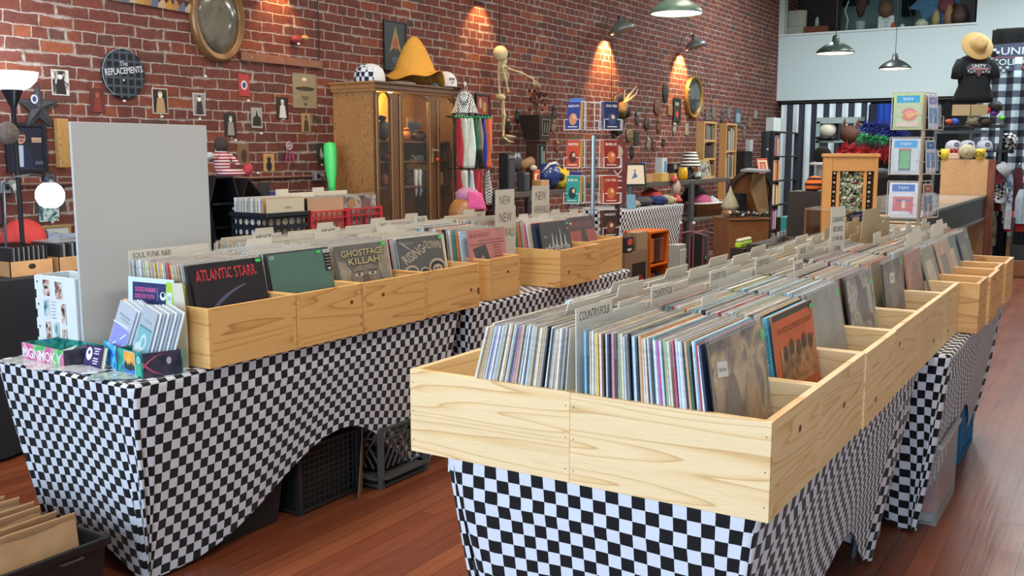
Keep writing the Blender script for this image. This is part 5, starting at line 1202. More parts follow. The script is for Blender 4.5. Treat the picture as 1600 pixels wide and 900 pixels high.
a = at(378,88,X=XW + .03);b = at(505,100,X=XW + .03);zt_ = at(378,81,X=XW + .03).z;zb = at(378,94,X=XW + .03).z
t = thing('wooden_batten','brown wooden board with screws nailed to the brick above the tan poster','board',(XW + .002,(a.y + b.y)/2,(zt_ + zb)/2));L_ = b.y - a.y;h_ = zt_ - zb
MB().bb(0,.022,-L_/2,L_/2,-h_/2,h_/2).build('board',mat('#80543c',.6,noise_amt=.15,nscale=9),t,bevel=.002)
for q in (-.38,-.02,.40): MB().lathe([(.005,0),(.005,.002),(0,.003)],8,0,T).build('screw',mat('#c7c7c2',.3,.8),t,loc=(.022,L_*q,0))
# bunting along the top
a = at(168,-6,X=XW + .02);b = at(300,18,X=XW + .02)
t = thing('paper_bunting','string of folded paper triangles at the top left of the brick','bunting',(XW + .005,a.y,a.z));d = b - a
MB().tube([(0.01,0,0),(.012,d.y,d.z)],.003,6).build('cord',mat('#5a4a38',.8),t)
for k in range(12):
 f = (k + .5)/12;m = MB();m.add([(.012,d.y*f - .05,d.z*f - .01),(.012,d.y*f + .05,d.z*f - .01),(.03,d.y*f,d.z*f + .05),(.014,d.y*f,d.z*f - .012)],[(0,1,2),(0,3,2),(3,1,2)]);m.build('triangle',mat(['#b58a3c','#a77a4a','#5b6b84','#b9a07c'][k % 4],.7),t)
# ornaments hanging
p = at(463,62,X=XW + .03);t = thing('wall_ornament','small red and white figure hanging on the brick above the wooden board','ornament',tuple(p))
MB().tube([(0,-.03,.02),(0,-.04,.12),(0,-.07,.2)],.003,6).build('cord',mat('#3a2b26',.8),t);MB().blob((0,0,0),(.03,.05,.035),amp=.3,seed=2).build('body',mat('#7c2a2c',.6),t,smooth=True);MB().blob((.01,.08,.02),(.02,.035,.02),amp=.3,seed=4).build('wing',mat('#b08a64',.7),t,smooth=True);MB().box((.02,.0,-.03),(.01,.02,.015)).build('price_tag',mat('#d6d3cc',.6),t)
p = at(452,232,X=XW + .03);t = thing('dream_catcher','pink dream catcher with feathers on the brick left of the green bat','dream catcher',tuple(p))
MB().tube([(0,.028*math.cos(a),.028*math.sin(a) + .02) for a in [2*PI*k/16 for k in range(16)]],.005,6,closed=True).build('hoop',mat('#c9a0ae',.6),t);m = MB()
for k in range(6): a = PI*k/6;m.tube([(0,.026*math.cos(a),.026*math.sin(a) + .02),(0,-.026*math.cos(a),-.026*math.sin(a) + .02)],.0012,4)
m.build('web',mat('#d9ccd0',.6),t)
for k,y in enumerate((-.03,0,.035)): MB().add([(0,y*.6,-.01),(.004,y - .012,-.06),(.002,y*1.6,-.12 - .03*(k == 1)),(0,y + .012,-.06)],[(0,1,2,3)]).build('feather',mat('#b8447a',.7),t)
p = at(348,235,X=XW + .02)
# electric cord drop along the brick
a = at(496,0,X=XW + .015);tag(MB().tube([(XW + .012,a.y,2.9),(XW + .012,a.y + .01,2.3),(XW + .012,a.y,2.12)] ,.004,6).build('electric_cable',mat('#2a1f1c',.7)),'thin dark cord running down the brick left of the cabinet','cord')
# ------------------------------------------------------------------ glazed oak cabinet against the brick
cX = -4.88;cy0 = 5.80;cy1 = at(709,160,X=cX).y;cH = 2.0
t = thing('display_cabinet','tall oak display cabinet with three arched glass doors and a warm light inside','cabinet',(0,0,0))
MB().bb(XW + .003,cX,cy0,cy0 + .02,0,cH).build('side_panel',OAK,t);MB().bb(XW + .003,cX,cy1 - .02,cy1,0,cH).build('side_panel',DARKWOOD,t)  # near side in the oak tone, front and far side in a darker tone
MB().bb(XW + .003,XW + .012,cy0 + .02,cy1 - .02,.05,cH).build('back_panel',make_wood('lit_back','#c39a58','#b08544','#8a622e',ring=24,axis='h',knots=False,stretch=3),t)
MB().bb(XW + .003,cX,cy0 + .02,cy1 - .02,cH - .02,cH).build('top_panel',DARKWOOD,t);MB().bb(XW + .012,cX,cy0 + .02,cy1 - .02,.05,.12).build('bottom_panel',DARKWOOD,t)
m = MB();prof = [(0,0),(.022,0),(.022,.016),(.03,.022),(.03,.05),(.045,.058),(.045,.072),(.0,.072)]
for k in range(len(prof) - 1):
 a,b = prof[k],prof[k + 1]
 def P(q,i): return [(XW + .003,cy0 - q[0],cH - .06 + q[1]),(cX + q[0],cy0 - q[0],cH - .06 + q[1]),(cX + q[0],cy1 + q[0],cH - .06 + q[1]),(XW + .003,cy1 + q[0],cH - .06 + q[1])][i]
 for i in range(3): m.add([P(a,i),P(a,i + 1),P(b,i + 1),P(b,i)],[(0,1,2,3)],0 if i == 0 else 1)
m.add([(XW + .003,cy0 - .045,cH + .012),(cX + .045,cy0 - .045,cH + .012),(cX + .045,cy1 + .045,cH + .012),(XW + .003,cy1 + .045,cH + .012)],[(0,1,2,3)],1)
m.build('cornice',[OAK,DARKWOOD],t)
GL = make_film('door_glass',a=.10,rough=.03,bump=0);PALE_EDGE = mat('#c9a46c',.3,.5)
doors = [(582.5,618.5,588,606),(619.5,678,626,666),(679,709,684,702.5)]
zA = at(650,148,X=cX).z
for k,(a,b,g0,g1) in enumerate(doors):
 y0,y1 = at(a,160,X=cX).y,at(b,160,X=cX).y;h0,h1 = at(g0,160,X=cX).y,at(g1,160,X=cX).y
 y0 += .003;y1 -= .003;zb_,zt_ = .14,cH - .07;gb,gt = .23,zA - .05;cyd = (h0 + h1)/2
 m = MB();x0,x1 = cX,cX + .022
 m.bb(x0,x1,y0,h0,zb_,zt_);m.bb(x0,x1,h1,y1,zb_,zt_);m.bb(x0,x1,h0,h1,zb_,gb)
 n = 12;arc = [(h0 + (h1 - h0)*i/n,gt + .05*math.sin(PI*i/n) ** .6) for i in range(n + 1)]
 for i in range(n):
  (a0,z0),(a1,z1) = arc[i],arc[i + 1]
  m.add([(x0,a0,z0),(x1,a0,z0),(x1,a1,z1),(x0,a1,z1),(x0,a0,zt_),(x1,a0,zt_),(x1,a1,zt_),(x0,a1,zt_)],[(0,1,2,3),(4,7,6,5),(1,5,6,2),(0,3,7,4)])
 d = m.build('door',DARKWOOD,t)
 MB().add([(x0 + .01,a_,z_) for a_,z_ in [(h0,gb),(h1,gb)] + arc[::-1]],[tuple(range(n + 3))]).build('glass_pane',GL,d)
 MB().bb(x1,x1 + .004,h1 + .008,h1 + .014,gb,gt).build('pale_edge_strip',PALE_EDGE,d)  # pale strip beside the glass stands for the highlight on its bevel
 MB().bb(x1,x1 + .004,y0 + .003,y0 + .010,zb_ + .01,zt_ - .02).build('pale_edge_strip',PALE_EDGE,d)
 if k == 1:
  hy = at(672,235,X=cX).y;hz_ = at(672,235,X=cX).z
  MB().tube([(x1 + .03,hy - .03,hz_),(x1 + .03,hy + .05,hz_)],.007,8).build('handle',mat('#c9c9c2',.3,.8),d);MB().bb(x1,x1 + .006,hy - .012,hy + .012,hz_ - .10,hz_ + .02).build('lock_plate',mat('#b9a268',.4,.6),d);MB().blob((x1 + .03,hy + .03,hz_ - .075),(.015,.016,.018)).build('red_key_fob',mat('#c03a34',.5),d,smooth=True)
zsh = [at(650,y,X=cX - .1).z for y in (221,251,289.5,311)]
for z in zsh[:3]: MB().bb(XW + .012,cX - .03,cy0 + .02,cy1 - .02,z - .012,z).build('shelf_board',DARKWOOD,t)
l = bpy.data.lights.new('cabinet_bulb','POINT');l.energy = 14;l.color = (1,.62,.18);l.shadow_soft_size = .03;lo = bpy.data.objects.new('cabinet_bulb',l);COL.objects.link(lo);lo.location = (-5.12,at(612,150,X=-5.1).y,cH - .08)
MB().blob((-5.12,at(612,150,X=-5.1).y,cH - .06),(.02,.02,.025)).build('light_bulb',mat('#ffd080',.4,emit=8),t)
# what stands in it
gi = 'curios inside the display cabinet'
def inY(px,X=-5.05): return at(px,230,X=X).y
def inside(name,label,px,z,builder,X=-5.05,cat='curio'):
 t = thing(name,label,cat,(X,inY(px,X),z + .001),0,gi);builder(t);return t
def b_rec(t):
 MB().bb(-.003,.003,-.10,.10,0,.20).build('jacket',mat('#7c8d8e',.5),t);A = Art();A.rect(0,.08,.2,.04,'#c9a66a');A.text('CALYPSO',.03,.08,.026,'#6a2a1c',w=.11);A.rect(-.02,.0,.13,.10,'#4f7a95');A.ell(.075,.0,.025,.04,'#a3452c');A.rect(0,-.08,.2,.04,'#8a4a32');A.build('cover_art',t,facing('+x',(.0035,0,.1)))
inside('vinyl_record','record sleeve lettered CALYPSO on the top shelf of the cabinet',648,zsh[0],b_rec,X=-5.14,cat='record')
def b_fig(c,h,s=1.0):
 def f(t): MB().blob((0,0,h*.4),(.04*s,.05*s,h*.42),amp=.4,seed=h*10).build('body',c,t,smooth=True);MB().blob((0,0,h*.9),(.025*s,.03*s,h*.12)).build('head',c,t,smooth=True)
 return f
inside('figurine','dark green plant-like figure behind the left cabinet door',598,zsh[0],b_fig(mat('#1e2f33',.6),.20,1.3));inside('figurine','dark brown shoe-like curio on the top cabinet shelf',655,zsh[0],b_fig(mat('#3c2418',.5),.09,1.6),X=-4.98);inside('figurine','tan carved figure on the top cabinet shelf',636,zsh[0],b_fig(mat('#a86c3c',.6),.11))
inside('glass_goblet','glass goblet behind the left cabinet door',594,zsh[1],lambda t: MB().lathe([(.025,0),(.005,.006),(.005,.04),(.022,.06),(.025,.09)],16,cap=False).build('bowl',mat('#98a09a',.1,alpha=.6),t,smooth=True));inside('small_tin','green and white tin on the second cabinet shelf',652,zsh[1],lambda t: MB().bb(-.03,.03,-.05,.05,0,.045).build('tin',make_checker('tin','#5f7a45','#c9c9b0',.03,coord='Object'),t,bevel=.004));inside('figurine','red and dark curio in the left part of the cabinet',601,zsh[1],b_fig(mat('#6a2c24',.6),.08))
def b_basket(t):
 MB().lathe([(.10,0),(.125,.10),(.128,.11),(.12,.11),(.10,.012)],24,sx=.75,sy=1.1).build('basket',make_checker('wicker','#8c7048','#5b4428',.022,coord='Object'),t)
 for k,(y,z) in enumerate(((-.08,.15),(-.04,.17),(.02,.14),(.06,.145),(.10,.13))): MB().blob((.01*k,y,z),(.04,.045,.04),amp=.5,seed=k).build('yellow_cloth',mat('#d99a35',.8),t,smooth=True)
inside('wicker_basket','wicker basket with orange-yellow cloth behind the middle cabinet door',648,zsh[2],b_basket,cat='basket')
t2 = thing('white_glove','pair of long white gloves hanging over the wicker basket','gloves',(-4.955,inY(652,-4.96),zsh[2] + .12),0)
for k,y in enumerate((-.03,.025)): MB().tube([(-.02,y,.01),(.0,y,.0),(.004,y - .01,-.08),(.002,y + .01*k,-.16),(0,y,-.21)],[.012,.02,.017,.014,.006],8).build('glove',mat('#c9ccc6',.8),t2,smooth=True)
inside('small_sign','tan paper tag standing behind the right cabinet door',688,zsh[2] + .0,lambda t: MB().bb(0,.004,-.03,.03,0,.10).build('tag',mat('#a98f5c',.7),t),X=-4.96)
inside('figurine','orange and dark curio low behind the left cabinet door',598,zsh[2],b_fig(mat('#a05a2c',.6),.13,.8));inside('round_box','pale round box at the bottom of the cabinet',655,.12,lambda t: MB().lathe([(.06,0),(.06,.05),(.065,.05),(.065,.075),(0,.075)],20).build('box',mat('#b0a17c',.7),t),X=-4.97)

# on top of the cabinet
zt0 = cH + .013
def cap(label,pos,rz,crown,brim,front=None,s=1.0,group=None,logo=None,checkered=None,tilt=None):
 t = thing('baseball_cap',label,'cap',pos,rz,group,rot=tilt)
 m = MB();n = 20
 prof = [(.098,0),(.10,.02),(.097,.05),(.085,.085),(.06,.108),(.03,.118),(0,.12)]
 m.lathe([(r*s,z*s) for r,z in prof],n,sx=1.05,cap=False);fr = checkered or crown
 o = m.build('crown',[crown,front or crown],t,smooth=True)
 if front:
  for p in o.data.polygons:
   if p.center.x > -.035*s: p.material_index = 1
 b = MB()
 def fn(u,v):
  a = R(-58) + R(116)*u;r0 = .095*s;ext = .075*s*math.sin(PI*(.5 + (u - .5)*.72)) ** 1.0
  r_ = r0 + ext*v;return (r_*math.cos(a*(1 - .25*v))*1.05,r0*math.sin(a)*(1 + .0*v),.004 - .018*v*(1) - .05*s*(abs(u - .5)*2) ** 2*.35*v)
 b.grid(fn,14,5);b.build('brim',brim,t,smooth=True,thick=.003)
 MB().blob((0,0,.121*s),(.008,.008,.005)).build('button',brim,t,smooth=True)
 if logo:
  A = Art();logo(A);pr = A.build('front_logo',t,Matrix.Translation((0,0,0)))
  for v in pr.data.vertices:      # wrap the print round the crown
   y,z,h = v.co.x,v.co.y,v.co.z
   rr = .1005*s*(1 - max(0,(z - .03*s)/(.12*s)) ** 2*.35) + h;a = y/(.1*s);v.co = (rr*math.cos(a)*1.05,rr*math.sin(a),z)
 return t
WC = mat('#dcdedd',.85);BC = mat('#1c1c20',.85);CHK2 = make_checker('cap_check','#dcdee2','#20263a',.036,coord='Object')
cap('white trucker cap with a blue checkered back on the left end of the cabinet',(-5.02,at(577,110,X=-5.02).y,zt0),R(75),CHK2,BC,front=WC,s=1.18)
def lg(A):
 A.rect(0,.065,.06,.018,BC);A.text('TRUCK',0,.065,.010,WC,w=.05);A.text('STOP',0,.045,.012,BC,w=.05);A.poly([(-.012,.036),(.012,.036),(0,.024)],BC)
cap('white cap with a small black logo on the right end of the cabinet',(-5.0,at(693,110,X=-5.0).y,zt0 + .012),R(-15),WC,BC,s=1.12,logo=lg)
# dark cap behind the yellow hat
t = thing('felt_hat','pointed mustard yellow felt hat with a wavy brim on top of the cabinet','hat',(-5.02,at(648,110,X=-5.02).y,zt0))
YEL = mat('#dd9f3e',.9,noise_amt=.06)
m = MB()
def hat(u,v):
 a = 2*PI*u;k = v
 r_ = .235*(1 - k) ** .72 + .004 if k > .28 else (.235*(1 - .28) ** .72 + .004) + (.28 - k)/.28*.085
 if k > .28: r_ = .185*(1 - (k - .28)/.72) ** .62 + .006
 z = .40*k + (.028*math.sin(a*3 + .6) + .022*math.sin(a*5))*max(0,1 - k*3) + .035*max(0,1 - k*3) + .07*max(0,1 - k*4)*max(0,math.cos(a + .35)) ** 3
 return (r_*math.cos(a)*.8 + .01*k,r_*math.sin(a)*(1 + .04*math.sin(a*2)) - .02*k*k,max(.004,z))
m.grid(hat,40,22);m.build('felt',YEL,t,smooth=True,thick=.004,weld=True)
MB().add([(.13,-.005,.17),(.165,.0,.02),(.165,.012,.02),(.13,.005,.17)],[(0,1,2,3)]).build('front_slit',mat('#5f3b16',.9),t)
tag(MB().bb(-.04,.04,-.12,.12,0,.012).build('flat_box',mat('#8d8a82',.6),loc=(-4.90,at(628,116,X=-4.9).y,zt0),bevel=.002),'thin grey box at the cabinet edge under the yellow hat','box')
def a_dark(A,w,h):
 A.rect(0,0,w,h,mat('#1c211e',.4,noise_amt=.4,nscale=12));G = mat('#8c7431',.4)
 A.poly([(0,.42*h),(.12*w,.2*h),(.3*w,-.15*h),(.06*w,-.02*h),(-.06*w,-.02*h),(-.3*w,-.15*h),(-.12*w,.2*h)],G);A.poly([(-.16*w,.05*h),(0,.2*h),(.16*w,.05*h),(0,-.1*h)],'#96472a');A.ell(0,-.3*h,.2*w,.08*h,'#3a4b5c')
wallframe('framed_poster','dark framed poster with a gold angular figure on the brick behind the yellow hat','poster',601,33,636,111,mat('#23211f',.4),mat('#1c211e',.4),a_dark,fw=.012)
# green bat
p = at(519,305,X=-5.08);q = at(515,222,X=-5.20)
t = thing('plastic_bat','bright green fat plastic bat standing against the brick left of the cabinet','bat',(0,0,0));d = (q - p);b0 = p - d*.02
GB = mat('#49e07a',.35);MB().tube([b0 + d*k for k in (0,.25,.4,.6,.75,.9,.97,1.0)],[.022,.03,.04,.047,.05,.05,.045,.022],16).build('barrel',GB,t,smooth=True);MB().tube([b0 - d*.45,b0 - d*.43,b0 - d*.1,b0],[.03,.02,.018,.022],12).build('handle',GB,t,smooth=True)
tag(MB().bb(-5.25,-4.98,5.46,5.76,0,b0.z - d.z*.45 - .002).build('floor_cabinet',mat('#2a211c',.7),bevel=.004),'dark low cabinet between the crate table and the oak cabinet','cabinet')

# ------------------------------------------------------------------ scarves rack, hats, framed print, head with bandana
def Y(px,X): return at(px,230,X=X).y
def Z(px,py,X): return at(px,py,X=X).z
rX = -4.75
y0,y1 = Y(712,rX),Y(768,rX);ztop = Z(735,183,rX);zmid = Z(735,263,rX)
t = thing('scarf_rack','black wire rack with two tiers of hanging scarves right of the cabinet','rack',(0,0,0))
m = MB();yc = (y0 + y1)/2;m.tube([(rX - .05,yc,.02),(rX - .05,yc,ztop + .05)],.012,8);m.build('pole',BLACKM,t);MB().lathe([(0,0),(.22,0),(.22,.02),(.02,.03)],24,0,Matrix.Translation((rX - .05,yc,0))).build('base',BLACKM,t)
for z in (ztop,zmid): MB().tube([(rX - .05 + .1*math.cos(a),yc + (y1 - y0)*.55*math.sin(a),z) for a in [2*PI*k/24 for k in range(24)]],.005,6,closed=True).build('ring',BLACKM,t)
def scarf(px,wpx,py0,py1,c,label,m_=None,X=None,seed=0):
 X = X or rX + .05;a,b = Y(px - wpx/2,X),Y(px + wpx/2,X);z1,z0 = Z(px,py0,X),Z(px,py1,X);m = MB();w = b - a
 m.grid(lambda u,v: (.018*math.sin(u*9 + seed) + .012*math.sin(v*5 + u*4 + seed),-w/2 + w*u + (.5 - u)*w*.25*(1 - v),-(z1 - z0)*v),12,14)
 o = m.build('scarf',m_ or mat(c,.85,noise_amt=.1,nscale=14),None,smooth=True,loc=(X,(a + b)/2,z1 - .003),thick=.006);return tag(o,label,'scarf','scarves on the black rack')
ZEB = make_checker('zebra','#d9dad6','#16171a',.012,coord='Object',rot=.6)
for px,w,c,lb in ((718,9,'#a9303c','red scarf at the left end of the upper tier'),(727,12,'#c3cfc4','wide pale mint scarf on the upper tier'),(737,10,'#d3dfd6','off-white scarf next to the mint one on the upper tier'),(744,5,'#2f6a52','green scarf on the upper tier'),(750,7,'#8a8878','grey mottled scarf on the upper tier'),(756,6,'#3a3f9c','blue scarf on the upper tier'),(764,8,'#d9724a','coral orange scarf at the right end of the upper tier')):
 scarf(px,w,184,262 - (20 if px == 750 else 0),c,lb,seed=px)
scarf(749,9,233,262,'#17181b','black printed scarf hanging low on the upper tier',X=rX + .09)
for px,w,c,lb,mm in ((718,6,'#a9303c','red scarf at the left of the lower tier',None),(726,9,'#c3cfc4','pale scarf on the lower tier',None),(736,10,'#bccbd6','light blue scarf on the lower tier',None),(747,12,'#b0313c','red patterned scarf on the lower tier',None),(762,11,'#222','black and white zebra scarf at the right of the lower tier',ZEB)):
 scarf(px,w,266,330 - (10 if px > 755 else 0),c if len(c) == 7 else '#222222',lb,mm,seed=px)
t = thing('bucket_hat','black and white checkered bucket hat on top of the scarf rack','hat',(rX - .02,Y(730,rX),ztop + .03));t.scale = (.68,.68,.9)
CH3 = make_checker('hat_check','#dcdedb','#14161a',.018,coord='Object',rot=.3)
MB().lathe([(.175,0),(.165,.01),(.13,.07),(.11,.12),(.085,.17),(.06,.195),(0,.20)],28,cap=False).build('crown',CH3,t,smooth=True,thick=.003);MB().lathe([(0,0),(.022,0),(.022,.006),(0,.006)],16,0,Matrix.Translation((0,0,.27)) @ facing('+x')).build('tag',mat('#d6d0c6',.6),t);MB().tube([(0,0,.195),(0,0,.25)],.002,5).build('string',mat('#cccccc',.6),t)
for k in range(13):
 pz = at(712 + 4.6*k,182 + .15*k,X=rX + .06);tag(MB().blob(tuple(pz),.012,n=8,m=6).build('hook_ball',mat('#2fa36a',.3),smooth=True),'small green ball in the row along the top of the scarf rack','ball','green balls along the scarf rack')
wallframe('framed_print','black framed print with red and gold shapes right of the bucket hat','picture',744,147,766,182,mat('#191a1d',.4),mat('#8a4238',.4),lambda A,w,h: (A.rect(0,0,w,h,'#8d4038'),A.ell(.15*w,-.1*h,.15*w,.3*h,'#b09a5c'),A.ell(-.2*w,.1*h,.12*w,.3*h,'#bfa28c')),fw=.018)
hX = -3.95;p = at(728,332,X=hX)
t = thing('head_form','tan display head wearing a pink bandana, behind the far left bins','head form',(p.x,p.y,p.z))
SKH = mat('#a8703e',.35)
MB().blob((0,0,0),(.12,.13,.115),n=24,m=16).build('head',SKH,t,smooth=True)
m = MB();m.grid(lambda u,v: (.135*math.cos(-.9 + 2.9*u)*(1 - .3*v),.138*math.sin(-.9 + 2.9*u)*(1 - .25*v) + .02,.03 + .12*v - .03*u),16,6)
m.build('bandana',mat('#d0518c',.8,noise_amt=.12),t,smooth=True,thick=.004);MB().blob((.0,.02,.115),(.085,.10,.06),amp=.15).build('cap_crown',mat('#b07a96',.8,noise_amt=.2),t,smooth=True);m = MB();m.grid(lambda u,v: (.05 - .05*v,.13 + .05*u + .03*v,.02 - .16*v),3,8);m.build('bandana_tail',mat('#c9a0a8',.8),t,smooth=True,thick=.003);MB().tube([(0,0,-.2),(0,0,-.10)],[.07,.055],16).build('neck',SKH,t,smooth=True)
pz0 = p.z - .20
tag(MB().bb(p.x - .22,p.x + .22,p.y - .22,p.y + .25,0,pz0 - .001).build('display_plinth',mat('#2a2420',.8),bevel=.005),'dark plinth under the tan display head','plinth')

# ------------------------------------------------------------------ skeleton hung on the brick
BONE = mat('#cdbf92',.5,noise_amt=.08)
X0 = -5.14
def S(px,py,dx=0): v = at(px,py,X=X0);return Vector((X0 + dx,v.y,v.z))
t = thing('skeleton','small bone coloured skeleton hung on the brick, arm stretched towards the flowers','skeleton',(0,0,0))
c = S(782,84);hr = (S(790,84).y - S(775,84).y)/2
m = MB();m.blob(tuple(c),(hr*.78,hr*1.0,hr*.9),n=22,m=14);m.blob(tuple(c + Vector((0,hr*.55,-hr*.75))),(hr*.45,hr*.5,hr*.55),n=12,m=8)
sk = m.build('skull',BONE,t,smooth=True);jm = c + Vector((0,hr*.62,-hr*1.35));MB().blob(tuple(jm),(hr*.4,hr*.5,hr*.28),n=12,m=8).build('jaw',BONE,t,smooth=True)
for s in (1,): MB().blob(tuple(c + Vector((hr*.5,hr*.72,-.1*hr))),(hr*.30,hr*.22,hr*.30)).build('eye_socket',mat('#2b2416',.8),t,smooth=True)
m = MB();sp = [S(781,92),S(780,100),S(779,112),S(779,126),S(780,140),S(781,150)]
m.tube(sp,.006,6)
for k in range(18):
 f = k/17*5;i = min(4,int(f));a = sp[i].lerp(sp[i + 1],f - i);m.box(tuple(a),(.018,.022,.010))
m.build('spine',BONE,t)
m = MB()
for k in range(8):
 z = S(781,106 + 2.6*k);w = .035 + .012*math.sin(k/7*PI) + .006*k/7
 m.tube([z + Vector((w*1.1*math.sin(a),.03 + w*1.3*(1 - math.cos(a))/1.2 - .02,-.02*math.sin(a/2))) for a in [-2.7 + 5.4*j/14 for j in range(15)]],.0042,5)
m.build('rib_cage',BONE,t);m = MB();m.blob(tuple(S(782,152)),(.05,.045,.035),amp=.3,n=14,m=8);m.build('pelvis',BONE,t,smooth=True)
def limb(nm,pts,r=.011):
 m = MB();pts = [Vector(p_) for p_ in pts]
 for a,b in zip(pts[:-1],pts[1:]):
  m.tube([a,a.lerp(b,.1),a.lerp(b,.5),a.lerp(b,.9),b],[r*1.5,r,r*.75,r,r*1.5],7)
 m.build(nm,BONE,t,smooth=True)
limb('arm',[S(779,104,.04),S(783,124,.05),S(788,144,.045)]);limb('arm',[S(790,107,.02),S(806,114,.06),S(821,124,.09)])
limb('thigh',[S(783,154,.02),S(784,182,.03)],.014);limb('thigh',[S(786,154,-.02),S(787,181,-.01)],.014);limb('shin',[S(784,182,.03),S(782,214,.03)],.011);limb('shin',[S(787,182,-.01),S(786,212,.0)],.011)
m = MB()
for k in range(4): m.tube([S(821,124,.09),S(824 + k*.8,130 + (3 - k),.09 + .006*k),S(826 + 1.8*k,136 - .6*(3 - k) + 1.5,.08 + .008*k)],.0035,5)
m.tube([S(821,124,.09),S(820,133,.10)],.0035,5);m.build('hand',BONE,t)
for a,b in (((782,214),(794,222)),((786,212),(798,214))): MB().tube([S(*a,.03),S((a[0] + b[0])/2,b[1] - 1,.05),S(*b,.06)],[.012,.011,.006],6).build('foot',BONE,t,smooth=True)
MB().tube([S(782,79),S(782,40),S(781,6)],.0025,5).build('hanging_cord',mat('#3a2e28',.7),t)

# ------------------------------------------------------------------ a helper for things standing on benches
def put(px,X,zs): return Vector((X,at(px,230,X=X).y,zs))
def mpp(px,X): return X/ray(px,250).x/FPX*1.0       # metres per pixel, upright, on plane X
def wy(px,npx,X): return abs(at(px + npx/2,230,X=X).y - at(px - npx/2,230,X=X).y)
def block(name,label,cat,px,npx,hpx,X,zs,depth,m,group=None,rz=0,bevel=.003,art=None,parts=None,face=None):
 if face: v = put(px,X,zs);w,depth = face
 else:                       # npx spans the near side and the face together
  k = R_.x*FPX/abs(X/ray(px,250).x);depth = min(depth,.55*npx/k);dp_ = depth*k;px += dp_/2;v = put(px,X,zs);w = wy(px,npx - dp_,X)
 h = hpx*mpp(px,X);t = thing(name,label,cat,tuple(v),rz,group)
 MB().bb(-depth,0,-w/2,w/2,0,h).build('body',m,t,bevel=bevel)
 if art: A = Art(.0006);art(A,w,h);A.build('print',t,facing('+x',(.0008,0,h/2)))
 if parts: parts(t,w,h,depth)
 return t
def framebench(label,X,px0,px1,z,depth,mtop,mleg,shelves=(),legw=.045,th=.05):
 y0,y1 = at(px0,230,X=X).y,at(px1,230,X=X).y;t = thing('steel_bench',label,'bench',(X - depth/2,(y0 + y1)/2,0),0);hx,hy = depth/2,(y1 - y0)/2
 MB().bb(-hx,hx,-hy,hy,z - th,z).build('top',mtop,t,bevel=.003)
 for s in shelves: MB().bb(-hx,hx,-hy,hy,s - .03,s).build('shelf',mtop,t,bevel=.003)
 for sx in (-1,1):
  for sy in (-1,1): MB().bb(sx*hx - legw/2 + (.0 if sx > 0 else 0),sx*hx + legw/2,sy*hy - legw/2,sy*hy + legw/2,0,z - .002).build('leg',mleg,t,bevel=.003)
 return t
# first bench: amplifiers, helmet, jersey, wooden case
bX = -4.70;zb1 = Z(860,297,bX)
framebench('steel and wood bench along the brick between the scarf rack and the book rack',bX,775,892,zb1,.5,mat('#4a4640',.6),STEEL,shelves=(.35,))
SPK = mat('#26272a',.7,noise_amt=.2,nscale=40)
def p_amp(t,w,h,d): MB().bb(.001,.006,-w*.42,w*.42,h*.06,h*.82).build('grille',mat('#3a3c40',.9,noise_amt=.3,nscale=150),t);MB().bb(.001,.004,-w*.42,w*.42,h*.86,h*.95).build('control_strip',mat('#6a6d70',.5),t)
block('amplifier','black amplifier cabinet left of the grey one on the bench','amplifier',792,26,60,bX - .1,zb1,.3,SPK,parts=p_amp);block('amplifier','dark grey amplifier cabinet in the middle of the bench','amplifier',818,20,30,bX - .03,zb1,.28,mat('#34383c',.7),parts=p_amp)
block('picture_card','orange and white poster card standing behind the dark grey amplifier','poster',838,12,32,bX - .12,zb1,.02,mat('#c8643a',.6),art=lambda A,w,h: (A.rect(-.1*w,.1*h,w*.6,h*.4,'#e0d3bc'),A.ell(.1*w,.1*h,.2*w,.15*h,'#9a2f22')))
block('cardboard_box','small brown cardboard box in front of the blue helmet','cardboard box',845,27,16,bX - .01,zb1,.18,KRAFT,art=lambda A,w,h: A.text('O',-.12*w,0,.02,'#4a3424'))
v = put(857,bX - .13,zb1);t = thing('football_helmet','blue football helmet with a white stripe on the bench','helmet',tuple(v))
MB().blob((0,0,.13),(.12,.14,.13),n=24,m=16).build('shell',mat('#23366e',.25),t,smooth=True);MB().tube([(.0,-.13 + .0,.16),(.06,-.08,.245),(.075,0,.255),(.06,.08,.24),(0,.13,.17)],[.008,.014,.016,.014,.008],8).build('stripe',mat('#c8ccd2',.4),t,smooth=True)
m = MB()
for z in (.06,.10): m.tube([(.03,.12,z),(.10,.16,z),(.0,.21,z - .01),(-.1,.16,z)],.006,6)
m.build('face_guard',mat('#c9c9c9',.4),t);MB().blob((.105,.07,.12),(.03,.05,.04)).build('opening',mat('#17181c',.8),t,smooth=True)
v = put(874,bX - .1,zb1);m = MB();m.blob((v.x,v.y,v.z + .10),(.10,.16,.095),amp=.6,seed=12,n=20,m=12);tag(m.build('yellow_jersey',mat('#cdb02c',.8),smooth=True),'crumpled yellow jersey beside the blue helmet','clothing')
block('wooden_case','tall dark wooden case with a glass front holding a blade, against the brick','case',838,32,72,bX - .32,zb1 + .0,.14,mat('#3a2a20',.6,noise_amt=.2),parts=lambda t,w,h,d: (MB().bb(.001,.006,-w*.3,w*.3,h*.08,h*.92).build('glass',mat('#1f3a3c',.15),t),MB().bb(.0065,.012,-w*.12,-w*.02,h*.12,h*.9).build('blade',mat('#9fc4c0',.2,.5),t),MB().bb(.0065,.012,w*.08,w*.18,h*.45,h*.8).build('hand_piece',mat('#b09a84',.6),t),MB().bb(-d - .02,.03,-w*.58,w*.58,h,h + .02).build('top_board',mat('#4a3020',.6),t)))
zc1 = zb1 + 72*mpp(838,bX - .32) + .021
v = put(838,bX - .38,zc1);t = thing('square_lantern','tapered dark lantern panel lettered 99 on top of the wooden case','lantern',tuple(v));h = 38*mpp(838,bX - .38)
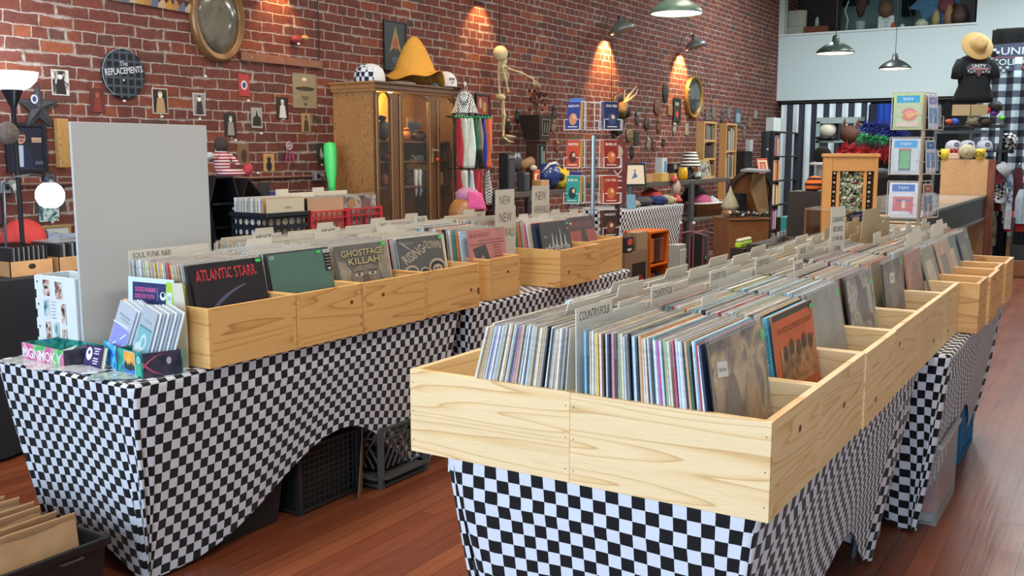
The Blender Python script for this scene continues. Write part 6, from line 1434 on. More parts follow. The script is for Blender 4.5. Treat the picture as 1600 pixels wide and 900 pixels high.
MB().add([(-.09,-.09,0),(.09,-.09,0),(.09,.09,0),(-.09,.09,0),(-.12,-.15,h),(.12,-.15,h),(.12,.15,h),(-.12,.15,h)],[(0,3,2,1),(4,5,6,7),(0,1,5,4),(1,2,6,5),(2,3,7,6),(3,0,4,7)]).build('body',mat('#2a241e',.6),t)
m = MB();
for a,b in (((-.05,.18),(.06,.18)),((.06,.18),(.05,.82)),((.05,.82),(-.06,.82)),((-.06,.82),(-.05,.18)),((-.02,.3),(-.02,.7)),((.02,.3),(.02,.7))): m.bar((.09 + .03*a[1] + .004,a[0]*(1 + a[1]*.5),h*a[1]),(.09 + .03*b[1] + .004,b[0]*(1 + b[1]*.5),h*b[1]),.006)
m.build('inset_lines',mat('#8d867a',.5),t)
t = thing('flower_bunch','bunch of dried dark red flowers above the lantern panel','flowers',(v.x,v.y,zc1 + h));rn = random.Random(4);m = MB();m2 = MB()
for k in range(26): a = rn.uniform(0,6.28);q = Vector((.10*math.cos(a)*rn.random(),.2*(rn.random() - .45),.05 + .2*rn.random()));m.tube([(0,0,0),q],.002,4);m2.blob(tuple(q),.014 + .012*rn.random(),n=6,m=4,amp=.4)
m.build('stems',mat('#4a4438',.8),t);m2.build('blossoms',mat('#5a2320',.8),t)
v = put(806,bX - .14,zb1 + 30.5*mpp(818,bX - .03) + .001);t = thing('ribbed_vessel','ribbed grey oval vessel standing above the dark grey amplifier','vessel',tuple(v));h = 32*mpp(806,bX)
MB().lathe([(.04,0),(.075,h*.3),(.08,h*.6),(.06,h*.9),(.03,h)],20,sx=.6).build('body',mat('#565d5e',.3,.5),t,smooth=True)
v = put(822,bX - .16,zb1 + 30.5*mpp(818,bX - .03) + .001);t = thing('jute_roll','tan rolled bundle on the dark grey amplifier','bundle',tuple(v));MB().tube([(0,-.1,.05),(0,.09,.09)],[.04,.05],14).build('roll',mat('#8a6c48',.8,noise_amt=.15),t,smooth=True);MB().blob((.04,.07,.03),(.03,.05,.03)).build('pale_tip',mat('#b9b09c',.7),t,smooth=True)
# small carved things on the brick, middle
def hung(px,py,w,h,label,c,shape='box',c2=None,cat='wall ornament',nm='wall_carving',g='small carvings and cards hung along the brick'):
 X = XW + .02;p = at(px,py,X=X);ww = wy(px,w,X);hh = h*mpp(px,X);t = thing(nm,label,cat,(XW + .003,p.y,p.z),0,g)
 m_ = mat(c,.6,noise_amt=.25,nscale=40)
 if shape == 'box': MB().bb(0,.012,-ww/2,ww/2,-hh/2,hh/2).build('body',m_,t,bevel=.002)
 elif shape == 'mask': MB().blob((.01,0,0),(.014,ww/2,hh/2),amp=.15,seed=px).build('body',m_,t,smooth=True);MB().blob((.02,0,-.1*hh),(.012,ww*.12,hh*.12)).build('nose',m_,t,smooth=True)
 elif shape == 'long': MB().tube([(.012,0,-hh/2),(.016,0,-hh*.2),(.016,.006,hh*.2),(.012,0,hh/2)],[ww*.2,ww*.5,ww*.35,ww*.18],8).build('body',m_,t,smooth=True).scale = (.22,1,1);MB().blob((.012,0,hh*.25),(.014,ww*.34,hh*.12)).build('head',mat(c2 or c,.6),t,smooth=True)
 if c2 and shape == 'box': A = Art();A.rect(0,0,ww*.7,hh*.5,c2);A.build('print',t,facing('+x',(.0125,0,0)))
 return t
items = [(811,180,9,24,'dark hanging carving left of the wooden case','#23242c','long','#55576a'),(795,195,9,26,'dark wire-like carving beside the skeleton leg','#2c2620','long','#8a7458'),(868,175,8,22,'narrow dark carving right of the lantern','#3b3430','long',None),(866,196,8,22,'tan forked carving over the yellow jersey','#8a6546','long',None),(872,228,7,20,'small hanging puppet above the yellow jersey','#7a4a30','long','#b98a58'),
 (997,184,6,22,'dark grey carving right of the horned mask','#3e4142','long','#868b8a'),(975,200,6,18,'grey narrow carving under the horned mask','#8b8478','long',None),(1012,193,9,20,'brown winged carving on the brick','#4a352b','mask',None),(1031,196,8,24,'thin tan-brown carving on the brick','#6c4630','long',None),(985,212,12,20,'round woven ornament on the brick','#6a5a40','mask',None),(996,216,7,20,'dark oblong carving next to the woven ornament','#2f2824','box',None),(965,208,10,17,'pale oval plate with a red centre on the brick','#b9a894','mask','#7a4034'),
 (1055,200,6,20,'pale long-necked carving below the dark tray','#9a9280','long',None),(1074,202,5,18,'grey post-like carving near the oval mirror','#8d867a','box',None),(1028,168,10,24,'curved carved shoe horn left of the dark tray','#6b4a32','mask',None),(1048,172,7,16,'small tan peg carving by the dark tray','#7c5c3e','box',None),(1041,145,9,30,'dark metallic face ornament above the shoe horn','#2e2c2c','mask',None),
 (1097,166,6,18,'grey tag right of the oval mirror','#6d6d66','box',None),(1106,180,5,16,'grey tag low right of the mirror','#5f605c','box',None),(1116,175,5,17,'grey tag, second from the mirror','#6b6c66','box',None),(1130,182,6,22,'dark grey carving in the row of tags','#4c4e4e','long',None),(1140,177,5,16,'light grey tag in the row of tags','#6e6f6a','box',None),(1154,184,9,27,'blue grey framed strip near the back corner','#4d5c66','box','#8fa0aa'),(1173,193,5,18,'small tan carving near the back corner','#7d6c58','long',None),(1182,179,4,13,'last pale tag near the back corner','#8f9490','box',None),(1164,206,4,20,'thin grey stick on the brick above the dark rack','#73726c','long',None),
 (1038,222,6,14,'little dark figure on the brick above the bench','#3b2c26','long',None),(1014,224,6,22,'silvery doll carving above the bench','#7c756a','long','#a9a196'),(1023,226,6,20,'brown doll carving above the bench','#5b3d2c','long','#8c6a50'),(975,240,8,22,'small dark red carving next to the red lettered paddle','#5c2a22','long','#a9a08c'),(989,237,7,22,'dark hanging carving above the framed drawing','#2c231f','long',None),(950,196,6,12,'small brown carving behind the book rack','#6c4a36','box',None)]
for it in items: hung(*it[:7],c2=it[7])
def a_tray(A,w,h): A.rect(0,.28*h,w*.6,h*.16,'#6f867c');A.ell(0,-.22*h,.25*w,.16*h,'#a83a3c')
X_ = XW + .02;wallframe('wall_tray','dark rectangular tray with a green and a red panel left of the oval mirror','tray',1053,153,1064,190,mat('#2a2c2c',.5),mat('#25292a',.5),a_tray,fw=.02)
# horned mask
p = at(970,175,X=XW + .08);t = thing('horned_mask','dark oval mask with curved pale horns under the first wall lamp','mask',tuple(p))
MB().lathe([(0,0),(.8,.01),(1,.03),(.9,.06),(.7,.05),(0,.02)][::-1],28,0,Matrix(((0,0,1,-.07),(.17,0,0,0),(0,.26,0,-.03),(0,0,0,1)))).build('oval_back',mat('#241c14',.5),t,smooth=True)
MB().blob((.02,.02,.02),(.07,.10,.10),amp=.4,seed=6).build('head',mat('#6a5a38',.7,noise_amt=.3),t,smooth=True);MB().blob((.08,.03,.0),(.03,.05,.07)).build('dark_mouth',mat('#14110c',.8),t,smooth=True)
for s,pts in ((1,[(.02,.03,.10),(.05,.10,.19),(.05,.22,.26),(.04,.34,.32)]),(2,[(.04,.0,.10),(.08,.10,.16),(.09,.22,.22),(.08,.30,.28)])): MB().tube(pts,[.02,.016,.011,.004],8).build('horn',mat('#c9b184',.5),t,smooth=True)
p2 = at(976,152,X=XW + .01);tag(MB().bb(XW + .003,XW + .012,p2.y - .01,p2.y + .01,p2.z - .09,p2.z + .09).build('pale_strip',mat('#d6c6a4',.6)),'narrow pale strip on the brick above the horned mask','card')
# wall lamps
def walllamp(px,py,label,power,cone=True):
 p = at(px,py,X=XW + .22);t = thing('wall_lamp',label,'wall lamp',tuple(p));ax = Euler((R(6),R(-14),0)).to_matrix().to_4x4()
 MB().lathe([(.02,.11),(.035,.10),(.04,.07),(.06,.065),(.10,.045),(.135,.01),(.15,-.04),(.145,-.04),(.128,.005),(.09,.035)],28,0,ax,cap=False).build('shade',mat('#7b8482',.35,.4),t,smooth=True)
 MB().lathe([(.0,.05),(.025,.035),(.03,.0),(.0,-.02)][::-1],14,0,ax).build('bulb',mat('#ffd9a0',.4,emit=14,ecol='#ffca80'),t,smooth=True)
 q = ax @ Vector((0,0,.11));MB().tube([q,q + Vector((-.03,-.02,.05)),(-.14,-.10,.12),(-.2,-.06,.0)],.006,6).build('arm',mat('#8c9192',.3,.8),t);MB().lathe([(.02,.10),(.022,.13),(.012,.145),(0,.146)],12,0,ax).build('socket',mat('#2b2c2e',.4),t,smooth=True)
 l = bpy.data.lights.new('wall_lamp_bulb','SPOT');l.energy = power;l.color = (1,.50,.18);l.spot_size = R(84);l.spot_blend = .55;l.shadow_soft_size = .03
 lo = bpy.data.objects.new('wall_lamp_bulb',l);COL.objects.link(lo);lo.location = p + Vector((-.06,0,-.03));lo.rotation_euler = (0,R(24),0)
walllamp(972,44,'grey metal wall lamp lighting the brick above the horned mask',140);walllamp(1087,70,'grey metal wall lamp lighting the brick above the oval mirror',150)
walllamp(778,-16,'grey metal wall lamp above the skeleton at the frame edge',30);walllamp(465,-46,'grey metal wall lamp above the wooden board',18)
for px,y0_,y1_ in ((956,50,165),(781,20,78)): a = at(px,y0_,X=XW + .01);b = at(px,y1_,X=XW + .01);tag(MB().tube([(XW + .006,a.y,a.z),(XW + .006,b.y,b.z)],.003,5).build('electric_cable',mat('#2a1a14',.7)),'thin dark cable down the brick at the %s' % ('first lit patch' if px > 900 else 'skeleton'),'cable')
# pendants
def pendant(px,py,wpx,d,label,c,L=6.0):
 r_ = wpx/2*d/FPX;p = at(px,py,d=d);t = thing('pendant_lamp',label,'pendant lamp',(p.x,p.y,p.z));k = r_/.21
 MB().lathe([(.21*k,0),(.212*k,.006*k),(.20*k,.035*k),(.14*k,.085*k),(.06*k,.125*k),(.042*k,.13*k),(.036*k,.19*k),(.02*k,.21*k),(.0,.212*k)],40,cap=False).build('shade',mat(c,.35),t,smooth=True)
 MB().lathe([(.206*k,.004*k),(.19*k,.03*k),(.13*k,.07*k),(0,.10*k)],40,cap=False).build('white_lining',mat('#ffffff',.6),t,smooth=True)
 MB().lathe([(.0,-.0),(.165*k,.004),(.19*k,.012)][::-1],32,cap=False).build('diffuser',mat('#fff6e6',.4,emit=5,ecol='#fff2dc'),t,smooth=True)
 MB().tube([(0,0,.21*k),(0,0,ZC - p.z)],.004,6).build('cord',mat('#1d1f20',.6),t)
 l = bpy.data.lights.new('pendant_bulb','AREA');l.shape = 'DISK';l.size = .3*k;l.energy = 26;l.color = (1,.88,.70);lo = bpy.data.objects.new('pendant_bulb',l);COL.objects.link(lo);lo.location = p + Vector((0,0,-.015))
pendant(1057,22,81,7.9,'large green enamel pendant lamp cut by the top of the photo','#5e7a6c');pendant(1305,84,58,11.0,'dark green pendant lamp before the loft, left of the smaller one','#33423a');pendant(1398,108,48,13.3,'smallest dark pendant lamp before the loft parapet','#23292a')
for x_,y_ in ((-2.2,.2),(.3,4.0)):
 t = thing('pendant_lamp','green enamel pendant lamp over the front of the shop' if x_ < 0 else 'green enamel pendant lamp over the right aisle','pendant lamp',(x_,y_,3.1));MB().lathe([(.21,0),(.20,.035),(.14,.085),(.06,.125),(.036,.19),(0,.21)],32,cap=False).build('shade',mat('#5e7a6c',.35),t,smooth=True);MB().tube([(0,0,.2),(0,0,ZC - 3.1)],.004,6).build('cord',BLACKM,t)
# ------------------------------------------------------------------ raised bin, tall cards on the right row
def pnl(m,a,b,th=.012):      # upright board from a to b (x,y) between z0 and z1
 pass
rx0,rx1,ry0,ry1 = -1.175,-.975,4.42,5.18
t = thing('raised_bin','smaller honey wood bin raised on top of the far inner bins','record bin',((rx0 + rx1)/2,(ry0 + ry1)/2,.954));hx,hy = (rx1 - rx0)/2,(ry1 - ry0)/2
for b in ((-hx,hx,-hy,-hy + .015),(-hx,hx,hy - .015,hy)): MB().bb(*b,0,.09).build('end_panel',PINE2,t,bevel=.001)
for b in ((-hx,-hx + .015,-hy + .015,hy - .015),(hx - .015,hx,-hy + .015,hy - .015)): MB().bb(*b,0,.09).build('side_panel',PINE2,t,bevel=.001)
MB().bb(-hx + .015,hx - .015,-hy + .015,hy - .015,0,.01).build('bottom_panel',PINE2,t)
for k in range(8):
 divider(rx0 + .03 + .016*k,ry0 + .2 + .42*(k % 2),R(-2 + k),'','%s kraft card standing in the raised bin' % ['thin','tall','worn','wide','plain','tabbed','curled','front'][k],tab=.12*k,h=.13 + .02*(k % 3),w=.33,tabw=.4,c=mat('#c0b193',.7),z=.966)
divider(-1.01,4.66,R(4),'','large kraft card rising highest above the raised bin',tab=1,h=.24,w=.34,tabw=.3,tabh=.05,c=mat('#bfae8e',.7),z=.966)
tag(MB().bb(-.03,.03,-.06,.06,0,.115).build('wood_block',PINE2,loc=(-1.12,4.33,.953),bevel=.002),'upright honey wood block before the raised bin','block')
v = at(1307,395,Y=3.95);o = divider(v.x,3.95,R(2),'','tall card with a hand-written price list above the fifth right bin',tab=0,tabw=1,h=.475,w=.13,tabh=.02);o.rotation_euler = (0,0,R(-14));o.scale = (1,.9,1)
A = Art()
for k,(s_,h_) in enumerate((('CLEARANCE',.02),('RECORDS',.02),('2 FOR $5',.018),('5 FOR',.018),('$10',.018),('BEST PICK',.016))): A.text(s_,0,.465 - .038*k,h_,INK,w=.0115*len(s_))
A.rect(-.05,.28,.008,.025,'#c0392f');A.build('handwriting',o,facing('+x',(.001,0,0))).name = 'price_list'
for (px,py,Yv,t_,lb) in ((790,352,4.42,'NEW','lowest of the three tall cards lettered NEW ARRIVALS'),(789,330,4.75,'NEW','middle tall card lettered NEW ARRIVALS, left of the empty dark gap'),(845,323,5.05,'NEW','tallest card lettered NEW ARRIVALS, left of the book rack')):
 X_ = at(px,py,Y=Yv).x;zt_ = at(px,322 if Yv < 4.5 else 296 if Yv < 5 else 290,Y=Yv).z
 t = thing('sign_card',lb,'sign',(X_,Yv,BZ + .01),R(0),'tall NEW ARRIVALS cards');hh = zt_ - BZ - .01;MB().bb(-.001,.001,-.10,.10,0,hh).build('card',mat('#cfc8b8',.6),t)
 A = Art();A.text('NEW',0,hh - .06,.05,'#6d665c',w=.12);A.text('ARRIVALS',0,hh - .14,.045,'#6d665c',w=.17);A.build('handwriting',t,facing('+x',(.0012,0,0)))

# ------------------------------------------------------------------ paperback rack and toy rack
def book(label,pos,rz,c,title=None,tc='#e9e2d0',c2=None,w=.105,h=.175,th=.028,tilt=-4,group='paperbacks in the wire rack'):
 t = thing('paperback_book',label,'book',tuple(pos),rz,group,rot=(R(tilt),0,rz))
 MB().bb(-w/2,w/2,0,.0012,0,h).build('front_cover',mat(c,.35),t);MB().bb(-w/2,w/2,th - .0012,th,0,h).build('back_cover',mat(c,.35),t);MB().bb(-w/2,-w/2 + .0012,.0012,th - .0012,0,h).build('spine',mat(c2 or c,.35),t)
 MB().bb(-w/2 + .0012,w/2 - .002,.0012,th - .0012,.001,h - .001).build('page_block',mat('#c9a860',.8),t)
 A = Art();
 if title: A.text(title,0,h*.34,h*.09,tc,w=w*.8,bold=True)
 if c2: A.ell(0,-h*.14,w*.3,h*.22,c2);A.ell(w*.08,-h*.06,w*.12,h*.08,'#d9b48c');A.rect(0,-h*.42,w*.7,h*.03,tc)
 A.build('cover_art',t,facing('-y',(0,-.0003,h/2)));return t
rp = at(927,230,d=6.4);base = Vector((rp.x,rp.y,0))
t = thing('book_rack','white wire spinner rack of paperbacks behind the left bins','rack',tuple(base));tz_ = [at(927,y,d=6.4).z for y in (203,262,318,372)]
MB().tube([(0,0,.03),(0,0,at(927,212,d=6.4).z)],.015,14).build('pole',mat('#9fb0bb',.3,.6),t);MB().lathe([(.25,0),(.25,.02),(.03,.04)],28).build('base',mat('#9fb0bb',.4,.5),t)
def pocket(t,o,rz,w,h,d,wm,r_=.003,back=.06,nm='wire_pocket'):
 M = Matrix.Translation(o) @ Matrix.Rotation(rz,4,'Z');m = MB()
 def T(pts,**k): m.tube([M @ Vector(p_) for p_ in pts],r_,5,**k)
 T([(-w/2,d,h + back),(-w/2,d,0),(-w/2,0,0),(-w/2,0,h*.55),(-w/2 + .03,0,h*.55)]);T([(w/2,d,h + back),(w/2,d,0),(w/2,0,0),(w/2,0,h*.55),(w/2 - .03,0,h*.55)])
 T([(-w/2,0,0),(w/2,0,0)]);T([(-w/2,d,h + back),(w/2,d,h + back)]);T([(-w/2,d,.0),(w/2,d,.0)]);T([(0,0,0),(0,d,0),(0,d,h + back)]);T([(-.01,d,h*.5),(-.01,d + .04,h*.5)])
 return m.build(nm,wm,t)
WH_ = mat('#e2e5e8',.3)
BK_ = [[('BABYLON','#2a3f86','#c98a5c','blue paperback with a yellow page edge, top left of the book rack'),('STAR TREK','#1d2a55','#39486f','navy paperback with two faces, top right of the book rack')],
       [('EMPIRE','#c2492e','#5b2a22','orange paperback in the second tier, left side of the book rack'),('BIBLE','#8e2a22','#c96a3a','red paperback lettered BIBLE, second tier of the book rack')],
       [('SEA','#2f9a8c','#173c40','teal paperback in the third tier, left side of the book rack'),('STAR TREK','#a2321f','#c46a36','red orange paperback in the third tier, right side of the book rack')],
       [('TALES','#a83a3a','#5a2a2a','dark red paperback low in the book rack, left side'),('NIGHT','#3a2622','#6c3e2c','dark brown paperback low in the book rack, right side')]]
for k in range(4):
 for s in (0,1):
  rz = R(-8) if s == 0 else R(57);off = R_*(-.105 if s == 0 else .095);o = Vector((off.x,off.y,tz_[k])) + Matrix.Rotation(rz,3,'Z') @ Vector((0,-.06,0))
  pocket(t,o,rz,.125,.12,.055,WH_)
  pocket(t,Vector((-off.x*.8,-off.y*.8 + .12,tz_[k])),rz + PI,.125,.12,.055,WH_)
  n_,c_,c2_,lb = BK_[k][s];book(lb,base + o + Matrix.Rotation(rz,3,'Z') @ Vector((0,.008,.005)),rz,c_,n_,c2=c2_,th=.04)
  if s == 0: book('paperback behind the %s one, left side of the book rack' % ['blue','orange','teal','dark red'][k],base + o + Matrix.Rotation(rz,3,'Z') @ Vector((-.012,.050,.03)),rz,['#4a6fb5','#6b5a3a','#3c3f86','#8c7a6a'][k],None,c2='#c9c0b0',th=.012)
v = at(965,300,d=7.4)
t = thing('carved_paddle','tall dark red paddle with white letters against the bench behind the book rack','sign board',(v.x,v.y,v.z - .1));MB().prism([(-.06,0),(.06,0),(.075,.35),(.06,.42),(.03,.5),(-.03,.5),(-.06,.42),(-.075,.35)],-.01,.01,0,Matrix.Rotation(R(30),4,'Z')).build('board',mat('#6c2822',.5,noise_amt=.2),t)
A = Art();A.text('TIKI',.0,.2,.06,'#c9b8a4',w=.2,rot=PI/2);A.ell(0,.4,.035,.05,'#b9a890');A.build('lettering',t,Matrix.Rotation(R(30),4,'Z') @ facing('-y',(0,-.0105,0)));MB().tube([(0,0,.1 - v.z),(0,0,.02)],.02,10).build('post',mat('#2b201c',.7),t);MB().lathe([(0,.1 - v.z),(.14,.1 - v.z),(.14,.12 - v.z)],20).build('base',BLACKM,t)

tp = at(1437,300,d=6.5);tb = Vector((tp.x,tp.y,0));t = thing('toy_rack','wire spinner rack of clear toy packs behind the right bins','rack',tuple(tb));TW = mat('#b9a892',.35,.3)
zt_ = [at(1437,y,d=6.5).z for y in (203,272,340,410)]
MB().tube([(0,0,.03),(0,0,at(1437,150,d=6.5).z)],.014,12).build('pole',TW,t);MB().lathe([(.25,0),(.25,.02),(.03,.04)],28).build('base',TW,t)
PK = make_film('blister',a=.55,tint='#dfe6ec',rough=.08,bs=18,bump=.6)
def pack(label,pos,rz,w,h,c1,c2,art,d=.03):
 p_ = thing('toy_pack',label,'toy pack',tuple(pos),rz,'toy packs in the wire rack',rot=(R(-4),0,rz));MB().bb(-w/2,w/2,d,d + .002,0,h).build('card_backing',mat(c1,.5),p_)
 MB().bb(-w/2 + .008,w/2 - .008,0,d - .001,.012,h*.72).build('blister',PK,p_,bevel=.008);A = Art();A.rect(0,h*.34,w*.8,h*.2,c2);A.text('TOY',0,h*.34,h*.07,'#f0f0f0',w=w*.4,bold=True);art(A,w,h);A.build('toy',p_,facing('-y',(0,d - .001,h/2)))
def ta_ball(A,w,h): A.ell(.05*w,-.1*h,w*.28,h*.18,'#d9603c');A.ell(.05*w,-.06*h,w*.16,h*.1,'#e88a6c');A.rect(.18*w,-.1*h,w*.4,.02,'#e6a83c',.5);A.rect(-.25*w,-.1*h,w*.2,.02,'#a9c98a');A.rect(0,-.38*h,w*.8,h*.14,'#d9c4b0')
def ta_ch(A,w,h): A.rect(-.02*w,-.1*h,w*.42,h*.62,'#1d4a2c');A.rect(-.02*w,-.1*h,w*.34,h*.5,'#4fa84a');A.rect(-.02*w,.19*h,w*.3,.012,'#d9552e')
def ta_red(A,w,h): A.rect(0,-.12*h,w*.72,h*.42,'#c8453f');A.rect(0,-.02*h,w*.5,h*.06,'#5a3f7a');A.rect(.02*w,-.13*h,.02,.05,'#e2c4a0');A.ell(.3*w,-.36*h,w*.07,h*.05,'#d94a5a')
def ta_mix(A,w,h): A.ell(-.1*w,-.1*h,w*.25,h*.14,'#a84f3a');A.ell(.15*w,-.2*h,w*.18,h*.1,'#3f7fae')
P1 = [('#b7d28c','#3fa2cf',ta_ball,'green and blue topped pack with an orange toy, top of the toy rack'),('#c9d6dc','#5aa7d9',ta_ch,'clear pack with a small green board game, second tier of the toy rack'),('#dfe4ea','#5f86c4',ta_red,'white pack with a red toy, third tier of the toy rack'),('#a84a44','#3a6f4a',ta_mix,'red and green pack low in the toy rack')]
P2 = [('#d3d6ec','#8a92c4','#2f86c4'),('#c4ced6','#3f6fae','#2f6fb5'),('#b9b2ae','#a8583a','#2f5a86'),('#b0a8a8','#8a3f4a','#5a3f3a')]
for k in range(4):
 rz = R(12);off = R_*-.09;o = Vector((off.x,off.y - .10,zt_[k]));pocket(t,o,rz,.19,.16,.06,TW,r_=.0032,back=.08)
 pack(P1[k][3],tb + o + Vector((0,.012,.006)),rz,.175,.23,P1[k][0],P1[k][1],P1[k][2])
 rz = R(75);off = R_*.10;o = Vector((off.x,off.y - .02,zt_[k]));pocket(t,o,rz,.15,.16,.06,TW,r_=.0032,back=.08)
 pack('side pack facing the aisle, %s tier of the toy rack' % ['top','second','third','lowest'][k],tb + o + Vector((.0,0,.006)),rz,.14,.22,P2[k][0],P2[k][1],(lambda c_: lambda A,w,h: A.rect(0,-.1*h,w*.8,h*.45,c_))(P2[k][2]))

# ------------------------------------------------------------------ benches and clutter in the middle distance
bX2 = -4.25;zB = Z(1080,281,bX2);TOPM = mat('#55504a',.5)
framebench('grey steel workbench behind the checkered table',bX2,985,1081,zB,.55,TOPM,STEEL,shelves=(.3,));framebench('grey steel workbench carrying the wooden media towers',bX2,1083,1139,zB,.55,TOPM,STEEL,shelves=(Z(1105,340,bX2),.25))
block('cardboard_box','flat brown cardboard box on the steel workbench','cardboard box',1010,22,13,bX2 - .02,zB,.25,KRAFT);block('wooden_box','pale yellow box on the steel workbench','box',1034,24,13,bX2 - .01,zB,.22,mat('#cfa860',.7));block('wooden_box','smaller yellow box right of the pale yellow one','box',1053,12,11,bX2 - .06,zB,.2,mat('#b9924c',.7))
h1 = 13*mpp(1010,bX2);block('small_box','blue and white small boxes stacked behind the yellow box','box',1034,18,34,bX2 - .28,zB,.1,mat('#b9c4ca',.5),art=lambda A,w,h: (A.rect(.15*w,.1*h,w*.4,h*.5,'#3f86b5'),A.rect(-.25*w,.2*h,w*.3,h*.3,'#d9d6cc')));block('card_bin','black bin of small cases on the workbench before the striped lamp','bin',1052,20,24,bX2 - .27,zB,.12,mat('#222427',.6),art=lambda A,w,h: A.rect(0,.3*h,w*.9,h*.3,PHOTO2))
v = put(1005,bX2 - .1,zB + h1 + .001);t = thing('blue_lantern','small blue and clear lantern on the flat cardboard box','lantern',tuple(v));MB().lathe([(.035,0),(.035,.02),(.03,.025),(.03,.09),(.036,.095),(.03,.12),(0,.125)],16).build('body',mat('#3f5fb5',.3),t,smooth=True);MB().lathe([(.031,.03),(.031,.085)],16,cap=False).build('glass',mat('#c9dbe6',.1),t)
v = put(1068,bX2 - .05,zB);t = thing('yellow_mug','yellow ceramic mug on the workbench','mug',tuple(v));MB().lathe([(.04,0),(.055,.03),(.055,.10),(.04,.14),(.03,.14)],18).build('body',mat('#d9a81e',.3),t,smooth=True);MB().tube([(0,.05,.04),(0,.085,.06),(0,.085,.09),(0,.05,.11)],.008,6).build('handle',mat('#d9a81e',.3),t)
v = put(1079,bX2 - .15,zB);t = thing('table_lamp','lamp with a black and white wavy striped shade on the workbench','lamp',tuple(v));zs_ = 20*mpp(1079,bX2)
mz,ntz,Nz,Lz,bz = nodes('wavy_stripes');tcz = Nz.new('ShaderNodeTexCoord');wz = Nz.new('ShaderNodeTexWave');wz.bands_direction = 'Z';wz.inputs['Scale'].default_value = 8.5;wz.inputs['Distortion'].default_value = 1.2;wz.inputs['Detail Scale'].default_value = 1;Lz.new(tcz.outputs['Object'],wz.inputs[0]);rz_ = ramp(Nz,[(.48,'#16171a'),(.52,'#e6e4dc')]);Lz.new(wz.outputs['Fac'],rz_.inputs[0]);Lz.new(rz_.outputs[0],bz.inputs['Base Color'])
MB().lathe([(.12,zs_),(.115,zs_ + .03),(.085,zs_ + .13),(.07,zs_ + .17),(0,zs_ + .17)],26,cap=False).build('lamp_shade',mz,t,smooth=True);MB().lathe([(.06,0),(.06,.02),(.03,.04),(.05,.09),(.012,.14),(.012,zs_ + .02)],16).build('base',BLACKM,t,smooth=True)
def leanframe(label,px,npx,hpx,X,zs,fm,inn,art=None,rz=0,nm='standing_picture',cat='picture'):
 v = put(px,X,zs);w = wy(px,npx,X)*.8;h = hpx*mpp(px,X);t = thing(nm,label,cat,tuple(v),rz,None,rot=(0,R(-12),rz));f = .018
 m = MB();m.bb(-.012,0,-w/2,-w/2 + f,0,h);m.bb(-.012,0,w/2 - f,w/2,0,h);m.bb(-.012,0,-w/2 + f,w/2 - f,0,f);m.bb(-.012,0,-w/2 + f,w/2 - f,h - f,h);m.build('frame',fm,t);MB().bb(-.010,-.004,-w/2 + f,w/2 - f,f,h - f).build('picture',inn,t)
 if art: A = Art();art(A,w,h);A.build('print',t,facing('+x',(-.0035,0,h/2)))
leanframe('black framed drawing of a small blue figure leaning on the bench, tilted',993,22,36,bX2 + .06,zB - .02,BLACKM,mat('#cdc4b0',.6),lambda A,w,h: (A.poly([(-.1*w,-.2*h),(.05*w,.15*h),(.15*w,-.1*h)],'#3f6a9c'),A.ell(.05*w,.18*h,.05*w,.04*h,'#b0523a')),rz=R(-40))
leanframe('small gold framed picture right of the striped lamp',1104,17,30,bX2 - .05,zB,mat('#b09058',.5),PHOTO2,rz=R(-10))
v = put(1092,bX2 - .05,zB);tag(MB().blob((v.x,v.y,v.z + .04),(.05,.09,.04),amp=.6,seed=9).build('trinket_heap',make_gradient_blotch('trinkets',['#161719','#3d7a4c','#c9cccb','#26282b'],40),smooth=True),'small heap of green, white and black trinkets by the gold frame','trinkets',kind='stuff')
# checkered table with clothes
tX = -4.02;ya_,yb_ = Y(976,tX),Y(1072,tX);zT = Z(1000,327,tX)
cover('table_cover',tX - .6,tX,ya_,yb_,zT,'checkered cloth on the small table among the curios',GC,apex=.2,seed=6)
folding_table(tX - .6,tX,ya_,yb_,zT,'small table among the curios under its checkered cloth')
for i,(px,npx,hz_,c,lb,dx) in enumerate(((1003,26,.10,'#3a3c40','dark grey clothing heap on the small checkered table',.2),(1019,16,.16,'#b8392e','bright red cap-like cloth on the small checkered table',.35),(1029,14,.10,'#28346a','dark blue cloth on the small checkered table',.15),(1044,12,.09,'#b0a684','beige folded cloth on the small checkered table',.15),(986,12,.08,'#8a8272','grey-brown pouch on the small checkered table',.15))):
 v = put(px,tX - dx,zT + .006);tag(MB().blob((v.x,v.y,v.z + hz_*.45),(.11,wy(px,npx,tX)/2,hz_*.5),amp=.35,seed=i + 3,n=16,m=10).build('cloth_heap',mat(c,.85,noise_amt=.15),smooth=True),lb,'clothing')
v = put(1058,tX - .2,zT + .006);t = thing('bird_figurine','red and white parrot figurine perched on the small checkered table','figurine',tuple(v));MB().lathe([(.07,0),(.075,.02),(.05,.05),(.03,.08)],16).build('base',mat('#b23a34',.5),t,smooth=True);MB().blob((0,0,.16),(.045,.06,.085)).build('body',mat('#b9a79c',.6,noise_amt=.2),t,smooth=True);MB().blob((0,-.055,.25),(.035,.05,.04)).build('head',mat('#c4564c',.6),t,smooth=True);MB().lathe([(0,0),(.015,.03)][::-1],8,0,Matrix.Translation((0,-.10,.235)) @ Matrix.Rotation(R(-40),4,'X')).build('beak',mat('#6a5a48',.5),t)
v = put(988,tX - .05,zT + .006);tag(MB().bb(-.01,.01,-.05,.05,0,.14).build('upright_book',mat('#6a93ae',.5),loc=tuple(v),rot=(0,R(-8),R(-30)),bevel=.002),'pale blue upright booklet at the near end of the small checkered table','book')
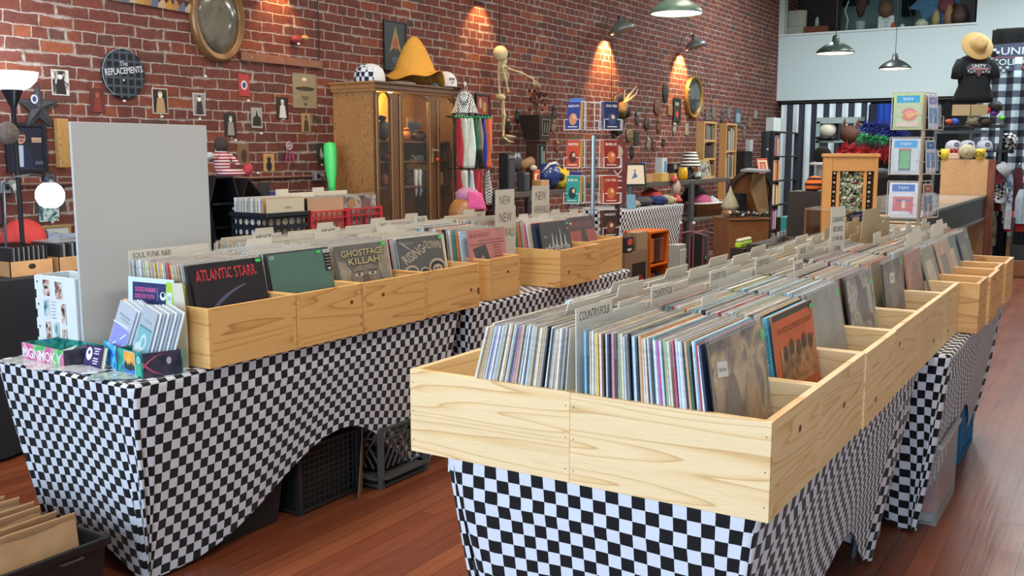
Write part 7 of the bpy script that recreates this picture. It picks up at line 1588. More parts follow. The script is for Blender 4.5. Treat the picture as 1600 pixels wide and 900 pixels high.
# basket on the lower shelf
v = put(1105,bX2 - .2,Z(1105,340,bX2) + .001);t = thing('white_lined_basket','long basket with a white rim holding a pink knitted hat, on the bench shelf','basket',tuple(v),R(0));w = wy(1105,46,bX2)/2
MB().lathe([(.75,0),(.95,.12),(1,.13),(.97,.13),(.74,.01)],28,0,Matrix.Diagonal((.2,w,1.2,1))).build('wicker_side',mat('#8c5c34',.7,noise_amt=.2),t,smooth=True);MB().tube([(.2*math.cos(a),w*math.sin(a),.158) for a in [2*PI*k/32 for k in range(32)]],.014,6,closed=True).build('white_rim',mat('#d2cfc6',.7),t,smooth=True)
MB().blob((0,-w*.35,.17),(.12,w*.4,.10),amp=.15).build('pink_hat',mat('#c8608c',.9,noise_amt=.15,nscale=80),t,smooth=True);MB().blob((.03,w*.25,.15),(.08,w*.25,.08),amp=.4,seed=4).build('white_cloth',mat('#c9cccc',.8),t,smooth=True);m = MB();m.grid(lambda u,v_: (-.2 + .05*v_,w*(2*u - 1),.15 + .22*v_*math.sin(PI*u) ** .5),16,4);m.build('dark_hood',mat('#18191b',.8),t,smooth=True,thick=.005)
# orange shelf, boxes, speaker, pink racks on the floor side
fX = -3.45
zf = Z(1033,412,fX)
def shelfunit(label,px,npx,py0,py1,X,dpt,m,boards,nm='open_shelf',z0=0.0,fill_=None):
 v = put(px,X,z0);w = wy(px,npx,X);h = Z(px,py0,X) - z0;t = thing(nm,label,'shelf',(v.x,v.y,z0));q = .015
 for s in (-1,1): MB().bb(-dpt,0,s*w/2 - q/2,s*w/2 + q/2,0,h).build('side_panel',m,t)
 for b in boards: MB().bb(-dpt,0,-w/2 + q/2,w/2 - q/2,h*b,h*b + q).build('shelf_board',m,t)
 MB().bb(-dpt,-dpt + .005,-w/2 + q/2,w/2 - q/2,0,h).build('back_panel',m,t);return t,w,h
ORG = mat('#c8621e',.35);t,w,h = shelfunit('glossy orange open shelf below the small checkered table',1034,28,360,412,fX,.25,ORG,(0,.3,.62,.98));
for k,(y_,zz,c) in enumerate(((-.3,.64,'#c46a2c'),(.0,.64,'#4a2a20'),(.3,.64,'#8a4a2c'),(-.2,.32,'#7a2a22'),(.15,.32,'#2c2422'))): tag(MB().bb(-.10,-.02,-w*.12,w*.12,0,h*(.26 if k < 3 else .2)).build('small_bottle',mat(c,.4),loc=(fX,put(1034,fX,0).y + y_*w,h*zz + .016),bevel=.01),['amber bottle on the upper orange shelf','dark bottle on the upper orange shelf','brown bottle on the upper orange shelf','dark red jar on the middle orange shelf','black jar on the middle orange shelf'][k],'bottle','bottles on the orange shelf')
block('cardboard_box','open brown cardboard box with dark things left of the orange shelf','cardboard box',998,38,40,fX,0.001,.35,mat('#7d6248',.8),art=lambda A,w,h: (A.rect(.05*w,.0,w*.7,h*.5,'#2a1c18'),A.ell(.1*w,-.1*h,w*.2,h*.1,'#8a2c26'))) if 0 else None
hb = Z(998,392,fX)
block('cardboard_box','brown cardboard box of dark red oddments left of the orange shelf','cardboard box',998,38,0,fX,0.001,.35,mat('#7d6248',.8)) if 0 else None
def bx(label,px,npx,py0,z0,X,dpt,m,nm='box',cat='box',art=None,parts=None,rz=0,face=None):
 v = put(px,X,z0);h = Z(px,py0,X) - z0;return block(nm,label,cat,px,npx,h/mpp(px,X),X,z0,dpt,m,art=art,parts=parts,rz=rz,face=face)
bx('brown cardboard box of dark red oddments left of the orange shelf',998,38,392,.001,fX,.35,mat('#7d6248',.8),'cardboard_box','cardboard box',face=(wy(1000,36,fX),.13),art=lambda A,w,h: (A.rect(.1*w,.1*h,w*.6,h*.5,'#1f1614'),A.ell(.1*w,.1*h,w*.2,h*.1,'#8a2c26')))
bx('printed black and red carton on top of the brown cardboard box',986,16,370,hb + .001,fX,.2,mat('#1d1c1d',.5),'printed_carton','box',face=(wy(988,12,fX),.1),art=lambda A,w,h: (A.ell(.05*w,.18*h,w*.32,h*.22,'#c8453a'),A.rect(0,-.3*h,w*.5,h*.16,'#d8d6d0'),A.text('W',0,-.3*h,h*.12,'#1d1c1d')))
bx('tan ribbed carton on the brown cardboard box, touching the orange shelf',1006,20,362,hb + .001,fX,.2,mat('#8f7a5c',.8,noise_amt=.2,nscale=50),'ribbed_carton','box',face=(wy(1006,18,fX),.1))
bx('grey plastic drawer unit right of the orange shelf',1063,26,384,.001,-3.2,.3,mat('#9fa398',.5),'drawer_unit','drawers',parts=lambda t,w,h,d: [MB().bb(.001,.008,-w*.42,w*.42,h*a,h*(a + .27)).build('drawer',mat('#b3b7aa',.5),t,bevel=.004) for a in (.05,.36,.67)])
sX = -4.1
bx('black loudspeaker on the floor under the steel workbench',1100,24,366,.001,sX,.3,SPK,'floor_speaker','speaker',art=lambda A,w,h: (A.ell(0,-.1*h,w*.34,w*.34,'#0e0e10'),A.ell(.05*w,.0,.02,.02,'#3fae5a')))
for k,(px,lb) in enumerate(((1066,'dusty pink bent wire rack left of the other one'),(1087,'dusty pink bent wire rack by the black loudspeaker'))):
 v = put(px,-3.9,0);t = thing('wire_stand',lb,'rack',(v.x,v.y,.001));hh = Z(px,350,-3.9);PKW = mat('#7c4a50',.4);w = wy(px,16,-3.9)
 for y_ in (-.0,w): MB().tube([(0,y_,0),(0,y_,hh*.9),(.0,y_ ,hh)],.009,8).build('leg',PKW,t)
 MB().tube([(0,0,hh*.86),(.02,w*.2,hh*.88),(.02,w*.9,hh*.88),(.2,w,hh*.82),(.2,w,0)],.009,8).build('bent_bar',PKW,t);MB().blob((0,0,hh + .012),.018).build('knob',mat('#d6cfc4',.4),t,smooth=True)
# media towers
def tower(label,px,npx,py0,X,z0,dpt,m,rows,books,cols=1,fl=None):
 k_ = R_.x*FPX/abs(X/ray(px,250).x);dpt = min(dpt,.5*npx/k_);px += dpt*k_/2;v = put(px,X,z0);w = wy(px,npx - dpt*k_,X);h = Z(px,py0,X) - z0;t = thing('media_tower',label,'rack',(v.x,v.y,z0));q = .022
 for s in (-1,1): MB().bb(-dpt,0,s*(w/2) - q*(s > 0),s*(w/2) + q*(s < 0),0,h).build('side_panel',m,t)
 for k in range(rows + 1): MB().bb(-dpt,0,-w/2 + q,w/2 - q,(h - q)*k/rows,(h - q)*k/rows + q).build('shelf_board',m,t)
 rn = random.Random(px)
 for k in range(rows if books else 0):
  z = z0 + (h - q)*k/rows + q;hh = (h - q)/rows - q;y = v.y - w/2 + q + .004;n = 0
  while y < v.y + w/2 - q - .03 and n < 14:
   th = rn.uniform(.018,.036);c = rn.choice(books);n += 1
   o = MB().bb(-min(.16,dpt*.8),0,0,th - .002,0,hh*rn.uniform(.72,.92)).build('book',mat(c,.45),loc=(X - .012,y,z + .001));y += th
   tag(o,'%s upright case, %s of row %s in the %s' % (CNAME[c],['first','second','third','fourth','fifth','sixth','seventh','eighth','ninth','tenth','eleventh','twelfth','thirteenth','fourteenth'][n - 1],['one','two','three','four','five'][k],fl),'case','cases in the ' + fl)
 return t,w,h
CNAME = {'#d9d9d4': 'white','#3f7fb5': 'blue','#d98a3c': 'orange','#c9c3a8': 'cream','#2a2c30': 'black','#a83c34': 'red','#e0b545': 'yellow','#7fa8c4': 'pale blue','#4a3a30': 'brown','#6f6a60': 'grey','#5f4a86': 'purple'}
HP = mat('#c29a62',.5)
tower('pale wooden media tower, shorter of two, left of the other',1104,30,190,bX2 - .12,zB,.1,HP,3,['#4a3a30','#2a2c30','#6f6a60'],fl='short pale tower')
tower('pale wooden media tower reaching down behind the workbench',1138,26,193,-4.75,.001,.1,HP,5,['#6f6a60','#4a3a30','#c9c3a8'],fl='long pale tower')
block('three_window_case','white three-panelled case in a black frame, before the short tower','case',1076,22,22,bX2 - .30,zB + 40*mpp(1079,bX2),.05,BLACKM) if 0 else None
kX = -4.35;tw,w,h = tower('tall black shelving tower of coloured cases before the striped curtain',1226,46,206,kX,.001,.07,mat('#20252c',.5),5,['#d9d9d4','#3f7fb5','#d98a3c','#c9c3a8','#2a2c30','#7fa8c4','#e0b545','#a83c34','#5f4a86'],fl='black tower')
vv = tw.location
for k in range(9): tag(MB().bb(-.11,0,0,(.16 if k == 0 else .05),0,.19).build('magazine_file',mat('#b9c4c6' if k < 4 else '#9aa4a8',.6),loc=(kX - .01,vv.y - w/2 + .0 + (.17 + .056*(k - 1) if k else 0),h + .003),bevel=.002),('wide white file at the left end on top of the black tower' if k == 0 else 'narrow grey-white file on top of the black tower, beside %s others' % ['no','one','two','three','four','five','six','seven','eight'][k]),'file','files on top of the black tower')
bx('dark cabinet filling the left of the black tower',1196,12,206,.001,kX,.3,mat('#1c2128',.5),'dark_cabinet','cabinet',art=lambda A,w,h: A.rect(0,.36*h,w*.4,.02,'#cfd2d2'))
bx('dark rack with a white box near the back corner of the brick',1163,26,238,.001,-4.9,.3,mat('#241f1d',.7),'dark_rack','rack');block('white_box','plain white box on the dark rack near the back corner','box',1171,11,19,-4.9,Z(1163,238,-4.9) + .001,.12,mat('#bcc4c2',.6))
leanframe('orange framed sign leaning before the black tower',1196,20,24,-4.1,Z(1196,271,-4.1),mat('#b5532c',.5),mat('#c9b9a0',.6),lambda A,w,h: (A.rect(0,0,w*.6,h*.55,'#b5532c'),A.text('FREE',0,.05*h,h*.14,'#e6dfd0'),A.text('HUGS',0,-.12*h,h*.14,'#e6dfd0')));bx('black low cabinet under the orange framed sign',1196,26,271,.001,-4.1,.3,BLACKM,'low_cabinet','cabinet')
# slatted walnut chest with barrel end and hats
cX_ = -3.2;zC_ = Z(1163,343,cX_)
bx('walnut slatted chest in the middle of the room behind the right bins',1175,78,343,.001,cX_,.36,WALNUT,'wooden_chest','chest',rz=R(-42),face=(.44,.34),parts=lambda t,w,h,d: MB().bb(-d - .02,.02,-w*.51,w*.51,h,h + .018).build('lid',WALNUT,t,bevel=.003))
cV = put(1175,cX_,zC_ + .02) + Vector((-.126,.114,0));cD = Vector((.67,.74,0));v = cV + cD*.10;r_ = 32*mpp(1190,cX_ - .25);t = thing('barrel_end','round slatted wooden barrel end standing tilted on the walnut chest','barrel',(v.x,v.y,v.z));Md = Matrix.Translation((-.05,.1,r_*.98)) @ Matrix.Rotation(R(-48),4,'Z') @ Matrix.Rotation(R(8),4,'Y') @ Matrix.Rotation(R(90),4,'Y')
MB().lathe([(0,-.02),(r_*.95,-.02),(r_*.95,.02),(0,.02)],40,0,Md).build('slatted_face',WALNUT,t);MB().lathe([(r_*.94,-.05),(r_,-.05),(r_,.05),(r_*.94,.05),(r_*.94,-.05)],40,0,Md,cap=False).build('dark_hoop',mat('#2c221c',.5),t)
MB().add([(.12,-.30,r_*1.9),(.14,-.02,r_*1.9),(.16,.10,.02),(.12,-.10,.02),(.06,-.2,r_*1.2)],[(0,1,2,3,4)]).build('tan_flap',mat('#8f6e48',.7),t,thick=.01);MB().add([(.0,-.34,r_*2.04),(.2,-.2,r_*1.98),(.1,.3,r_*2.0),(-.1,.2,r_*2.08)],[(0,1,2,3)]).build('grey_top_cloth',mat('#7d7f82',.8),t,thick=.02)
v = cV - cD*.13;t = thing('knit_hat','pointed beige knitted hat on a small head on the walnut chest','hat',tuple(v));MB().lathe([(.085,.07),(.09,.10),(.06,.17),(.02,.25),(.004,.30)],20).build('knit',mat('#a9a68c',.9,noise_amt=.2,nscale=60),t,smooth=True);MB().lathe([(.05,0),(.07,.03),(.075,.08)],18).build('head_form',mat('#b98a68',.6),t,smooth=True)
q_ = cV + cD*-.02;tag(MB().bb(-.04,.04,-.05,.05,0,36*mpp(1166,cX_)).build('black_case',mat('#202327',.4),loc=tuple(q_),rot=(0,0,R(-42)),bevel=.003),'upright black case on the walnut chest beside the knitted hat','case');v = cV + Vector((.09,-.08,0));m = MB();rn = random.Random(5)
for k in range(60): f_ = rn.uniform(-.19,.19);m.blob((v.x + cD.x*f_ + rn.uniform(-.02,.02),v.y + cD.y*f_ + rn.uniform(-.02,.02),v.z + .012 + rn.random()*.035),.014,k % 3,n=6,m=4)
tag(m.build('bead_heap',[BLACKM,mat('#c9cccb',.3),mat('#4a4c50',.3)],smooth=True),'heap of black and silver beads along the front of the walnut chest','beads',kind='stuff')
v = put(1167,cX_ + .12,0);hz_ = Z(1167,384,cX_ + .12);t = thing('lime_rack','lime green plastic holder with pale jars before the walnut chest','holder',(v.x,v.y,hz_));LG = mat('#a9cf3a',.4);MB().bb(-.03,.03,-.17,.17,0,.05).build('front',LG,t,bevel=.012)
for k in range(5): MB().blob((0,-.14 + .07*k,.065),(.03,.03,.02)).build('jar',mat('#c4bfa4',.5),t,smooth=True)
tag(MB().bb(v.x - .06,v.x + .08,v.y - .2,v.y + .2,0,hz_ - .001).build('low_stand',mat('#231d1a',.7)),'dark low stand under the lime green holder','stand')
# dark side table with tin, price card and bottles
dX = -2.75;zD = Z(1240,372,dX)
bx('dark low table before the chest, carrying a tin and price cards',1246,74,372,.001,dX,.5,mat('#2e221c',.7,noise_amt=.1),'side_table','table',face=(wy(1246,70,dX),.22))
block('tea_tin','teal tin with a white label on the dark low table','tin',1234,17,30,dX - .12,zD,.06,mat('#2c8c8a',.4),art=lambda A,w,h: (A.rect(0,.25*h,w*.6,h*.14,'#cfe0d8'),A.ell(0,-.1*h,w*.3,h*.2,'#c9d6cc')));block('price_card','pale blue-white card of small print on the dark low table','card',1259,32,24,dX - .12,zD,.01,mat('#c3ced6',.5),art=lambda A,w,h: [A.rect(-.25*w + .25*w*(k % 3),.25*h - .18*h*(k // 3),w*.14,.008,'#6a7a86') for k in range(9)])
for k in range(7): v = put(1222 + 5*k,dX - .05,zD);t = thing('small_jar','little glass jar %s in the row on the dark low table' % ['first from the left','second from the left','third from the left','in the middle','third from the right','second from the right','last on the right'][k],'jar',tuple(v),0,'little jars on the dark low table');MB().lathe([(.022,0),(.024,.05),(.018,.06)],12).build('glass',mat('#8f9a94',.1,alpha=.8),t,smooth=True);MB().lathe([(.021,.06),(.021,.078),(0,.078)],12).build('lid',mat('#b9bab4',.3,.6),t)
zE = Z(1262,335,dX - .4);bx('dark wooden stand with bottles behind the price card',1262,44,335,.001,dX - .4,.25,mat('#352820',.7),'bottle_stand','stand',face=(wy(1262,44,dX - .4),.16))
for k,(px,h_,c,lb) in enumerate(((1249,22,'#9aa6a8','grey spray bottle at the left of the bottle stand'),(1255,26,'#c46a52','salmon red bottle on the bottle stand'),(1261,20,'#cdd3cf','white bottle next to the salmon one'),(1267,18,'#c4cbc6','second white bottle on the bottle stand'),(1275,24,'#868c8a','grey bottle at the right of the bottle stand'))):
 v = put(px,dX - .46,zE + .001);hh = h_*mpp(px,dX - .5);t = thing('bottle',lb,'bottle',tuple(v),0,'bottles on the stand');MB().lathe([(.03,0),(.032,hh*.6),(.012,hh*.78),(.012,hh*.9)],14).build('body',mat(c,.25),t,smooth=True);MB().lathe([(.014,hh*.9),(.014,hh),(0,hh)],10).build('cap',mat('#dcdcd6',.4),t)
# ------------------------------------------------------------------ counter, bead display, draped figure
gX = -1.40;gy0,gy1 = 8.5,12.45;zG = 1.0
t = thing('glass_counter','long glass topped shop counter with a dark side and a tall wooden end','counter',(0,0,0));MB().bb(gX - .02,gX,gy0,gy1,.74,zG - .03).build('dark_side',mat('#3b3c3c',.35,.3),t)
for z in (zG - .03,.72): MB().bb(gX - .03,gX + .012,gy0,gy1,z,z + .025).build('metal_rail',mat('#9a9c98',.3,.8),t)
MB().bb(gX - .95,gX - .03,gy0,gy1,zG - .012,zG - .004).build('glass_top',make_film('counter_glass',a=.25,rough=.04,bump=0),t);MB().bb(gX - .95,gX - .02,gy0,gy1,.70,.72).build('base_board',DARKWOOD,t);MB().bb(gX - .97,gX - .95,gy0,gy1,0,zG).build('back_side',DARKWOOD,t)
for k in range(4): MB().bb(gX - .9,gX - .04,gy0 + .9*k + .3,gy0 + .9*k + .36,.9,.93).build('inner_strip',mat('#5f6660',.4),t);MB().bb(gX - .9,gX - .04,gy0 + .9*k + .38,gy0 + .9*k + 1.1,.80,.82).build('display_tray',mat('#a98a62',.6),t)
MB().bb(gX - .5,gX,gy1,gy1 + .06,0,1.40).build('end_board',PLY,t);MB().bb(gX,gX + .07,gy1 - .02,gy1 + .12,0,1.40).build('end_post',make_wood('red_post','#7a4228','#6a3822','#482416',ring=18,axis='h',knots=False),t);MB().bb(gX - .95,gX - .9,gy0,gy0 + .05,0,.7).build('leg',DARKWOOD,t);MB().bb(gX - .06,gX,gy0,gy0 + .05,0,.7).build('leg',DARKWOOD,t)
zc2 = 1.401
for k,(px,c,lb,sh) in enumerate(((1477,'#c9b52e','yellow mug at the left on the counter end board','m'),(1490,'#c4a890','row of small red and tan pots on the counter end board','b'),(1511,'#a79f80','stone grey carved head on the counter end board','h'),(1532,'#d3b42c','yellow cup lettered ON on the counter end board','t'))):
 p_ = at(px,245,Y=gy1 + .03);t = thing(['mug','pot_row','stone_carving','mug'][k],lb,'ornament',(p_.x,gy1 + .03,zc2))
 if sh in 'mt': MB().lathe([(.05,0),(.052,.12),(.046,.12),(.045,.01)],18).build('body',mat(c,.35),t,smooth=True);MB().tube([(-.05,0,.03),(-.08,0,.05),(-.08,0,.08),(-.05,0,.10)],.007,6).build('handle',mat(c,.35),t)
 if sh == 't': A = Art();A.text('ON',0,.06,.07,'#1b1b1b',w=.08,bold=True);A.build('lettering',t,facing('-y',(0,-.053,0)))
 if sh == 'b': MB().bb(-.07,.07,-.03,.03,0,.07).build('pots',mat(c,.6),t,bevel=.01);[MB().lathe([(.016,.07),(.016,.12),(0,.125)],10,0,Matrix.Translation((x_,0,0))).build('lid',mat('#a8302c',.4),t) for x_ in (-.045,0,.045)]
 if sh == 'h': MB().blob((0,0,.085),(.10,.08,.085),amp=.15,seed=3).build('head',mat(c,.8,noise_amt=.2),t,smooth=True);MB().blob((0,-.075,.08),(.02,.02,.03)).build('nose',mat(c,.8),t,smooth=True)
p0 = at(1286,300,d=8.5);p1 = at(1367,300,d=8.5);wd = (p1 - p0).length;ang = math.atan2(p1.y - p0.y,p1.x - p0.x);zb_ = 1.0;ht = at(1326,240,d=8.5).z - .72
t = thing('bead_display','honey wood display frame filled with green and pink beads on the counter end','display',((p0.x + p1.x)/2,(p0.y + p1.y)/2,.72),ang - R(12));w = wd/2;HB = mat('#cf9650',.45,noise_amt=.05)
for a,b in ((-w,-w + .075),(w - .03,w)): MB().bb(a,b,-.05,.05,0,ht - .03).build('post',HB,t,bevel=.004)
MB().bb(-w + .075,w - .03,-.045,.045,ht - .15,ht - .03).build('top_rail',HB,t,bevel=.002);MB().bb(-w - .012,w + .012,-.065,.065,ht - .03,ht).build('cap_board',HB,t,bevel=.006);MB().bb(-w + .075,w - .03,-.045,.045,0,.06).build('bottom_rail',HB,t)
for x_ in (-w + .115,w - .115): MB().bb(x_,x_ + .028,-.03,.03,.06,ht - .15).build('inner_post',HB,t)
MB().bb(-w + .075,w - .03,.03,.04,.06,ht - .15).build('back_board',mat('#2b2a22',.8),t);m = MB();rn = random.Random(9)
for k in range(560): m.blob((rn.uniform(-w + .145,w - .118),-.01 + rn.uniform(-.012,.02),rn.uniform(.07,ht - .16)),rn.uniform(.009,.017),rn.choice([0,0,0,0,1,1,2,3,3,4]),n=6,m=4)
tag(m.build('beads',[mat('#7f9a72',.3),mat('#c4cdb4',.3),mat('#b98a94',.3),mat('#3f4a38',.3),mat('#b9713f',.3)],t,smooth=True),kind='stuff');m = MB()
for k in range(14): m.blob((w - .065,-.03,.1 + k*.04),(.014,.012,.012),k % 2,n=8,m=5);m.blob((-w + .095,-.03,.1 + k*.04),(.012,.012,.012),k % 2,n=8,m=5)
m.build('side_pegs',[mat('#c9b89a',.4),mat('#6a4a34',.5)],t,smooth=True)
t2 = thing('sign_card','small black card with purple handwriting on the bead display','sign',tuple(at(1345,338,d=8.35)),ang - R(12),rot=(0,R(-14),ang - R(12)));MB().bb(-.10,.10,0,.004,-.045,.045).build('card',mat('#17131c',.5),t2);A = Art();A.text('Crown Beads',0,.015,.02,'#b59ac4',w=.16);A.text('hand strung',0,-.018,.016,'#b59ac4',w=.12);A.build('handwriting',t2,facing('-y',(0,-.001,0)))
MBs = MB().bb(-.5,.5,-.3,.3,0,.718).build('counter_plinth',mat('#3a2a20',.7),loc=((p0.x + p1.x)/2,(p0.y + p1.y)/2 + .1,0),rot=(0,0,ang));tag(MBs,'dark wooden plinth under the bead display','plinth')
v = at(1366,260,d=11.8);t = thing('draped_figure','figure draped in black with red, green and blue feather boas round its top','mannequin',(v.x,v.y,0));hh = at(1366,212,d=11.8).z
MB().lathe([(.34,0),(.34,hh*.5),(.38,hh*.75),(.32,hh*.92),(.16,hh)],28,sy=.7).build('black_drape',mat('#060607',.95),t,smooth=True)
def boa(name,c,pts,r_,seed,n=420):
 rn = random.Random(seed);m = MB();P_ = [Vector(p_) for p_ in pts]
 for k in range(n):
  f = rn.random()*(len(P_) - 1);i = min(int(f),len(P_) - 2);q = P_[i].lerp(P_[i + 1],f - i);d = Vector((rn.gauss(0,1),rn.gauss(0,1),rn.gauss(-.3,1))).normalized();e = q + d*r_*rn.uniform(.7,1.4);s_ = d.cross(Vector((rn.random(),rn.random(),rn.random()))).normalized()*.012
  m.add([q - s_,q + s_,e],[(0,1,2)])
 m.build(name,mat(c,.9),t)
boa('red_boa','#a82a34',[(-.36,-.1,hh - .16),(-.2,-.28,hh - .18),(.1,-.3,hh - .22),(.36,-.2,hh - .2)],.11,1,900);boa('blue_boa','#23317e',[(-.12,-.1,hh + .1),(.1,-.15,hh + .1),(.36,-.1,hh - .02)],.10,2,700);boa('green_boa','#2f8a5c',[(-.12,-.3,hh - .02),(.2,-.34,hh - .06)],.06,3,420)
v = at(1372,270,d=10.6);tag(MB().blob((v.x,v.y,v.z),(.13,.08,.05),amp=.4,seed=2).build('grey_hood',mat('#33363c',.8),smooth=True),'dark grey pointed bag on the counter before the draped figure','bag');
v = at(1292,262,d=10.0)
t = thing('striped_beanie','orange, red and black striped beanie left of the bead display','hat',tuple(at(1272,288,d=9.2)));mo,nto,No,Lo,bo = nodes('beanie_stripes');tco = No.new('ShaderNodeTexCoord');wo = No.new('ShaderNodeTexWave');wo.bands_direction = 'Z';wo.inputs['Scale'].default_value = 6;Lo.new(tco.outputs['Object'],wo.inputs[0]);ro = ramp(No,[(0,'#1b1a1c'),(.3,'#c8402c'),(.6,'#e07a2c'),(1,'#2a1c1c')],'CONSTANT');Lo.new(wo.outputs[0],ro.inputs[0]);Lo.new(ro.outputs[0],bo.inputs['Base Color']);bo.inputs['Roughness'].default_value = .9;MB().lathe([(.09,-.06),(.092,0),(.07,.05),(.03,.075),(0,.08)],20,0,Matrix.Rotation(R(-25),4,'Y')).build('knit',mo,t,smooth=True)
w_ = at(1272,297,d=9.2);tag(MB().bb(w_.x - .2,w_.x + .2,w_.y - .15,w_.y + .25,0,w_.z - .01).build('hat_cabinet',mat('#2a2420',.7),bevel=.004),'dark cabinet under the striped beanie','cabinet')
q_ = at(1284,258,d=9.9);t = thing('black_beanie','black beanie with a white brim left above the bead display','hat',tuple(q_));MB().lathe([(.12,0),(.125,.02),(.10,.03)],22).build('white_brim',mat('#c9cac4',.8),t,smooth=True);MB().blob((.0,0,.10),(.095,.095,.09)).build('knit',mat('#0c0c0e',.95),t,smooth=True);MB().lathe([(.05,-q_.z),(.05,0)],14).build('pale_stand',mat('#8f948c',.5),t)

# ------------------------------------------------------------------ curtains, shelf and loft things at the back
def curtain(label,px0,px1,py0,z0,m_,Yp,nf=10,amp=.05,flat_uv=False,name='curtain'):
 a,b = at(px0,py0,Y=Yp),at(px1,py0,Y=Yp);w = b.x - a.x;zt_ = a.z;q = MB()
 q.grid(lambda u,v: (a.x + w*u,Yp + amp*math.sin(u*nf*2*PI)*(.4 + .6*v),zt_ - (zt_ - z0)*v),nf*8,6,0,uvfn=lambda u,v: (u*w,-v*(zt_ - z0)))
 return tag(q.build(name,m_,None,smooth=True,thick=.004),label,'curtain')
ms,nts,Ns,Ls,bs_ = nodes('stripe_curtain');us = Ns.new('ShaderNodeUVMap');sx_ = Ns.new('ShaderNodeSeparateXYZ');Ls.new(us.outputs[0],sx_.inputs[0]);rs_ = ramp(Ns,[(0,'#dcecf0'),(.5,'#323846')],'CONSTANT');Ls.new(math_n(Ns,Ls,'FRACT',math_n(Ns,Ls,'MULTIPLY',sx_.outputs[0],4.9)),rs_.inputs[0]);Ls.new(rs_.outputs[0],bs_.inputs['Base Color']);bs_.inputs['Roughness'].default_value = .9
curtain('black and white vertically striped curtain under the loft',1221,1360,164,.02,ms,YB - .1,nf=9,amp=.03);curtain('dark violet end curtain right of the striped one',1358,1371,163,.02,mat('#25283f',.9),YB - .14,2);curtain('bright blue curtain under the loft',1370,1396,162,.02,mat('#1f48a8',.9),YB - .12,3);curtain('dark green curtain under the loft',1395,1415,161,.02,mat('#12402c',.9),YB - .1,3);curtain('black curtain under the loft behind the toy rack',1412,1500,160,.02,mat('#101318',.95),YB - .06,6)
a = at(1221,163,Y=YB - .1);b = at(1500,160,Y=YB - .1);struct(MB().tube([(a.x,YB - .1,a.z + .015),(b.x,YB - .1,a.z + .015)],.018,8).build('trim_3',BLACKM))
GSH = mat('#7f9494',.6);p0 = at(1276,190,d=15.2);p1 = at(1354,186,d=15.2)
t = thing('grey_shelf_unit','pale grey shelf unit before the striped curtain with boots on it','shelf',(p0.x,p0.y,0));w = p1.x - p0.x
MB().bb(0,w,0,.3,p0.z - .03,p0.z + .06).build('upper_board',GSH,t)
for zz in (at(1290,220,d=15.2).z,at(1290,247,d=15.2).z,.5): MB().bb(0,w,0,.3,zz - .03,zz).build('shelf_board',GSH,t)
for x_ in (0,w - .05): MB().bb(x_,x_ + .05,0,.3,0,p0.z).build('side_post',GSH,t)
z_ = at(1290,220,d=15.2).z + .001
for k,px in enumerate((1293,1304)): q = at(px,215,d=15.2);t = thing('boot',['black boot, left of the pair on the grey shelf','black boot, right of the pair on the grey shelf'][k],'boot',(q.x,p0.y + .12,z_),0,'black boots');MB().lathe([(.045,.0),(.05,.06),(.045,.12),(.052,.30),(.045,.30)],16).build('shaft',BLACKM,t,smooth=True);MB().blob((0,-.07,.035),(.045,.10,.035)).build('foot',BLACKM,t,smooth=True)
q = at(1279,205,d=15);q.z = at(1290,220,d=15.2).z + .175;q.y = p0.y + .12;q.x += .06;t = thing('cream_hat','cream cap with a black brim hung on the grey shelf corner','cap',tuple(q));MB().blob((0,0,0),(.14,.13,.13),n=16).build('crown',mat('#c4c3b4',.9),t,smooth=True);MB().blob((-.03,-.06,-.13),(.15,.14,.035)).build('brim',BLACKM,t,smooth=True)
q = at(1328,210,d=14.6);t = thing('animal_mask','brown eared animal mask beside the red feather boa','mask',tuple(q));BR = mat('#4a2c1e',.8,noise_amt=.3,nscale=60);MB().blob((0,0,0),(.15,.12,.13),amp=.2).build('face',BR,t,smooth=True);[MB().add([(x_,0,.08),(x_ + .1,0,.08),(x_ + .07,0,.24)],[(0,1,2)]).build('ear',BR,t,thick=.02) for x_ in (-.15,.05)];MB().lathe([(.03,0),(.03,q.z)],12,0,Matrix.Translation((0,.05,-q.z))).build('stand',BR,t)
q = at(1314,230,d=15);tag(MB().bb(q.x - .13,q.x + .13,p0.y + .31,p0.y + .6,0,q.z + .1).build('drawer_chest',mat('#2e3540',.6),bevel=.01),'dark blue-grey chest of drawers behind the boots','drawers')
# loft
def loft(name,label,cat,px,py,build,dY=.22,z=None): q = at(px,py,Y=YB + dY);t = thing(name,label,cat,(q.x,YB + dY,zl + .032 if z is None else q.z),0,None);t.scale = (.78,)*3;build(t);return t
LC = mat('#9a9c8c',.8,noise_amt=.35,nscale=40)
struct(MB().bb(XW,XR,YB + .06,YB + 2.4,zl + .0,zl + .03).build('trim_4',mat('#6f7c78',.8)))
tag(MB().bb(-5.25,at(1313,20,Y=YB + 1).x,YB + 1.0,YB + 1.04,zl + .03,ZC).build('dark_partition',mat('#2f2826',.8,noise_amt=.2)),'dark brown partition at the left of the loft','partition')
for k,(w,hh_,y_) in enumerate(((.30,.18,0),(.27,.34,1))): loft('patterned_hatbox',['lower wide speckled hat box at the left of the loft ledge','upper speckled hat box stacked on the wide one'][k],'hat box',1244,50,(lambda w,hh_,y_: lambda t: MB().lathe([(w,y_*.185),(w*1.05,y_*.185 + hh_*.9),(w,y_*.185 + hh_)],22,sy=.5).build('box',LC,t))(w*.8,hh_,y_),dY=.25)
loft('wicker_tray','reddish wicker tray right of the hat boxes on the loft ledge','basket',1276,48,lambda t: (MB().bb(-.26,.26,-.1,.1,0,.16).build('tray',mat('#6a3a28',.8,noise_amt=.2),t,bevel=.02),MB().lathe([(.05,.16),(.04,.3),(.02,.36)],12).build('figure',mat('#8f9c9c',.4),t,smooth=True)))
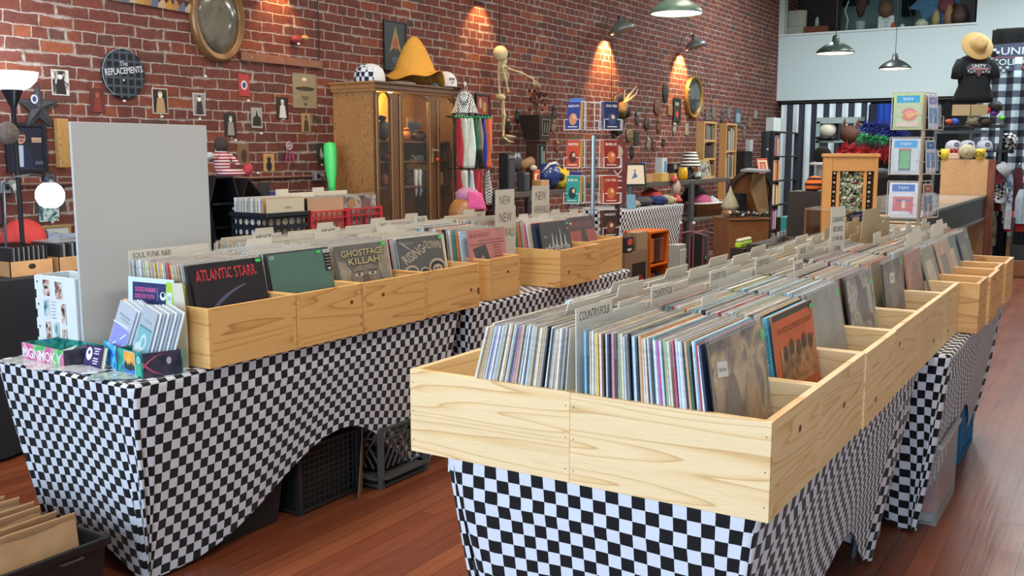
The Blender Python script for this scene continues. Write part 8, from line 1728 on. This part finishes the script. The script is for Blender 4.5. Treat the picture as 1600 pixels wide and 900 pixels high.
loft('pale_vine','pale climbing plant stem in a pot on the loft ledge','plant',1322,46,lambda t: MB().tube([(0,0,0),(.03,0,.25),(-.04,0,.45),(.03,0,.65)],.018,6).build('stem',mat('#8fae8a',.8),t,smooth=True))
loft('white_pot','white pot with a hanging brown root above it on the loft ledge','pot',1344,44,lambda t: (MB().lathe([(.09,0),(.12,.2),(.13,.2)],18).build('pot',mat('#b9c9c4',.5),t,smooth=True),MB().blob((0,0,.55),(.12,.1,.22),amp=.6,seed=5).build('root',mat('#3c2a22',.9),t,smooth=True),MB().tube([(0,0,.7),(0,0,1.0)],.01,5).build('cord',BLACKM,t)))
loft('hanging_basket','brown pot hanging on three cords before the loft wall','hanging pot',1384,20,lambda t: (MB().blob((0,0,.42),(.16,.14,.18),n=18).build('pot',mat('#5a4430',.7),t,smooth=True),MB().tube([(-.13,0,.5),(-.04,0,1.05)],.012,5).build('cord',BLACKM,t),MB().tube([(.13,0,.5),(.04,0,1.05)],.012,5).build('cord',BLACKM,t)))
loft('notice_card','pale notice card standing on the loft ledge under the hanging pot','sign',1384,42,lambda t: (MB().bb(-.16,.16,0,.01,0,.28).build('card',mat('#b4c4c0',.6),t),Art().text('PLEASE',0,.22,.04,INK).text('ASK',0,.15,.04,INK).text('US',0,.08,.04,INK).build('lettering',t,facing('-y',(0,-.001,0)))))
loft('music_stand','black stand with a slanted leg in the loft','stand',1402,42,lambda t: (MB().tube([(0,0,0),(0,0,.95)],.015,8).build('pole',BLACKM,t),MB().tube([(.35,0,.0),(.18,0,.5)],.012,8).build('leg',BLACKM,t),MB().bb(-.12,.22,-.02,.02,.9,1.02).build('plate',BLACKM,t)))
loft('dark_shirt','dark shirt hanging on the loft wall','clothing',1420,8,lambda t: MB().bb(-.16,.14,0,.04,-.25,.25).build('cloth',mat('#1d2630',.9),t,bevel=.03),dY=2.2,z=1)
loft('small_picture','dark framed picture at the top of the loft wall','picture',1337,2,lambda t: MB().bb(-.3,.3,0,.04,-.1,.3).build('frame',mat('#1c1f22',.5),t),dY=2.3,z=1)
loft('bat_kite','blue winged kite with a red fanged mouth hung in the loft','kite',1468,12,lambda t: (MB().add([(-.62,0,.02),(-.3,0,.3),(.6,0,.36),(.72,0,.1),(.3,0,.05),(.15,-.05,-.2),(-.1,0,-.12),(-.3,0,-.3),(-.38,0,-.02)],[tuple(range(9))]).build('wings',mat('#3d6f90',.7,noise_amt=.2),t,thick=.02),MB().blob((.14,-.05,.04),(.17,.03,.17)).build('mouth',mat('#6a2c34',.6),t,smooth=True),MB().bb(.02,.25,-.09,-.07,.16,.19).build('teeth',mat('#d6d6d0',.5),t)),dY=.6,z=1)
for k,(px,r_,h_,c,lb) in enumerate(((1462,.09,.32,'#8f8a58','mustard jar on the loft ledge'),(1473,.05,.26,'#24427e','blue vase on the loft ledge'),(1482,.10,.42,'#8a6a48','tan bust-like jar on the loft ledge'),(1498,.17,.40,'#3c2c22','dark round drum on the loft ledge'),(1440,.14,.16,'#a9b49c','pale green bowl-shaped heap on the loft ledge'),(1396,.05,.14,'#a8482c','small orange ornament on the loft ledge'),(1410,.06,.09,'#a9bcb8','small pale box on the loft ledge'))):
 loft('loft_jar',lb,'jar',px,38,(lambda r_,h_,c: lambda t: MB().lathe([(r_*.8,0),(r_,h_*.5),(r_*.6,h_*.85),(r_*.5,h_)],16).build('body',mat(c,.6,noise_amt=.2),t,smooth=True))(r_,h_,c))
loft('tall_dark_case','tall dark case with a peaked top at the right end of the loft','case',1513,30,lambda t: MB().prism([(-.2,0),(.12,0),(.12,1.0),(-.02,1.0),(-.04,.6),(-.2,.45)],0,.15).build('body',mat('#15181c',.6),t),dY=.3)

# ------------------------------------------------------------------ right end: torso, banner, gingham, caps, clothes
tX_ = at(1520,160,d=11.9);t = thing('torso_form','dress form in a black T-shirt printed UNITY standing on the black rack','dress form',(tX_.x,tX_.y,at(1520,200,d=11.9).z),R(28))
torso = t;zo = t.location.z;zs2 = at(1520,88,d=11.9).z - zo;ze2 = at(1520,158,d=11.9).z - zo;TEE = mat('#0d0f13',.9)
hw = 28*11.9/FPX
m = MB();prof = [(ze2 - .02,1.05),(ze2 + .06,1.06),(ze2 + (zs2 - ze2)*.35,.84),(ze2 + (zs2 - ze2)*.7,.95),(zs2 - .08,.95),(zs2 - .02,.75),(zs2 + .02,.35)]
m.lathe([(hw*r_,z) for z,r_ in prof],26,sy=.55);m.build('shirt_body',TEE,t,smooth=True)
for s in (-1,1): MB().tube([(s*hw*.72,0,zs2 - .07),(s*hw*.93,-.02,zs2 - .16),(s*hw*.98,-.03,zs2 - .27)],[.07,.07,.072],14).build('sleeve',TEE,t,smooth=True)
MB().lathe([(.03,.0),(.03,ze2)],12).build('stand',mat('#4a3428',.6),t);MB().lathe([(.14,0),(.14,.02),(.05,.05)],18).build('base',mat('#3a2820',.6),t);MB().tube([(0,0,zs2),(0,0,zs2 + .05)],[.06,.05],14).build('neck',mat('#c9b49c',.7),t)
A = Art(.001);zz = zs2 - .17;LW = '#cfd3d6';A.poly([(-.15,zz + .03),(-.10,zz + .065),(.10,zz + .065),(.15,zz + .03),(.13,zz - .05),(.03,zz - .05),(0,zz - .10),(-.03,zz - .05),(-.13,zz - .05)],'#3a3f48');A.text('UNITY',0,zz + .038,.04,LW,w=.16,bold=True);A.rect(0,zz + .005,.24,.016,'#a85a52');A.text('COLLECTIVE',0,zz + .005,.013,LW,w=.2)
for k in range(8): A.rect(-.12 + .034*k,zz - .02 - .014*(k % 2),.015,.014,LW) if k not in (3,4) else None
A.poly([(-.03,zz - .015),(.03,zz - .015),(0,zz - .085)],'#b8473c');A.poly([(-.02,zz - .02),(.02,zz - .02),(0,zz - .065)],'#3a4a50');A.build('shirt_print',t,facing('-y',(0,-hw*.56,0)))
q = at(1527,72,d=11.75);t = thing('straw_hat','tan straw hat tilted on the dress form','hat',tuple(q),0,rot=(R(62),R(12),R(28)));ST = mat('#b8975c',.7,noise_amt=.12,nscale=80);r_ = .19
MB().lathe([(r_,.0),(r_*.98,.012),(r_*.55,.0),(r_*.5,.03),(r_*.46,.09),(r_*.3,.12),(0,.115)],32,cap=False).build('straw',ST,t,smooth=True,thick=.004);MB().lathe([(r_*.51,.012),(r_*.49,.035)],28,cap=False).build('band',mat('#6a4a2c',.7),t)
q = at(1516,172,d=11.72) - torso.location;q.rotate(Euler((0,0,-R(28))));op = MB().bb(q.x - .2,q.x + .2,q.y + .012,q.y + .02,q.z - .065,q.z + .065).build('book_cover',mat('#2b2018',.7),torso);[MB().box((s*.105,0,0),(.2,.012,.13),rot=(0,0,s*.12)).build('page',mat('#a48e68',.7),op,loc=q) for s in (-1,1)]
# black rack with caps
zr = at(1510,195,d=11.9).z;r0 = at(1462,200,d=12.1);r1 = at(1562,200,d=12.1);t = thing('black_rack','black metal rack with caps on its tiers at the far right','rack',(r0.x,r0.y,0),R(12));w = (r1 - r0).length
zr2 = at(1510,234,d=11.9).z
for z in (zr,zr2,.9): MB().bb(0,w,-.1,.35,z - .03,z - .001).build('tier',mat('#1d1f22',.5),t)
for x_ in (0,w*.52,w - .04): MB().bb(x_,x_ + .035,.3,.34,0,zr + .05).build('upright',mat('#6d767a',.4,.5),t)
MB().bb(0,w*.75,.2,.23,zr2 + .2,zr2 + .24).build('cross_rail',mat('#8a9496',.5),t)
def lgc(A): A.ell(0,.06,.03,.026,'#3b3f44');A.ell(0,.06,.018,.015,'#7a7e84')
WC2 = mat('#a9acb8',.85)
for k,px in enumerate((1490,1511,1538)):
 v = at(px,232,d=11.75);cap(['white fronted cap, left of three on the black rack','white fronted cap with a dark crest, middle of three','white fronted cap with a round patch, right of three'][k],(v.x,v.y,zr2),R(-62),BC,BC,front=WC2,s=.95,logo=lgc)
for i,(px,py,c,r_,lb) in enumerate(((1492,190,'#2c54a8',.05,'round blue box lid on top of the black rack'),(1520,188,'#8f8a6c',.07,'patterned tan knit on top of the black rack'),(1483,190,'#a8452c',.04,'orange-red trinket at the left on the black rack'),(1540,190,'#3a2c2c',.07,'dark oddments on the black rack'),(1554,176,'#6a3fa0',.05,'purple rosette on the right end of the black rack'),(1565,184,'#6fd04a',.035,'bright green bow at the right end of the black rack'),(1540,172,'#b82c3c',.06,'red flower beside the open book'),(1560,170,'#c9ccd0',.05,'white cap edge at the right end of the black rack'),(1555,168,'#141518',.09,'black cap with a purple rosette on the black rack'))):
 v = at(px,py,d=11.8);tag(MB().blob((v.x,v.y,v.z),(r_,r_,r_*.8),amp=.5,seed=i).build('trinket',mat(c,.7),smooth=True),lb,'trinket')
gg,ntg,Ng,Lg,bg = nodes('gingham');ug = Ng.new('ShaderNodeUVMap');sg = Ng.new('ShaderNodeSeparateXYZ');Lg.new(ug.outputs[0],sg.inputs[0]);bands = [math_n(Ng,Lg,'GREATER_THAN',math_n(Ng,Lg,'FRACT',math_n(Ng,Lg,'MULTIPLY',sg.outputs[k],5.6)),.5) for k in (0,1)];rg = ramp(Ng,[(0,'#10131c'),(.5,'#4a5564'),(1,'#a9bcc4')]);Lg.new(math_n(Ng,Lg,'MULTIPLY',math_n(Ng,Lg,'ADD',*bands),.5),rg.inputs[0]);Lg.new(rg.outputs[0],bg.inputs['Base Color']);bg.inputs['Roughness'].default_value = .9
curtain('navy and white gingham curtain at the right edge',1530,1640,92,.8,gg,15.2,nf=5,amp=.05,name='gingham_curtain');curtain('black drape over the doorway at the upper right',1551,1640,47,2.7,mat('#0c0f10',.95),15.9,nf=3,name='black_drape')
q = at(1551,70,d=13.4);t = thing('shop_banner','pennant banner lettered UNITY COLLECTIVE at the right edge','banner',(q.x,q.y,q.z),R(14));MB().add([(0,0,0),(.95,0,.05),(.85,0,-.2),(.95,0,-.33),(.6,0,-.36),(.475,0,-.46),(.35,0,-.36),(-.03,0,-.35),(.0,0,-.2),(.08,0,-.14)],[tuple(range(10))]).build('cloth',mat('#3c4658',.8,noise_amt=.12),t,thick=.006)
A = Art(.001);A.text('UNITY',.36,-.09,.10,'#b9c4dc',w=.5,bold=True);A.rect(.30,-.175,.62,.008,'#a8525c');A.text('COLLECTIVE',.36,-.235,.085,'#b4ccd0',w=.72,bold=True);[A.rect(.02 + .045*(k % 5),-.31 - .04*(k % 2) + .0,.04,.035,'#9fb4bc') for k in range(5)];[A.rect(x_,z_,.04,.035,'#b9c8d6') for x_,z_ in ((.03,-.07),(.07,-.105))];A.poly([(.36,-.29),(.60,-.29),(.48,-.44)],'#a8433c');A.poly([(.385,-.30),(.575,-.30),(.48,-.41)],'#3f5658');A.build('lettering',t,facing('-y',(0,-.006,0)))
# hanging garments and bags under the rack, at the right edge
def garment(label,px0,px1,py0,py1,d,c,rz=20,m_=None,seed=0,sleeves=False,th=.08):
 a = at(px0,py0,d=d);b = at(px1,py0,d=d);w = (b - a).length;h = a.z - at(px0,py1,d=d).z;t = thing('hanging_garment',label,'clothing',((a.x + b.x)/2,(a.y + b.y)/2,a.z - h),YAW,'clothes hung below the black rack');mm = m_ or mat(c,.9,noise_amt=.15,nscale=14)
 for s in (-1,1): q = MB();q.grid(lambda u,v: ((u - .5)*w*(.55 + .45*min(1,v*4)),s*th*.5*math.sin(PI*u) ** .5 + .015*math.sin(u*14 + seed),h*(1 - v) + .0),12,10);q.build('cloth',mm,t,smooth=True)
 MB().tube([(0,0,h),(0,0,h + .04),(.02,0,h + .06)],.003,5).build('hanger',STEEL,t);return t
DEN = make_gradient_blotch('tie_dye',['#24384e','#6f8ca6','#b9ccd6','#30485e'],9)
for i,(x0,x1,y0_,y1_,d,c,lb,m_) in enumerate(((1537,1556,270,420,12.1,'#141824','black coat hanging next to the counter post',None),(1538,1560,335,384,11.8,'#4a4234','camouflage brown backpack hanging low by the counter post',make_gradient_blotch('camo',['#2e2a22','#5a5040','#6f6650','#3a3a2c'],8)),(1555,1568,265,330,12.0,'#7a2430','dark red garment deeper in the row',None),(1556,1575,330,425,12.2,'#161b26','navy black garment low in the row',None),(1570,1584,272,350,11.8,'#6f8ca6','blue and white tie-dye garment in the row',DEN),(1571,1580,318,358,11.6,'#b9c4c8','white cloth below the tie-dye garment',None),(1583,1600,262,330,12.1,'#5a2a34','dark striped garment at the right edge',None),(1588,1612,296,350,11.8,'#a9bac6','pale blue garment at the right edge',None),(1572,1612,330,362,11.9,'#b8382e','bright red garment folded at the right edge',None),(1558,1575,222,272,12.2,'#121418','black garment under the checkered cap',None))): garment(lb,x0,x1,y0_,y1_,d,c,m_=m_,seed=i)
for k,(px,py,rz,lb) in enumerate(((1573,222,-60,'black and white checkered cap hanging at the right end of the rack'),(1562,268,-30,'black cap with a white front hanging below the checkered one'),(1558,300,-100,'checkered cap with a white brim, lowest of the hanging caps'))): v = at(px,py,d=11.7);cap(lb,tuple(v),0,make_checker('cap_chk','#c4c8cc','#15171c',.035,coord='Object') if k != 1 else BC,BC if k != 2 else WC2,front=WC2 if k == 1 else None,s=1.0,tilt=(R(rz),R(40),R(-40)))
# low wooden platform with a dark bin at the right edge
a = at(1562,432,z=.0);t = thing('low_platform','low honey brown wooden platform on the floor at the right edge','platform',(a.x,a.y,0),R(-2));MB().bb(0,1.6,0,.9,0,.2).build('box',mat('#8a5c3c',.6,noise_amt=.12,nscale=9),t,bevel=.006);MB().bb(.02,1.58,-.006,0,.02,.18).build('front_board',mat('#94623e',.6),t)
t = thing('dark_bin','dark teal-grey bin with a brown ball cap and a plaid cloth on the low platform','bin',(a.x + .08,a.y + .1,.201),R(-2));MB().bb(0,1.2,0,.02,0,.18).build('front_wall',mat('#26302f',.5),t);MB().bb(0,.02,.02,.6,0,.5).build('side_wall',mat('#2e3838',.5),t);MB().bb(0,1.2,.58,.6,0,.5).build('back_wall',mat('#1d2424',.5),t);MB().blob((.24,.3,.33),(.15,.15,.16)).build('brown_ball',mat('#4a4034',.8,noise_amt=.2),t,smooth=True);MB().box((.42,.2,.22),(.3,.2,.06),rot=(.3,-.3,.2)).build('plaid_cloth',make_checker('plaid_tan','#b9a684','#2a2622',.05,coord='Object'),t,bevel=.01);MB().bb(.28,.5,.4,.42,.2,.48).build('white_card',mat('#c9d2d2',.6),t)
